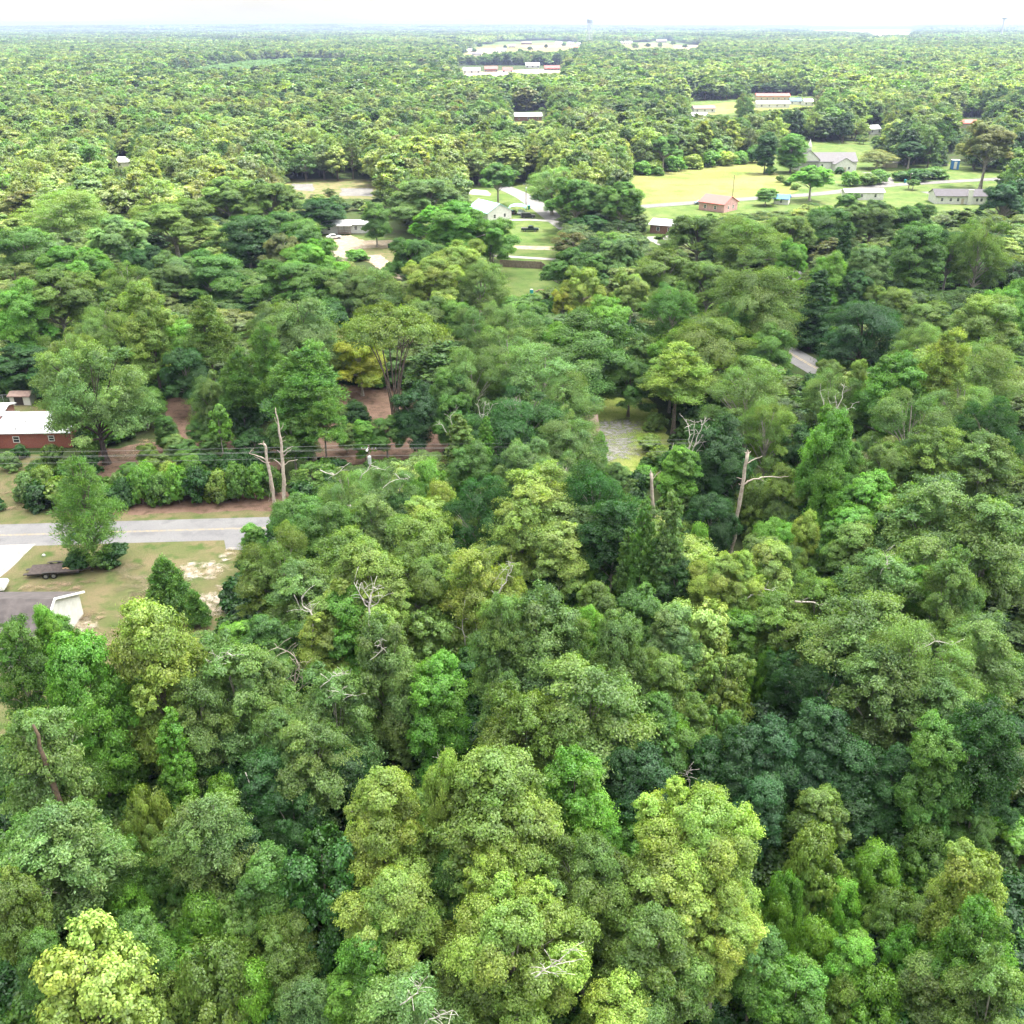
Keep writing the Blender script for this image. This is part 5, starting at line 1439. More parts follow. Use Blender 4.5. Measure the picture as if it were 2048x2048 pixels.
# ------------------------------------------------------------------ dead trees
def px_path(pts, y):
    return [at_y(p[0], p[1], y + (p[2] if len(p) > 2 else 0.0)) for p in pts]
def gnarl(pts, n=3, amp=0.05, r=random):
    """bend a straight path a little"""
    out = [np.asarray(pts[0], float)]
    for a, b in zip(pts[:-1], pts[1:]):
        a = np.asarray(a, float); b = np.asarray(b, float)
        L = np.linalg.norm(b - a)
        for i in range(1, n + 1):
            q = a + (b - a) * i / n
            if i < n: q = q + np.array([r.uniform(-1, 1), r.uniform(-1, 1), r.uniform(-1, 1)]) * amp * L
            out.append(q)
    return out
def dead_tree(name, label, y, trunk, branches_, m, r0, r1, group='standing dead trees'):
    """trunk and branches as picture paths on the plane at distance y (third number: metres nearer or farther)"""
    tp = px_path(trunk, y)
    base = np.array([tp[0][0], tp[0][1], 0.0])
    if tp[0][2] > 0.3: tp = [np.array([tp[0][0] + (tp[0][0] - tp[1][0]) * .3, tp[0][1], -.1])] + tp
    e = empty(name, base)
    b = MB()
    gp = gnarl(tp, 4, 0.025)
    b.tube([p - base for p in gp], list(np.linspace(r0, r1, len(gp)) * np.array([random.uniform(.88, 1.12) for _ in gp])), 9)
    # broken splinters at the tip
    t = gp[-1] - base
    for i in range(3):
        a = i * 2.1
        b.tube([t - np.array([0, 0, .1]), t + np.array([math.cos(a) * r1 * .7, math.sin(a) * r1 * .7, r1 * random.uniform(1.5, 4)])], [r1 * .55, .01], 5)
    o = b.build("trunk", m, e, smooth=True)
    for br in branches_:
        pts = gnarl(px_path(br[0], y), 3, 0.07)
        bb = MB().tube([p - base for p in pts], list(np.linspace(br[1], br[1] * .3, len(pts))), 6)
        if len(br) > 2:      # finer twigs off this branch
            for k in range(br[2]):
                s = pts[random.randrange(1, len(pts))] - base
                L = random.uniform(.4, 1.5)
                d = np.array([random.uniform(-1, 1), random.uniform(-1, 1), random.uniform(-.1, 1.2)]); d /= np.linalg.norm(d)
                bb.tube([s, s + d * L * .5 + np.array([0, 0, .1]), s + d * L], [br[1] * .4, br[1] * .25, .012], 4)
        bb.build("branch", m, e, smooth=True)
    tag(e, label, 'dead tree', group)
    return e
ys = at(570, 1015)[1]
dead_tree("dead_tree", "tall pale dead pine spike with short stub branches beside the main road", ys, [(570, 1017), (568, 960), (563, 890), (557, 850), (551, 817)],
          [([(566, 935), (556, 924), (547, 919)], .10), ([(567, 930), (580, 922), (596, 919)], .08), ([(565, 905), (575, 897), (586, 893)], .09), ([(566, 912), (578, 902), (584, 897)], .07), ([(562, 906), (554, 900)], .07), ([(561, 878), (569, 872)], .05), ([(558, 862), (566, 852), (567, 845)], .06), ([(557, 850), (549, 834)], .05), ([(560, 885), (572, 880)], .04), ([(569, 975), (573, 968)], .07)], DEADWOOD, .30, .05)
dead_tree("dead_tree", "shorter bent broken snag with a dangling strip of bark beside the tall spike", ys + .4, [(549, 1005), (544, 970), (538, 940), (533, 915), (531, 892), (527, 887)],
          [([(534, 922), (522, 914), (508, 909), (498, 907)], .10, 2), ([(533, 926), (518, 917), (508, 913)], .06), ([(531, 890), (524, 888), (516, 888)], .09), ([(534, 925), (541, 945), (539, 970), (542, 985), (536, 1004)], .06), ([(534, 928), (540, 924)], .12)], DEADWOOD, .26, .14)
y3 = at(1456, 1130)[1]
dead_tree("dead_tree", "leaning bare snag with one long side branch over the right hand woods", y3, [(1458, 1125), (1470, 1060), (1480, 1000), (1488, 955), (1495, 905)],
          [([(1486, 969), (1500, 961), (1522, 955), (1550, 954), (1577, 953)], .11, 2), ([(1493, 927), (1508, 919), (1525, 912)], .09), ([(1484, 958), (1473, 955)], .06), ([(1482, 970), (1476, 966)], .05), ([(1479, 995), (1485, 992)], .05), ([(1495, 908), (1489, 904)], .09), ([(1495, 908), (1502, 903)], .10)], DEADWOOD, .30, .17)
dead_tree("dead_tree", "short mossy snag with a side twig among the vine columns", at(1312, 1110)[1], [(1312, 1110), (1308, 1040), (1304, 985), (1302, 947)], [([(1304, 960), (1312, 950), (1322, 942)], .06), ([(1304, 955), (1308, 946)], .05)], DEADWOOD, .24, .17)
y5 = at(1370, 950, 6)[1]
dead_tree("dead_tree", "bleached many-branched dead tree behind the leaning snag", y5, [(1368, 950), (1376, 915), (1380, 890)],
          [([(1376, 915), (1392, 885), (1402, 860), (1412, 835)], .10, 9), ([(1380, 890), (1378, 860), (1372, 838)], .08, 7), ([(1385, 898), (1404, 872), (1420, 850)], .07, 8), ([(1376, 915), (1360, 912), (1342, 905)], .06, 7), ([(1380, 895), (1388, 870), (1390, 845)], .07, 7), ([(1374, 925), (1390, 910), (1406, 885)], .06, 7)], WHITE_WOOD, .18, .10)
y6 = at(622, 1297, 8)[1]
dead_tree("dead_tree", "thin white dead stem with a forked tip in the yellow-green clump", y6, [(622, 1300), (626, 1260), (627, 1235), (620, 1222)], [([(620, 1222), (606, 1212), (603, 1198), (612, 1184)], .06, 4), ([(622, 1224), (610, 1222), (600, 1216)], .05, 5), ([(624, 1228), (622, 1215), (620, 1205)], .04, 3), ([(627, 1240), (638, 1232)], .03, 3)], WHITE_WOOD, .11, .07)
y7 = at(500, 1590, 7)[1]
dead_tree("dead_tree", "bare pale curved branch rising from the dark hollow at lower left", y7, [(488, 1612), (503, 1592), (513, 1579)], [([(513, 1579), (502, 1570), (496, 1558), (491, 1545)], .09), ([(513, 1579), (515, 1566)], .06)], WHITE_WOOD, .11, .09)
y8 = at(580, 1400, 8)[1]
dead_tree("dead_tree", "tangle of brown bare arching branches between two grey oaks", y8, [(570, 1440), (575, 1400), (580, 1375)], [([(575, 1400), (590, 1350), (598, 1330), (580, 1305), (555, 1295)], .06, 8), ([(580, 1380), (600, 1340), (592, 1318)], .05, 8), ([(575, 1410), (556, 1380), (548, 1360)], .05, 7), ([(578, 1390), (562, 1370), (585, 1345)], .05, 7), ([(580, 1400), (604, 1372), (606, 1338)], .04, 6)], DEADWOOD, .10, .06)
dead_tree("dead_tree", "single bare stick poking up from the dark blue-green crown", at(1655, 1395, 8)[1], [(1653, 1398), (1664, 1372), (1672, 1350)], [([(1668, 1362), (1660, 1358)], .03), ([(1672, 1350), (1684, 1350)], .03)], WHITE_WOOD, .08, .04)
y10 = at(1665, 880, 12)[1]
dead_tree("dead_tree", "bleached bare leaders sticking out of the tall bright tree top", y10 - 1.5, [(1664, 880), (1668, 840)], [([(1666, 850), (1648, 815), (1640, 782)], .07, 7), ([(1668, 845), (1660, 810), (1656, 795)], .05, 5), ([(1668, 840), (1680, 805), (1688, 775)], .07, 7), ([(1670, 850), (1690, 825), (1706, 808)], .05, 6), ([(1668, 845), (1672, 815), (1671, 790)], .05, 5)], WHITE_WOOD, .12, .09)
y11 = at(950, 850, 9)[1]
dead_tree("dead_tree", "pale bare fan of branches above the vine columns", y11 + 2, [(960, 900), (966, 850)], [([(966, 850), (958, 820), (955, 808)], .05, 7), ([(966, 850), (968, 815), (972, 802)], .05, 7), ([(966, 850), (980, 820), (985, 806)], .05, 6)], WHITE_WOOD, .12, .08)
dead_tree("dead_tree", "pale dead branches curling left of the vine columns", y11 + 1, [(900, 920), (905, 880)], [([(905, 880), (885, 850), (878, 848)], .05, 7), ([(905, 870), (900, 835), (912, 822)], .05, 8), ([(905, 880), (925, 860), (918, 838)], .05, 7)], WHITE_WOOD, .10, .08)
dead_tree("dead_tree", "forked pale dead top rising before the dark grey oak grove", y11 + 1, [(1034, 900), (1036, 850), (1030, 830)], [([(1030, 830), (1020, 812), (1012, 806)], .05, 5), ([(1030, 830), (1030, 810), (1022, 802)], .05, 5)], WHITE_WOOD, .10, .06)
y12 = at(730, 1240, 11)[1]
dead_tree("dead_tree", "bare pale branching top inside the bright lobed crown", y12 - 2.6, [(740, 1260), (738, 1215), (742, 1190)], [([(738, 1215), (720, 1190), (708, 1165)], .05, 8), ([(742, 1190), (748, 1175), (755, 1178)], .05, 8), ([(740, 1200), (728, 1180), (735, 1172)], .04, 8), ([(740, 1215), (756, 1205), (765, 1190)], .04, 7)], WHITE_WOOD, .10, .07)

# bare limbs and leaning boles on living trees
def on_tree(u, v, name, paths, m, dy=0.0, cond=lambda t: True):
    best, bd = None, 1e9
    for o in [q for q in COL.objects if q.type == 'EMPTY' and q.get('category') in ('tree', 'oak tree', 'pine tree')]:
        q = proj([[o.location.x, o.location.y, o.scale.z * 9]])
        d = (q[0][0] - u) ** 2 + (q[1][0] - v) ** 2
        if d < bd: best, bd = o, d
    o = best
    M = Matrix.LocRotScale(o.location, o.rotation_euler, o.scale).inverted()
    for pth, r0, tw in paths:
        zref = o.scale.z * 13
        pts = gnarl(px_path(pth, o.location.y + dy), 3, .06)
        b = MB().tube(pts, list(np.linspace(r0, r0 * .35, len(pts))), 6)
        for k in range(tw):
            s = pts[random.randrange(1, len(pts))]
            d = np.array([random.uniform(-1, 1), random.uniform(-.8, .2), random.uniform(-.1, 1)]); d /= np.linalg.norm(d)
            L = random.uniform(.4, 1.1)
            b.tube([s, s + d * L * .5 + np.array([0, 0, .08]), s + d * L], [r0 * .5, r0 * .3, .012], 4)
        ob = b.build(name, m, o, smooth=True)
        ob.data.transform(M)
on_tree(760, 1620, "bare_limb", [([(805, 1630), (785, 1615), (765, 1592)], .07, 5), ([(820, 1632), (795, 1640), (768, 1634)], .07, 5), ([(790, 1690), (815, 1655), (818, 1672)], .05, 3), ([(815, 1655), (795, 1680), (788, 1705)], .05, 3)], WHITE_WOOD, -4.6)
on_tree(1085, 1930, "bare_limb", [([(1070, 1955), (1090, 1938), (1115, 1928), (1150, 1922)], .04, 10), ([(1100, 1932), (1130, 1910), (1145, 1898)], .03, 8), ([(1085, 1940), (1100, 1945), (1112, 1948)], .025, 5)], WHITE_WOOD, -3.6)
on_tree(883, 1540, "bare_limb", [([(885, 1545), (884, 1520), (890, 1505)], .07, 5), ([(884, 1530), (876, 1510), (874, 1500)], .05, 4)], WHITE_WOOD, -2.4)
on_tree(1490, 1200, "bare_limb", [([(1490, 1200), (1530, 1178), (1560, 1182)], .05, 8), ([(1500, 1190), (1540, 1195), (1548, 1205)], .04, 7)], WHITE_WOOD, -2)
on_tree(1850, 1280, "bare_limb", [([(1780, 1350), (1830, 1358), (1885, 1378)], .10, 5), ([(1700, 1315), (1730, 1304)], .12, 1), ([(1590, 1203), (1620, 1204), (1650, 1212)], .10, 4), ([(1585, 1272), (1640, 1268), (1680, 1275)], .10, 4), ([(1770, 1300), (1800, 1310), (1830, 1322)], .07, 5), ([(1900, 1330), (1930, 1318), (1950, 1300)], .06, 6)], BARK_PALE, -4)
on_tree(1080, 1260, "bare_limb", [([(1040, 1300), (1065, 1270), (1082, 1248)], .10, 4), ([(1024, 1420), (1024, 1330), (1026, 1285)], .22, 2), ([(1055, 1332), (1085, 1331), (1115, 1321)], .09, 3)], BARK_PALE, -4)
on_tree(60, 1500, "leaning_trunk", [([(134, 1650), (110, 1580), (88, 1515), (66, 1450)], .26, 0)], mat("brown_bark", (0.16, 0.11, 0.075), 0.9, None, 5, (0.09, 0.065, 0.05), bump=0.4), -2.0)
on_tree(955, 1180, "bare_limb", [([(950, 1290), (958, 1240), (985, 1205), (1005, 1170)], .09, 5), ([(930, 1290), (925, 1240), (930, 1200)], .08, 3), ([(990, 1190), (1012, 1165), (1025, 1130)], .06, 7)], WHITE_WOOD, -2)
on_tree(700, 1000, "bare_limb", [([(640, 940), (670, 950), (700, 925)], .05, 9), ([(760, 980), (790, 960), (820, 955)], .05, 9), ([(700, 1010), (720, 1040), (750, 1050)], .07, 9), ([(720, 960), (740, 930), (770, 940)], .05, 9)], WHITE_WOOD, -3.2)

for (u, v, pth) in ((440, 1330, [(420, 1345), (432, 1322), (455, 1305), (470, 1312)]), (455, 1300, [(430, 1330), (446, 1310), (468, 1318)]), (660, 1360, [(640, 1375), (665, 1352), (700, 1348)]), (690, 1400, [(650, 1400), (680, 1385), (715, 1392)]), (780, 1300, [(740, 1320), (765, 1300), (760, 1280)]), (1110, 1200, [(1085, 1225), (1108, 1205), (1100, 1185), (1118, 1178)]), (1740, 1230, [(1700, 1245), (1735, 1225), (1770, 1230)]), (1780, 1130, [(1760, 1150), (1775, 1122), (1768, 1105)]), (1860, 1290, [(1830, 1300), (1870, 1282), (1905, 1290)]), (1930, 1010, [(1925, 1055), (1928, 1020), (1915, 1005)]), (800, 1980, [(770, 2000), (800, 1975), (830, 1968), (845, 1955)]), (830, 1985, [(800, 2010), (835, 1985), (842, 1965)]), (870, 2030, [(850, 2040), (880, 2030), (905, 2020)]), (1010, 1130, [(985, 1165), (1008, 1140), (1022, 1125)]), (1150, 1260, [(1135, 1285), (1150, 1262), (1165, 1250)]), (1390, 1530, [(1375, 1590), (1380, 1560), (1372, 1545)])):
    on_tree(u, v + 40, "bare_limb", [(pth, .032, 14)], WHITE_WOOD, -1.5)
# ------------------------------------------------------------------ buildings
def block(root, c, L, W, h, rise, wm, rm, over=0.45, gable=None, rz=0.0, thick=0.14, hip=False):
    """walls with gable ends and a pitched roof; ridge along local x; parts of the building ROOT"""
    b = MB()
    x, y = L / 2, W / 2
    V = [(-x, -y, 0), (x, -y, 0), (x, y, 0), (-x, y, 0), (-x, -y, h), (x, -y, h), (x, y, h), (-x, y, h)]
    F = [[0, 1, 5, 4], [2, 3, 7, 6]]
    if rise > 0 and not hip:
        V += [(-x, 0, h + rise), (x, 0, h + rise)]
        F += [[1, 2, 6, 9, 5], [3, 0, 4, 8, 7]]
    else:
        F += [[1, 2, 6, 5], [3, 0, 4, 7], [4, 5, 6, 7]]
    b.add(V, F)
    w = b.build("wall", wm, root)
    b = MB()
    s = rise / y if y else 0
    oy = y + over; ox = x + over * .7
    e = h - over * s
    if hip:
        hx = max(0.3, x - y)
        top = [(-hx, 0, h + rise), (hx, 0, h + rise)]
        for dz, fl in ((0.02, 1), (thick, 0)):
            pass
        V = [(-ox, -oy, e + .02), (ox, -oy, e + .02), (ox, oy, e + .02), (-ox, oy, e + .02), (-ox, -oy, e + thick), (ox, -oy, e + thick), (ox, oy, e + thick), (-ox, oy, e + thick), (-hx, 0, h + rise + thick), (hx, 0, h + rise + thick)]
        b.add(V, [[3, 2, 1, 0], [0, 1, 5, 4], [1, 2, 6, 5], [2, 3, 7, 6], [3, 0, 4, 7], [4, 5, 9, 8], [5, 6, 9], [6, 7, 8, 9], [7, 4, 8]])
    else:
        for sg in (-1, 1):
            V = [(-ox, 0, h + rise + .015), (ox, 0, h + rise + .015), (ox, sg * oy, e + .015), (-ox, sg * oy, e + .015)]
            V += [(p[0], p[1], p[2] + thick) for p in V]
            b.add(V, [[3, 2, 1, 0], [4, 5, 6, 7], [0, 1, 5, 4], [1, 2, 6, 5], [2, 3, 7, 6], [3, 0, 4, 7]])
    r = b.build("roof", rm, root)
    for o in (w, r):
        o.location = (c[0], c[1], c[2] if len(c) > 2 else 0); o.rotation_euler = (0, 0, rz)
    return w, r
def window(root, x, y, z, w=1.0, h=1.2, face='-y'):
    """frame with a dark pane; stands 3 cm proud of the wall"""
    rz = {'-y': 0, '+x': math.pi / 2, '+y': math.pi, '-x': -math.pi / 2}[face]
    f = MB().box((0, -.02, h / 2 - .04), (w, .06, .08)).box((0, -.02, -h / 2 + .04), (w, .06, .08)).box((-w / 2 + .04, -.02, 0), (.08, .06, h - .16)).box((w / 2 - .04, -.02, 0), (.08, .06, h - .16)).box((0, -.02, 0), (w - .16, .05, .05)).build("window", M_TRIM, root)
    f.location = (x, y, z); f.rotation_euler = (0, 0, rz)
    MB().box((0, -.01, 0), (w - .16, .02, h - .16)).build("pane", M_GLASS, f)
def door(root, x, y, w=.95, h=2.05, m=None, face='-y'):
    rz = {'-y': 0, '+x': math.pi / 2, '+y': math.pi, '-x': -math.pi / 2}[face]
    d = MB().box((0, -.03, h / 2 + .05), (w, .06, h)).build("door", m or M_BEIGE, root)
    d.location = (x, y, 0); d.rotation_euler = (0, 0, rz)
    MB().box((w * .38, -.09, 1.05), (.05, .06, .12)).build("handle", M_STEEL, d)
def house(name, label, pos, rz, L, W, h, rise, wm, rm, wins=(), doors=(), cat='house', group=None, chimney=None, over=.45, hip=False, gables=()):
    e = empty(name, (pos[0], pos[1], float(terrain(pos[0], pos[1]))), rz)
    w, r = block(e, (0, 0), L, W, h, rise, wm, rm, over, hip=hip)
    for q in wins: window(e, *q)
    for q in doors: door(e, *q)
    if chimney:
        MB().box((0, 0, chimney[3] / 2), (chimney[4], .8, chimney[3])).box((0, 0, chimney[3] + .06), (chimney[4] + .15, .95, .12)).build("chimney", chimney[2], e).location = (chimney[0], chimney[1], 0)
    for g in gables:         # (x, y, L, W, h, rise): a cross wing with its ridge turned
        block(e, (g[0], g[1]), g[2], g[3], g[4], g[5], wm, rm, over, rz=math.pi / 2)
    tag(e, label, cat, group)
    return e
row = lambda xs, y, z, w=1.0, h=1.2, f='-y': [(x, y, z, w, h, f) for x in xs]

# the grey-roofed shed house at the lower left: gable end to the right
e = house("house", "long low house with brown-grey shingle roof and white gable end on the worn lawn", (-57.3, 85.9), 0.0, 20.5, 11.6, 2.7, 2.7, M_WHITE, M_SHINGLE_B, row((-6, -1, 4), -5.83, 1.5), [(7, -5.83)])
b = MB()
for sg in (-1, 1):
    b.add([(10.6, 0, 5.42), (10.72, 0, 5.42), (10.72, sg * 6.25, 2.49), (10.6, sg * 6.25, 2.49), (10.6, 0, 5.66), (10.72, 0, 5.66), (10.72, sg * 6.25, 2.73), (10.6, sg * 6.25, 2.73)], [[0, 1, 2, 3], [4, 5, 6, 7], [0, 1, 5, 4], [1, 2, 6, 5], [2, 3, 7, 6], [3, 0, 4, 7]])
b.build("bargeboard", M_TRIM, e)

# the brick house under the oak
e = house("house", "red brick house with white ribbed metal roof beside the shade oak", (-75.8, 143.2), 0.03, 17.0, 8.4, 2.6, 1.25, M_BRICK, M_ROOF_WHITE, [(0.3, -4.23, 1.45, 1.0, 1.0, '-y'), (5.6, -4.23, 1.55, .9, .9, '-y'), (8.53, 1, 1.5, .9, 1.0, '+x')], ())
block(e, (-7.2, -1.6), 8.6, 11.4, 2.75, 1.5, M_BRICK, M_ROOF_WHITE, rz=math.pi / 2 * 0)
block(e, (-9.5, 7.0), 8.0, 4.2, 2.4, .5, M_BRICK, M_ROOF_WHITE)
for q in ((1.2, -2.0, 3.55), (-0.6, -1.2, 3.8), (.4, -3.9, 3.0)):
    MB().tube([(q[0], q[1], q[2] - .4), (q[0], q[1], q[2] + .25)], .07, 8).build("vent_pipe", M_STEEL, e)
p = at(42, 811)
e = house("shed", "small open-fronted shed with a sagging brown roof behind the brick house", (p[0], p[1] + 1.2), 0.0, 3.4, 2.4, 1.7, .35, M_WHITE, M_SHINGLE_P, cat='shed', over=.35)
MB().box((-.2, -1.215, .85), (1.5, .03, 1.5)).build("opening_shade_sheet", M_STEEL, e)  # dark sheet standing in for the shade inside the open front
p0 = at(-60, 805)[:2]; p1 = at(24, 803)[:2]
e = empty("chain_link_fence", (p0[0], p0[1], 0)); d = p1 - p0; Lf = np.linalg.norm(d); e.rotation_euler = (0, 0, math.atan2(d[1], d[0]))
for i in range(6): MB().tube([(Lf * i / 5, 0, 0), (Lf * i / 5, 0, 1.25)], .03, 6).build("post", M_GALV, e)
b = MB().tube([(0, 0, 1.22), (Lf, 0, 1.22)], .022, 6)
for i in range(int(Lf / .22)):
    b.tube([(i * .22, 0, .05), (min(Lf, i * .22 + 1.15), 0, 1.2)], .004, 3, cap=False); b.tube([(i * .22, 0, 1.2), (min(Lf, i * .22 + 1.15), 0, .05)], .004, 3, cap=False)
b.build("mesh_panel", M_GALV, e)
tag(e, "grey chain-link fence behind the brick house", "fence")

# the cottage with the green gable
p = at(1165, 883, 2.6)
e = house("cottage", "faded red-roofed cottage with a dark green front gable beside the gravel track", (p[0] - 2.4, p[1] + 6.3), 0.05, 9.6, 7.0, 2.6, 1.6, M_BEIGE, M_SHINGLE_P, row((-4, 4), -3.53, 1.5))
w, r = block(e, (1.0, -4.4), 3.4, 4.6, 2.5, 1.35, M_GREEN, M_SHINGLE_P, .5, rz=math.pi / 2)
MB().box((.7, -6.13, 2.5), (1.6, .04, .9)).build("gable_panel", M_BEIGE, e)
b = MB()
for sg in (-1, 1):
    b.add([(1.0, -6.5, 3.85), (1.0, -6.38, 3.85), (1.0 + sg * 2.85, -6.38, 2.2), (1.0 + sg * 2.85, -6.5, 2.2), (1.0, -6.5, 4.08), (1.0, -6.38, 4.08), (1.0 + sg * 2.85, -6.38, 2.42), (1.0 + sg * 2.85, -6.5, 2.42)], [[0, 1, 2, 3], [4, 5, 6, 7], [0, 1, 5, 4], [1, 2, 6, 5], [2, 3, 7, 6], [3, 0, 4, 7]])
b.build("bargeboard", M_GREEN, e)

# the settlement in the middle distance
p = at(693, 468)
e = house("mobile_home", "long grey-roofed mobile home with a wooden porch on the sand drive", (p[0] - .5, p[1] + 3.0), 0.06, 14, 4.2, 2.8, .8, M_WHITE, M_ROOF_GREYM, row((-5, 3.2, 5.5), -2.13, 1.6), cat='mobile home')
b = MB().box((-.2, -3.2, .35), (4.0, 2.0, .1))
for q in (-2.0, -.2, 1.6): b.box((q, -4.1, 1.3), (.12, .12, 2.6))
for q in range(9): b.box((-2.1 + q * .47, -4.1, .75), (.08, .06, .8))
b.box((-.2, -4.12, 1.2), (4.0, .08, .1)).build("porch", M_WOOD, e)
MB().box((-.2, -3.2, 2.68), (4.5, 2.3, .1)).build("porch_roof", M_TRIM, e)
p = at(975, 441)
house("house", "white house with a pale teal metal gable roof beyond the trees", (p[0] + .5, p[1] + 5), -0.95, 12, 9.5, 2.8, 2.4, M_WHITE, M_ROOF_TEAL, [(6.03, -2, 1.5, 1, 1.2, '+x'), (6.03, 2, 1.5, 1, 1.2, '+x')] + row((-3, 2), -4.78, 1.5))
p = at(1035, 428)
e = empty("carport", (p[0], p[1], 0), -.1)
for sx in (-2.8, 2.8):
    for sy in (-2.5, 2.5): MB().tube([(sx, sy, 0), (sx, sy, 2.2)], .05, 6).build("post", M_GALV, e)
arc = [(-3.0, 2.2), (-2.4, 2.62), (-1.2, 2.95), (0, 3.05), (1.2, 2.95), (2.4, 2.62), (3.0, 2.2)]
MB().prism(arc + [(a, c - .06) for a, c in arc[::-1]], -2.9, 2.9).build("roof", M_ROOF_TEAL, e)
tag(e, "open metal carport with an arched pale roof over two cars", "carport")
p = at(1335, 470)
e = house("house", "brown brick house with a bright white roof on a concrete pad", (p[0] + 1.8, p[1] + 4.5), -.42, 11.0, 9.0, 2.8, .9, M_BRICK_B, M_ROOF_WHITE, row((-3, .5), -4.53, 1.5) + [(5.53, -2, 1.5, 1, 1.2, '+x')], [(2.5, -4.53)], over=.7)
p = at(1376, 478)
e = empty("canopy_tent", (p[0], p[1], 0), -.4)
for sx in (-1.4, 1.4):
    for sy in (-1.4, 1.4): MB().tube([(sx, sy, 0), (sx, sy, 2.1)], .03, 6).build("leg", M_GALV, e)
MB().add([(-1.6, -1.6, 2.1), (1.6, -1.6, 2.1), (1.6, 1.6, 2.1), (-1.6, 1.6, 2.1), (0, 0, 2.9), (-1.6, -1.6, 1.9), (1.6, -1.6, 1.9), (1.6, 1.6, 1.9), (-1.6, 1.6, 1.9)], [[0, 1, 4], [1, 2, 4], [2, 3, 4], [3, 0, 4], [5, 6, 1, 0], [6, 7, 2, 1], [7, 8, 3, 2], [8, 5, 0, 3]]).build("canopy", M_WHITE, e)
tag(e, "white peaked canopy at the corner of the white-roofed brick house", "canopy")
p = at(1440, 424)
house("house", "pink house with a red metal roof beside the street", (p[0], p[1] + 4), -.75, 10, 8.5, 2.9, 2.0, M_PINK, M_ROOF_RED, [(5.03, -1.5, 1.5, .9, 1.1, '+x'), (5.03, 1.5, 1.5, .9, 1.1, '+x')] + row((-2.5, 1.5), -4.28, 1.5))
p = at(1566, 410)
house("shed", "small white shed with a bright blue roof beside the street", (p[0], p[1] + 2), -.4, 5, 4, 2.2, 1.0, M_WHITE, M_BLUE, row((0,), -2.03, 1.3), cat='shed')
p = at(1728, 401)
house("mobile_home", "long white mobile home half hidden by trees along the street", (p[0], p[1] + 2.5), .02, 14, 4.3, 2.9, .7, M_WHITE, M_ROOF_WHITE, row((-5, -1, 4), -2.18, 1.6), cat='mobile home')
p = at(1922, 409)
house("bungalow", "white bungalow with a dark shingle roof and a white front chimney", (p[0], p[1] + 4), -.08, 17.5, 8.0, 2.9, 1.7, M_WHITE, M_SHINGLE_D, row((-6.5, -3.5, -1, 5.5, 7), -4.03, 1.6), [(.6, -4.03)], chimney=(2.8, -4.45, M_WHITE, 5.0, 1.5))
p = at(1665, 344)
e = house("church", "white church with a grey shingle roof, cross gables and a small steeple", (p[0] - 1, p[1] + 8), .02, 24, 10, 4.0, 3.0, M_WHITE, M_SHINGLE, row((-9, -6, -3), -5.03, 2.0, 1.0, 1.8) + row((9.5,), -5.03, 1.8, 1.0, 1.4), cat='church', gables=((-9, 6, 22, 9, 4.8, 3.8), (5.5, -5.5, 8, 8.5, 3.4, 2.4)))
window(e, 3.8, -9.53, 1.7); window(e, 7.2, -9.53, 1.7); door(e, 5.5, -9.53)
MB().box((-9, -3.5, 8.8), (1.5, 1.5, 2.2)).add([(-9.85, -4.35, 9.9), (-8.15, -4.35, 9.9), (-8.15, -2.65, 9.9), (-9.85, -2.65, 9.9), (-9, -3.5, 13.0)], [[0, 1, 4], [1, 2, 4], [2, 3, 4], [3, 0, 4], [3, 2, 1, 0]]).build("steeple", M_WHITE, e)
p = at(1782, 336)
house("shed", "small grey-roofed shed to the right of the white church", (p[0], p[1] + 2), .1, 5.2, 4, 2.2, 1.2, M_BEIGE, M_SHINGLE, [], [(0, -2.03)], cat='shed')
p = at(1908, 339)
e = empty("storage_container", (p[0], p[1], 0), -.2)
MB().box((0, 0, 2.0), (3.2, 2.6, 3.8)).build("body", M_BLUE, e, bevel=.05)
MB().box((0, -1.33, 1.9), (1.2, .05, 3.0)).build("door", M_WHITE, e)
MB().box((0, 0, 3.98), (3.4, 2.8, .12)).build("roof", M_WHITE, e)
tag(e, "tall bright blue container by the brownish tree", "container")
p = at(1576, 590)
house("house", "house with a bare grey roof slope showing between dark trees", (p[0] - 1, p[1] + 6), .9, 12, 8, 2.8, 2.2, M_BEIGE, M_SHINGLE, row((-3, 2), -4.03, 1.5))
p = at(1200, 640)
house("house", "low house with a faded reddish roof edge behind pale trees", (p[0], p[1] + 5), .03, 16, 7, 2.7, 1.2, M_BEIGE, M_SHINGLE_P, row((-5, 0, 5), -3.53, 1.5))
p = at(1165, 556)
house("shed", "small pale shed half buried in the pale green trees", (p[0], p[1]), .3, 4, 3, 2.2, .6, M_WHITE, M_ROOF_TEAL, [], [(0, -1.53)], cat='shed')
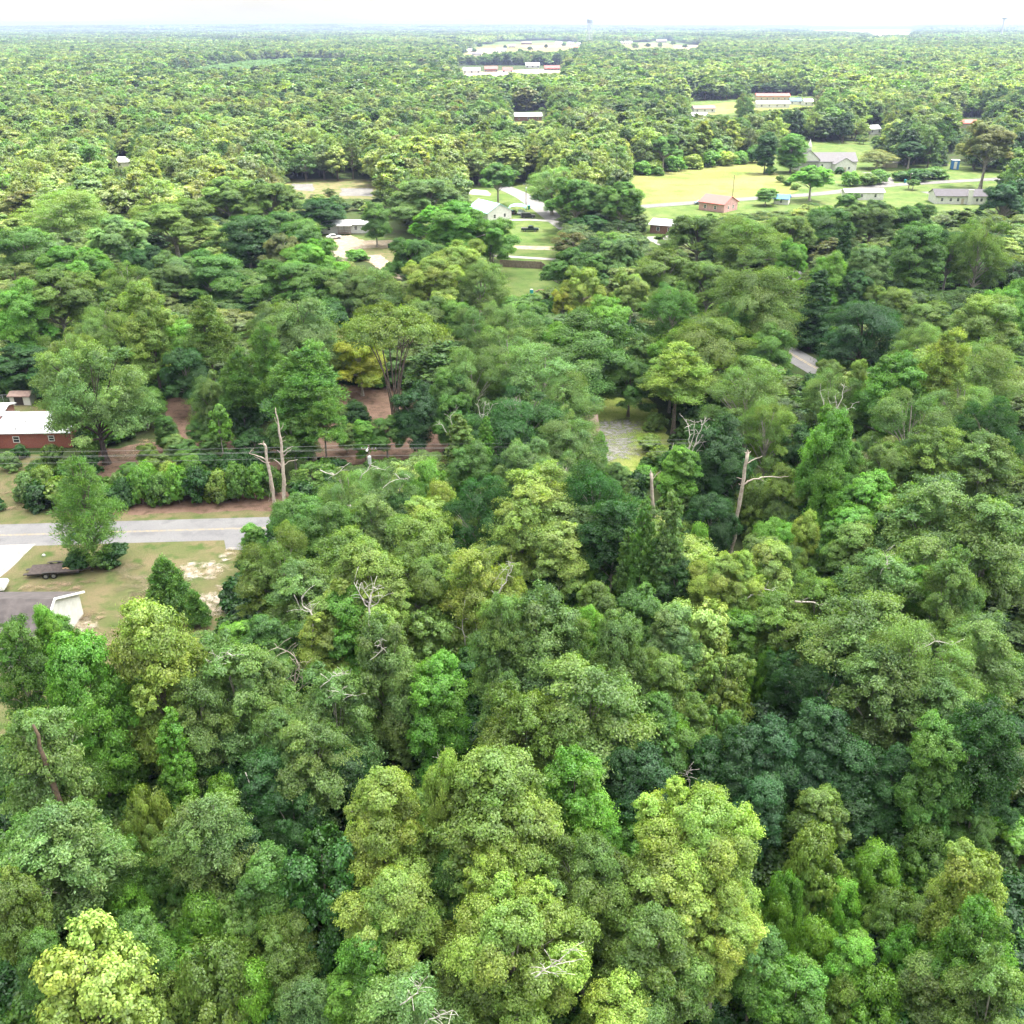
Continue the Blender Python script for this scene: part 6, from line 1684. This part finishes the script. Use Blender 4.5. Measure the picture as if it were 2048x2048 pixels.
for lab, u, v, wpx, dpx, h, wm, rm, rz in (
        ("white house with a pinkish roof in the bright clearing", 1408, 226, 44, 9, 3, M_WHITE, M_SHINGLE_P, .1),
        ("low white-roofed building just below the pinkish-roofed house", 1398, 240, 32, 8, 2.6, M_WHITE, M_ROOF_WHITE, .1),
        ("long open barn with a red roof in the bright clearing", 1546, 204, 66, 9, 4.5, M_BEIGE, M_ROOF_RED, -.05),
        ("long white-roofed building in front of the red-roofed barn", 1546, 216, 66, 8, 3, M_WHITE, M_ROOF_WHITE, 0),
        ("bright blue-roofed building right of the red-roofed barn", 1592, 210, 22, 8, 3, M_WHITE, M_BLUE, 0),
        ("white building at the right end of the bright clearing", 1617, 212, 18, 8, 3, M_WHITE, M_ROOF_WHITE, .1),
        ("long white-roofed house alone in the woods up the middle", 1056, 242, 54, 9, 3, M_BRICK_B, M_ROOF_WHITE, .05),
        ("house with a salmon red roof beside the brownish tree", 1936, 257, 36, 9, 3, M_BEIGE, M_ROOF_RED, -.1),
        ("white house glimpsed between crowns behind the church", 1748, 269, 22, 8, 3, M_WHITE, M_ROOF_WHITE, .2),
        ("pale grey-roofed house among the sunny left hand woods", 252, 338, 36, 9, 3, M_WHITE, M_ROOF_GREYM, .05),
        ("small white-roofed house above the grey-roofed one in the left woods", 175, 315, 22, 8, 3, M_WHITE, M_ROOF_WHITE, .1),
        ("white-roofed house far off at the left edge of the woods", 100, 124, 18, 14, 5, M_WHITE, M_ROOF_WHITE, .1),
        ("red-roofed house far off beside the left hand plantation", 212, 134, 16, 14, 5, M_WHITE, M_ROOF_RED, .1),
        ("pale blue-roofed house seen over the sunny field edge", 1450, 290, 20, 7, 3, M_WHITE, M_ROOF_TEAL, .2),
        ("reddish house between crowns at the far right", 1858, 252, 14, 7, 3, M_PINK, M_SHINGLE_P, .2),
):
    p = at(u, v); q = proj([[p[0], p[1], 1]])[2][0] / FPX
    L = wpx * q
    house("house", lab, (p[0], p[1] + dpx / 2), rz, L, dpx, h, 1.6, wm, rm, row(np.linspace(-L * .35, L * .35, max(2, int(L / 5))), -dpx / 2 - .03, h * .55, 1.2, 1.3))
FAR = [(935, 86, 100, 16, 7, 'W', 'T'), (942, 104, 22, 14, 5, 'W', 'W'), (1003, 105, 24, 14, 7, 'W', 'W'), (953, 112, 23, 12, 4, 'W', 'S'), (1024, 95, 16, 12, 5, 'R', 'W'), (1053, 89, 26, 14, 6, 'R', 'P'), (1118, 90, 18, 14, 6, 'W', 'W'), (1141, 90, 16, 14, 6, 'W', 'G'), (1164, 92, 26, 16, 7, 'W', 'W'), (1148, 101, 20, 14, 6, 'R', 'R'), (1188, 86, 15, 14, 6, 'W', 'R'), (1253, 88, 28, 14, 6, 'W', 'W'), (1323, 85, 25, 14, 6, 'R', 'W'), (1205, 95, 12, 10, 5, 'W', 'S'),
       (943, 147, 42, 12, 5, 'W', 'W'), (982, 144, 32, 12, 5, 'R', 'R'), (1065, 136, 34, 12, 5, 'W', 'W'), (1104, 141, 38, 12, 4, 'R', 'R'), (1015, 145, 24, 10, 4, 'W', 'R'),
       (1640, 92, 10, 12, 5, 'W', 'W'), (1722, 88, 10, 12, 5, 'W', 'R'), (1765, 92, 14, 12, 5, 'W', 'P'), (1852, 95, 18, 12, 5, 'W', 'P'), (1768, 110, 9, 9, 5, 'W', 'W'), (1785, 108, 10, 9, 5, 'W', 'W'), (1827, 109, 8, 9, 5, 'W', 'W')]
WM = {'W': M_WHITE, 'R': M_BRICK_B}; RM = {'W': M_ROOF_WHITE, 'T': M_ROOF_TEAL, 'S': M_SHINGLE, 'P': M_SHINGLE_P, 'R': M_ROOF_RED, 'G': M_ROOF_GREYM}
FARLAB = ["long white school block with a pale teal roof on the far meadow", "small white building below the long school block", "white two-storey building in the middle of the far meadow", "dark-roofed low building at the front of the far meadow", "small brick building right of the white two-storey one", "reddish-roofed building at the back of the far meadow", "first white roof of the row on the far meadow", "grey-roofed building second in the row on the far meadow", "largest white roof of the row on the far meadow", "red-roofed brick house in front of the row on the far meadow", "red-roofed white building behind the row on the far meadow", "white building beside the trees on the far meadow", "brick building with white roof at the right of the far meadow", "small grey-roofed shed on the far meadow",
          "long white-roofed shed in the sandy lot", "red-roofed building in the middle of the sandy lot", "white-roofed building behind the sandy lot", "long red-roofed building at the right of the sandy lot", "small red-roofed building at the front of the sandy lot",
          "white speck of a house under the pale far field", "red-roofed speck of a house under the pale far field", "pinkish speck of a house under the pale far field", "larger pinkish-roofed house far off at the right", "white speck of a house in the far right woods beside a taller tree", "white house next to the specks in the far right woods", "last white speck in the row of far right houses"]
for lab, (u, v, wpx, dp, h, a, c) in zip(FARLAB, FAR):
    p = at(u, v); q = proj([[p[0], p[1], 1]])[2][0] / FPX
    L = wpx * q * .8; h *= .75; dp *= .8
    house("building", lab, (p[0], p[1] + dp / 2), 0.05, L, dp, h, 3.0, WM[a], RM[c], row(np.linspace(-L * .4, L * .4, max(2, min(8, int(L / 6)))), -dp / 2 - .05, h * .5, 2.0, 2.0), cat='building', group='far buildings')

# ------------------------------------------------------------------ water towers
p = at_y(1180, 44, 2900)
e = empty("water_tower", (p[0], p[1], 0)); zt = at_y(1180, 37, 2900)[2]
b = MB().tube([(0, 0, zt - 11), (0, 0, zt - 10), (0, 0, zt - 1.5), (0, 0, zt)], [7.0, 8.0, 8.0, 5.5], 24)
b.build("tank", mat("blue_grey_tank", (0.34, 0.40, 0.46), .6), e)
for k in range(6):
    a = k * math.pi / 3
    MB().tube([(8.5 * math.cos(a), 8.5 * math.sin(a), 0), (7.2 * math.cos(a), 7.2 * math.sin(a), zt - 10.5)], .5, 6).build("leg", M_GALV, e)
MB().tube([(0, 0, 0), (0, 0, zt - 10)], .9, 8).build("riser", M_GALV, e)
tag(e, "blue-grey legged water tower standing on the skyline", "water tower")
p = at_y(2007, 48, 3600); zt = at_y(2007, 33, 3600)[2]
e = empty("water_tower", (p[0], p[1], 0))
MB().tube([(0, 0, zt - 9), (0, 0, zt - 5), (0, 0, zt - 2), (0, 0, zt)], [2.5, 9, 10, 6], 20).build("tank", mat("white_tank", (0.7, 0.72, 0.75), .6), e)
MB().tube([(0, 0, 0), (0, 0, 8), (0, 0, zt - 8.5)], [4.0, 2.2, 2.4], 16).build("pedestal", mat("white_tank_shaft", (0.6, 0.62, 0.66), .6), e)
tag(e, "pale pedestal water tower on the skyline at the far right", "water tower")

# ------------------------------------------------------------------ vehicles
def wheel(parent, x, y, r=.36, w=.24):
    t = MB().tube([(x, y - w / 2, r), (x, y + w / 2, r)], r, 18).build("wheel", M_TYRE, parent)
    MB().tube([(x, y - w / 2 - .012, r), (x, y + w / 2 + .012, r)], r * .58, 12).build("rim", M_RIM, t)
CARP = {}
def paint(name, c):
    if name not in CARP: CARP[name] = mat(name, c, .3, None, 1, tuple(q * .95 for q in c), spec=.5)
    return CARP[name]
def vehicle(name, label, u, v, rz, pm, style='sedan', cat='car', dy=0):
    p = at(u, v)
    e = empty(name, (p[0], p[1] + dy, 0), rz)
    if style == 'pickup':
        L, W = 5.4, 1.9
        low = [(-2.7, .5), (2.7, .5), (2.72, .9), (2.55, 1.08), (1.3, 1.12), (-2.7, 1.12)]
        cab = [(1.25, 1.12), (.75, 1.78), (-.45, 1.8), (-.7, 1.12)]
    elif style == 'suv':
        L, W = 4.7, 1.9
        low = [(-2.35, .45), (2.35, .45), (2.38, .85), (2.2, 1.0), (1.2, 1.08), (-2.35, 1.1)]
        cab = [(1.15, 1.08), (.6, 1.72), (-2.0, 1.74), (-2.3, 1.1)]
    else:
        L, W = 4.5, 1.8
        low = [(-2.25, .4), (2.25, .4), (2.28, .7), (2.1, .86), (1.1, .92), (-1.6, .95), (-2.25, .88)]
        cab = [(1.05, .92), (.4, 1.4), (-.9, 1.42), (-1.65, .95)]
    b = MB().prism(low, -W / 2, W / 2).prism([(x, z + .004) for x, z in cab], -W / 2 + .14, W / 2 - .14)
    if style == 'pickup':
        pass
    b.build("body", pm, e, bevel=.05)
    if style == 'pickup': MB().box((-1.7, 0, 1.13), (1.8, 1.5, .03)).build("truck_bed", M_STEEL, e)
    s = 0.78
    cx = sum(q[0] for q in cab) / 4; cz = sum(q[1] for q in cab) / 4
    g = [(cx + (x - cx) * s, cz + (z - cz) * s) for x, z in cab]
    for sy in (-1, 1): MB().prism(g, sy * (W / 2 - .135) - .012, sy * (W / 2 - .135) + .012).build("side_window", M_GLASS, e)
    (x0, z0), (x1, z1) = cab[0], cab[1]
    n = np.array([z1 - z0, x0 - x1]); n = n / np.linalg.norm(n) * -.0
    MB().add([(x0 - .06 + .03, -W / 2 + .24, z0 + .06), (x0 - .06 + .03, W / 2 - .24, z0 + .06), (x1 + .09, W / 2 - .26, z1 - .06), (x1 + .09, -W / 2 + .26, z1 - .06)], [[0, 1, 2, 3]]).build("windscreen", M_GLASS, e)
    for sx in (-1, 1):
        for sy in (-1, 1): wheel(e, sx * L * .3, sy * (W / 2 - .1))
    for sy in (-1, 1):
        MB().box((low[2][0], sy * (W / 2 - .25), low[2][1] - .1), (.05, .3, .14)).build("headlight", M_TRIM, e)
        MB().box((low[0][0], sy * (W / 2 - .22), low[2][1] - .05), (.05, .22, .16)).build("tail_light", M_ROOF_RED, e)
    tag(e, label, cat)
    return e
WHITE_P = paint("white_car_paint", (.75, .75, .75)); BLACK_P = paint("black_car_paint", (.015, .016, .018)); BLUE_P = paint("blue_grey_car_paint", (.22, .28, .36)); NAVY_P = paint("dark_blue_car_paint", (.02, .03, .05)); GREEN_P = paint("dark_green_car_paint", (.012, .03, .028))
vehicle("pickup_truck", "white pickup truck cut off by the left edge above the grey-roofed house", -34, 1184, .15, WHITE_P, 'pickup', 'pickup truck')
vehicle("car", "white car parked at the left of the mobile home", 668, 478, .3, WHITE_P)
vehicle("car", "dark car under the left half of the carport", 1026, 428, 1.35, BLACK_P)
vehicle("car", "white car under the right half of the carport", 1042, 428, 1.35, WHITE_P)
vehicle("sport_utility_vehicle", "black sport utility vehicle parked in front of the carport", 1056, 436, .1, BLACK_P, 'suv', 'car')
vehicle("pickup_truck", "dark green pickup truck parked on the grass plot", 1060, 463, -.05, GREEN_P, 'pickup', 'pickup truck')
vehicle("car", "dark blue car on the pad beside the white-roofed brick house", 1352, 476, -.1, NAVY_P)
vehicle("car", "blue-grey car on the street beside the pink house", 1401, 409, .05, BLUE_P)
vehicle("van", "white van half hidden in the trees in front of the worn yard", 735, 566, .8, WHITE_P, 'suv', 'van')
vehicle("car", "white car glimpsed behind the blue container by the brownish tree", 1885, 332, .1, WHITE_P)

# the flatbed trailer on the lawn
pl = at(62, 1150); pr = at(192, 1140)
d = pr[:2] - pl[:2]; Lt = float(np.linalg.norm(d))
e = empty("flatbed_trailer", (*(pl[:2] + pr[:2]) / 2, 0), math.atan2(d[1], d[0]))
x0 = -Lt / 2; dk = Lt * .78
b = MB()
for i in range(9): b.box((x0 + dk / 2, -.97 + i * .243, .66), (dk, .225, .05))
b.build("deck", M_DECK, e)
b = MB().box((x0 + dk / 2, -1.13, .60), (dk, .08, .2)).box((x0 + dk / 2, 1.13, .60), (dk, .08, .2)).box((x0 + .04, 0, .56), (.08, 2.18, .2)).box((x0 + dk - .04, 0, .56), (.08, 2.18, .2))
for i in range(6): b.box((x0 + .6 + i * (dk - 1.2) / 5, 0, .57), (.08, 2.18, .1))
b.build("frame", M_STEEL, e)
tx = x0 + dk
b = MB().tube([(tx, -.9, .56), (Lt / 2 - .15, -.05, .5)], .06, 6).tube([(tx, .9, .56), (Lt / 2 - .15, .05, .5)], .06, 6).box((Lt / 2 - .05, 0, .5), (.35, .12, .1))
b.build("tongue", M_STEEL, e)
MB().tube([(Lt / 2 - .45, 0, .05), (Lt / 2 - .45, 0, 1.0)], .045, 8).box((Lt / 2 - .45, 0, .04), (.25, .25, .04)).tube([(Lt / 2 - .45, -.02, .95), (Lt / 2 - .45, .25, .95)], .02, 6).build("jack", M_STEEL, e)
MB().box((tx + .35, 0, .78), (.5, .9, .35)).box((tx + .35, 0, .98), (.54, .94, .05)).build("tool_box", M_STEEL, e)
for ax in (x0 + dk * .36, x0 + dk * .36 + .88):
    for sy in (-1, 1): wheel(e, ax, sy * 1.28, .36, .22)
for sy in (-1, 1):
    c = x0 + dk * .36 + .44
    a = [(c - .95, .62), (c - .85, .80), (c - .5, .88), (c + .5, .88), (c + .85, .80), (c + .95, .62)]
    MB().prism(a + [(q[0], q[1] - .03) for q in a[::-1]], sy * 1.29 - .14, sy * 1.29 + .14).build("fender", M_STEEL, e)
b = MB()
for sy in (-1, 1): b.box((x0 - .25, sy * .6, .45), (.7, .4, .06))
b.build("ramp", M_STEEL, e)
tag(e, "black flatbed trailer with a wooden deck standing on the worn lawn", "trailer")
for k, (dx, dyy, rz) in enumerate(((.9, .15, .55), (1.45, -.1, .35))):
    o = MB().box((0, 0, .0), (1.9, .14, .05)).build("plank", M_LUMBER)
    c, s = math.cos(e.rotation_euler.z), math.sin(e.rotation_euler.z)
    o.location = (e.location.x + dx * c - dyy * s, e.location.y + dx * s + dyy * c, .712 + k * .0)
    o.rotation_euler = (0, 0, e.rotation_euler.z + rz)
    tag(o, ("longer-angled yellow plank lying on the trailer deck", "straighter yellow plank lying on the trailer deck")[k], "plank", "planks on the trailer")
p = at(88, 1112)
e = empty("plastic_sack", (p[0], p[1], 0)); MB().box((0, 0, .15), (.5, .35, .3), taper=.6).build("sack", M_WHITE, e, bevel=.08)
tag(e, "small white crumpled sack lying on the lawn near the driveway", "sack")
p = at(147, 1078)
e = empty("recycling_bin", (p[0], p[1], 0)); MB().box((0, 0, .3), (.6, .45, .6), taper=1.15).build("body", M_BLUE, e, bevel=.03); MB().box((0, 0, .64), (.74, .58, .06)).build("lid", M_BLUE, e)
tag(e, "small bright blue bin at the roadside behind the pine", "bin")

# ------------------------------------------------------------------ bins, barrel, fence, poles, wires
def wheelie_bin(u, v, m, label, group=None):
    p = at(u, v)
    e = empty("wheeled_bin", (p[0], p[1], 0))
    MB().box((0, 0, .55), (.55, .6, .95), taper=1.15).build("body", m, e, bevel=.03)
    MB().box((0, .0, 1.06), (.7, .75, .07)).box((0, .38, 1.0), (.5, .06, .06)).build("lid", m, e, bevel=.02)
    for sx in (-1, 1): MB().tube([(sx * .24 - .03, .3, .1), (sx * .24 + .03, .3, .1)], .1, 10).build("wheel", M_TYRE, e)
    e.scale = (1.25, 1.25, 1.25)
    tag(e, label, "bin", group)
wheelie_bin(779, 497, M_BIN, "dark green wheeled bin left one of the pair beside the bushy tree", "pair of dark bins")
wheelie_bin(787, 497, M_BIN, "dark green wheeled bin right one of the pair beside the bushy tree", "pair of dark bins")
wheelie_bin(1094, 414, M_TEAL, "teal wheeled bin on the far corner of the cross street")
wheelie_bin(1058, 419, M_TEAL, "teal wheeled bin at the foot of the street pole")
wheelie_bin(1810, 366, M_TEAL, "teal wheeled bin on the street by the light pole near the church drive")
p = at(1063, 588)
e = empty("barrel", (p[0], p[1], 0)); MB().tube([(0, 0, 0), (0, 0, .3), (0, 0, .8), (0, 0, 1.1)], [.38, .44, .44, .38], 14).build("body", M_TEAL, e); MB().tube([(0, 0, 1.1), (0, 0, 1.15)], .35, 14).build("lid", M_WHITE, e)
tag(e, "bright teal barrel standing on the grass in front of the plank fence", "barrel")
p = at(1082, 584)
e = empty("log_pile", (p[0], p[1], 0))
for k in range(5):
    MB().tube([(-1.4 + .2 * k, -.4 + .35 * (k % 3), .2 + .32 * (k // 3)), (1.2 + .1 * k, -.3 + .35 * (k % 3), .2 + .32 * (k // 3))], .18, 8).build("log", M_DIRT if k % 2 else BARK, e)
tag(e, "small pile of brown logs beside the teal barrel", "log pile")

def plank_fence(pts, label):
    P = [at(*q)[:2] for q in pts]
    e = empty("plank_fence", (*P[0], 0))
    for i in range(len(P) - 1):
        a = P[i] - P[0]; b_ = P[i + 1] - P[0]
        L = np.linalg.norm(b_ - a); d = (b_ - a) / L; rz = math.atan2(d[1], d[0])
        m = MB()
        n = int(L / .16)
        for k in range(n):
            c = a + d * (k + .5) * L / n
            m.box((c[0], c[1], .98 + random.uniform(-.02, .02)), (L / n - .012, .03, 1.85), rz)
        m.build("panel", M_WOOD, e)
        m = MB(); nn = np.array([d[1], -d[0]])
        for zz in (.4, 1.55):
            c = (a + b_) / 2 - nn * .04
            m.box((c[0], c[1], zz), (L, .05, .1), rz)
        m.build("rail", M_WOOD, e)
        for k in range(int(L / 2.4) + 1):
            c = a + d * k * 2.4 + nn * .08
            MB().box((c[0], c[1], 1.0), (.12, .12, 2.05), rz).build("post", M_POLE, e)
    tag(e, label, "fence")
plank_fence([(1000, 534), (1082, 538), (1106, 556)], "weathered wooden plank fence across the green plot")

def pole(x, y, h, label, arm=True, lamp=False, trans=True, r=.15, rz=0.0):
    e = empty("utility_pole", (x, y, 0), rz)
    MB().tube([(0, 0, 0), (0, 0, h)], [r, r * .7], 10).build("shaft", M_POLE, e)
    if arm:
        MB().box((0, -.1, h - .5), (2.0, .1, .12)).build("crossarm", M_POLE, e)
        for sx in (-.9, -.45, .45, .9): MB().tube([(sx, -.1, h - .44), (sx, -.1, h - .22)], [.05, .035], 8).build("insulator", M_GALV, e)
    if trans:
        MB().tube([(.05, -.36, h - 2.4), (.05, -.36, h - 1.4), (.05, -.36, h - 1.3)], [.24, .24, .12], 14).box((.05, -.18, h - 1.9), (.12, .2, .3)).build("transformer", M_GALV, e)
    if lamp:
        MB().tube([(0, 0, h - .3), (0, -.8, h), (0, -1.4, h)], .035, 6).build("lamp_arm", M_GALV, e)
        MB().box((0, -1.5, h - .04), (.22, .5, .14)).build("lamp_head", M_TRIM, e)
    tag(e, label, "utility pole")
    return e
YW = 118.0
q = at_y(737, 891, YW)
pole(q[0], YW, q[2], "power pole with crossarm and grey transformer in the woods by the road", True, True)
q2 = at_y(-330, 912, YW - 3); q3 = at_y(1660, 868, YW + 8)
pole(q3[0], YW + 8, q3[2], "second power pole carrying the wires deeper in the right woods", True, False, False)
for k, (vl, vm, vr, m_) in enumerate(((901, 889, 876, 0), (912, 896, 882, 0), (914.5, 898, 884, 0), (924, 911, 899, 0))):
    a = at_y(-330, vl + 4, YW - 3); c = at_y(737, vm, YW - .2 + .1 * k); d_ = at_y(1660, vr - 8, YW + 8)
    b = MB()
    for s, t in ((a, c), (c, d_)):
        L = np.linalg.norm(t - s)
        pts = [s + (t - s) * i / 16 - np.array([0, 0, 4 * .35 * (i / 16) * (1 - i / 16)]) for i in range(17)]
        b.tube(pts, .013, 5)
    o = b.build("power_line", mat("wire_aluminium", (.30, .30, .31), .5) if k == 0 else bpy.data.materials["wire_aluminium"])
    tag(o, ("topmost overhead wire above the main road", "upper one of the two close middle wires above the road", "lower one of the two close middle wires above the road", "lowest overhead wire above the main road")[k], "power line", "overhead wires along the main road")
def pole_px(u, v0, v1, label, **kw):
    p = at(u, v1); return pole(p[0], p[1], at_y(u, v0, p[1])[2], label, **kw)
pole_px(1052, 366, 420, "street pole with two boxes beside the teal bin and carport", trans=True)
pole_px(1465, 350, 393, "bare wooden pole standing at the edge of the dry meadow", arm=False, trans=False)
pole_px(1817, 346, 377, "street light pole near the church drive", arm=False, trans=False, lamp=True)

# ------------------------------------------------------------------ the air between
me = bpy.data.meshes.new("haze")
bm = bmesh.new()
bmesh.ops.create_cube(bm, size=1.0)
bm.to_mesh(me); bm.free()
hz = link(bpy.data.objects.new("haze", me))
hz.location = (0, (GY1 + GY0) / 2, 38.0)
hz.scale = (30400, GY1 - GY0 + 400, 78.0)
hz['kind'] = 'stuff'
hm = bpy.data.materials.new("haze")
hm.use_nodes = True
hm.node_tree.nodes.clear()
ho = hm.node_tree.nodes.new('ShaderNodeOutputMaterial')
hv = hm.node_tree.nodes.new('ShaderNodeVolumePrincipled')
hv.inputs['Color'].default_value = (0.36, 0.43, 0.68, 1)
hv.inputs['Density'].default_value = HAZE
hv.inputs['Anisotropy'].default_value = 0.3
hm.node_tree.links.new(hv.outputs[0], ho.inputs['Volume'])
me.materials.append(hm)
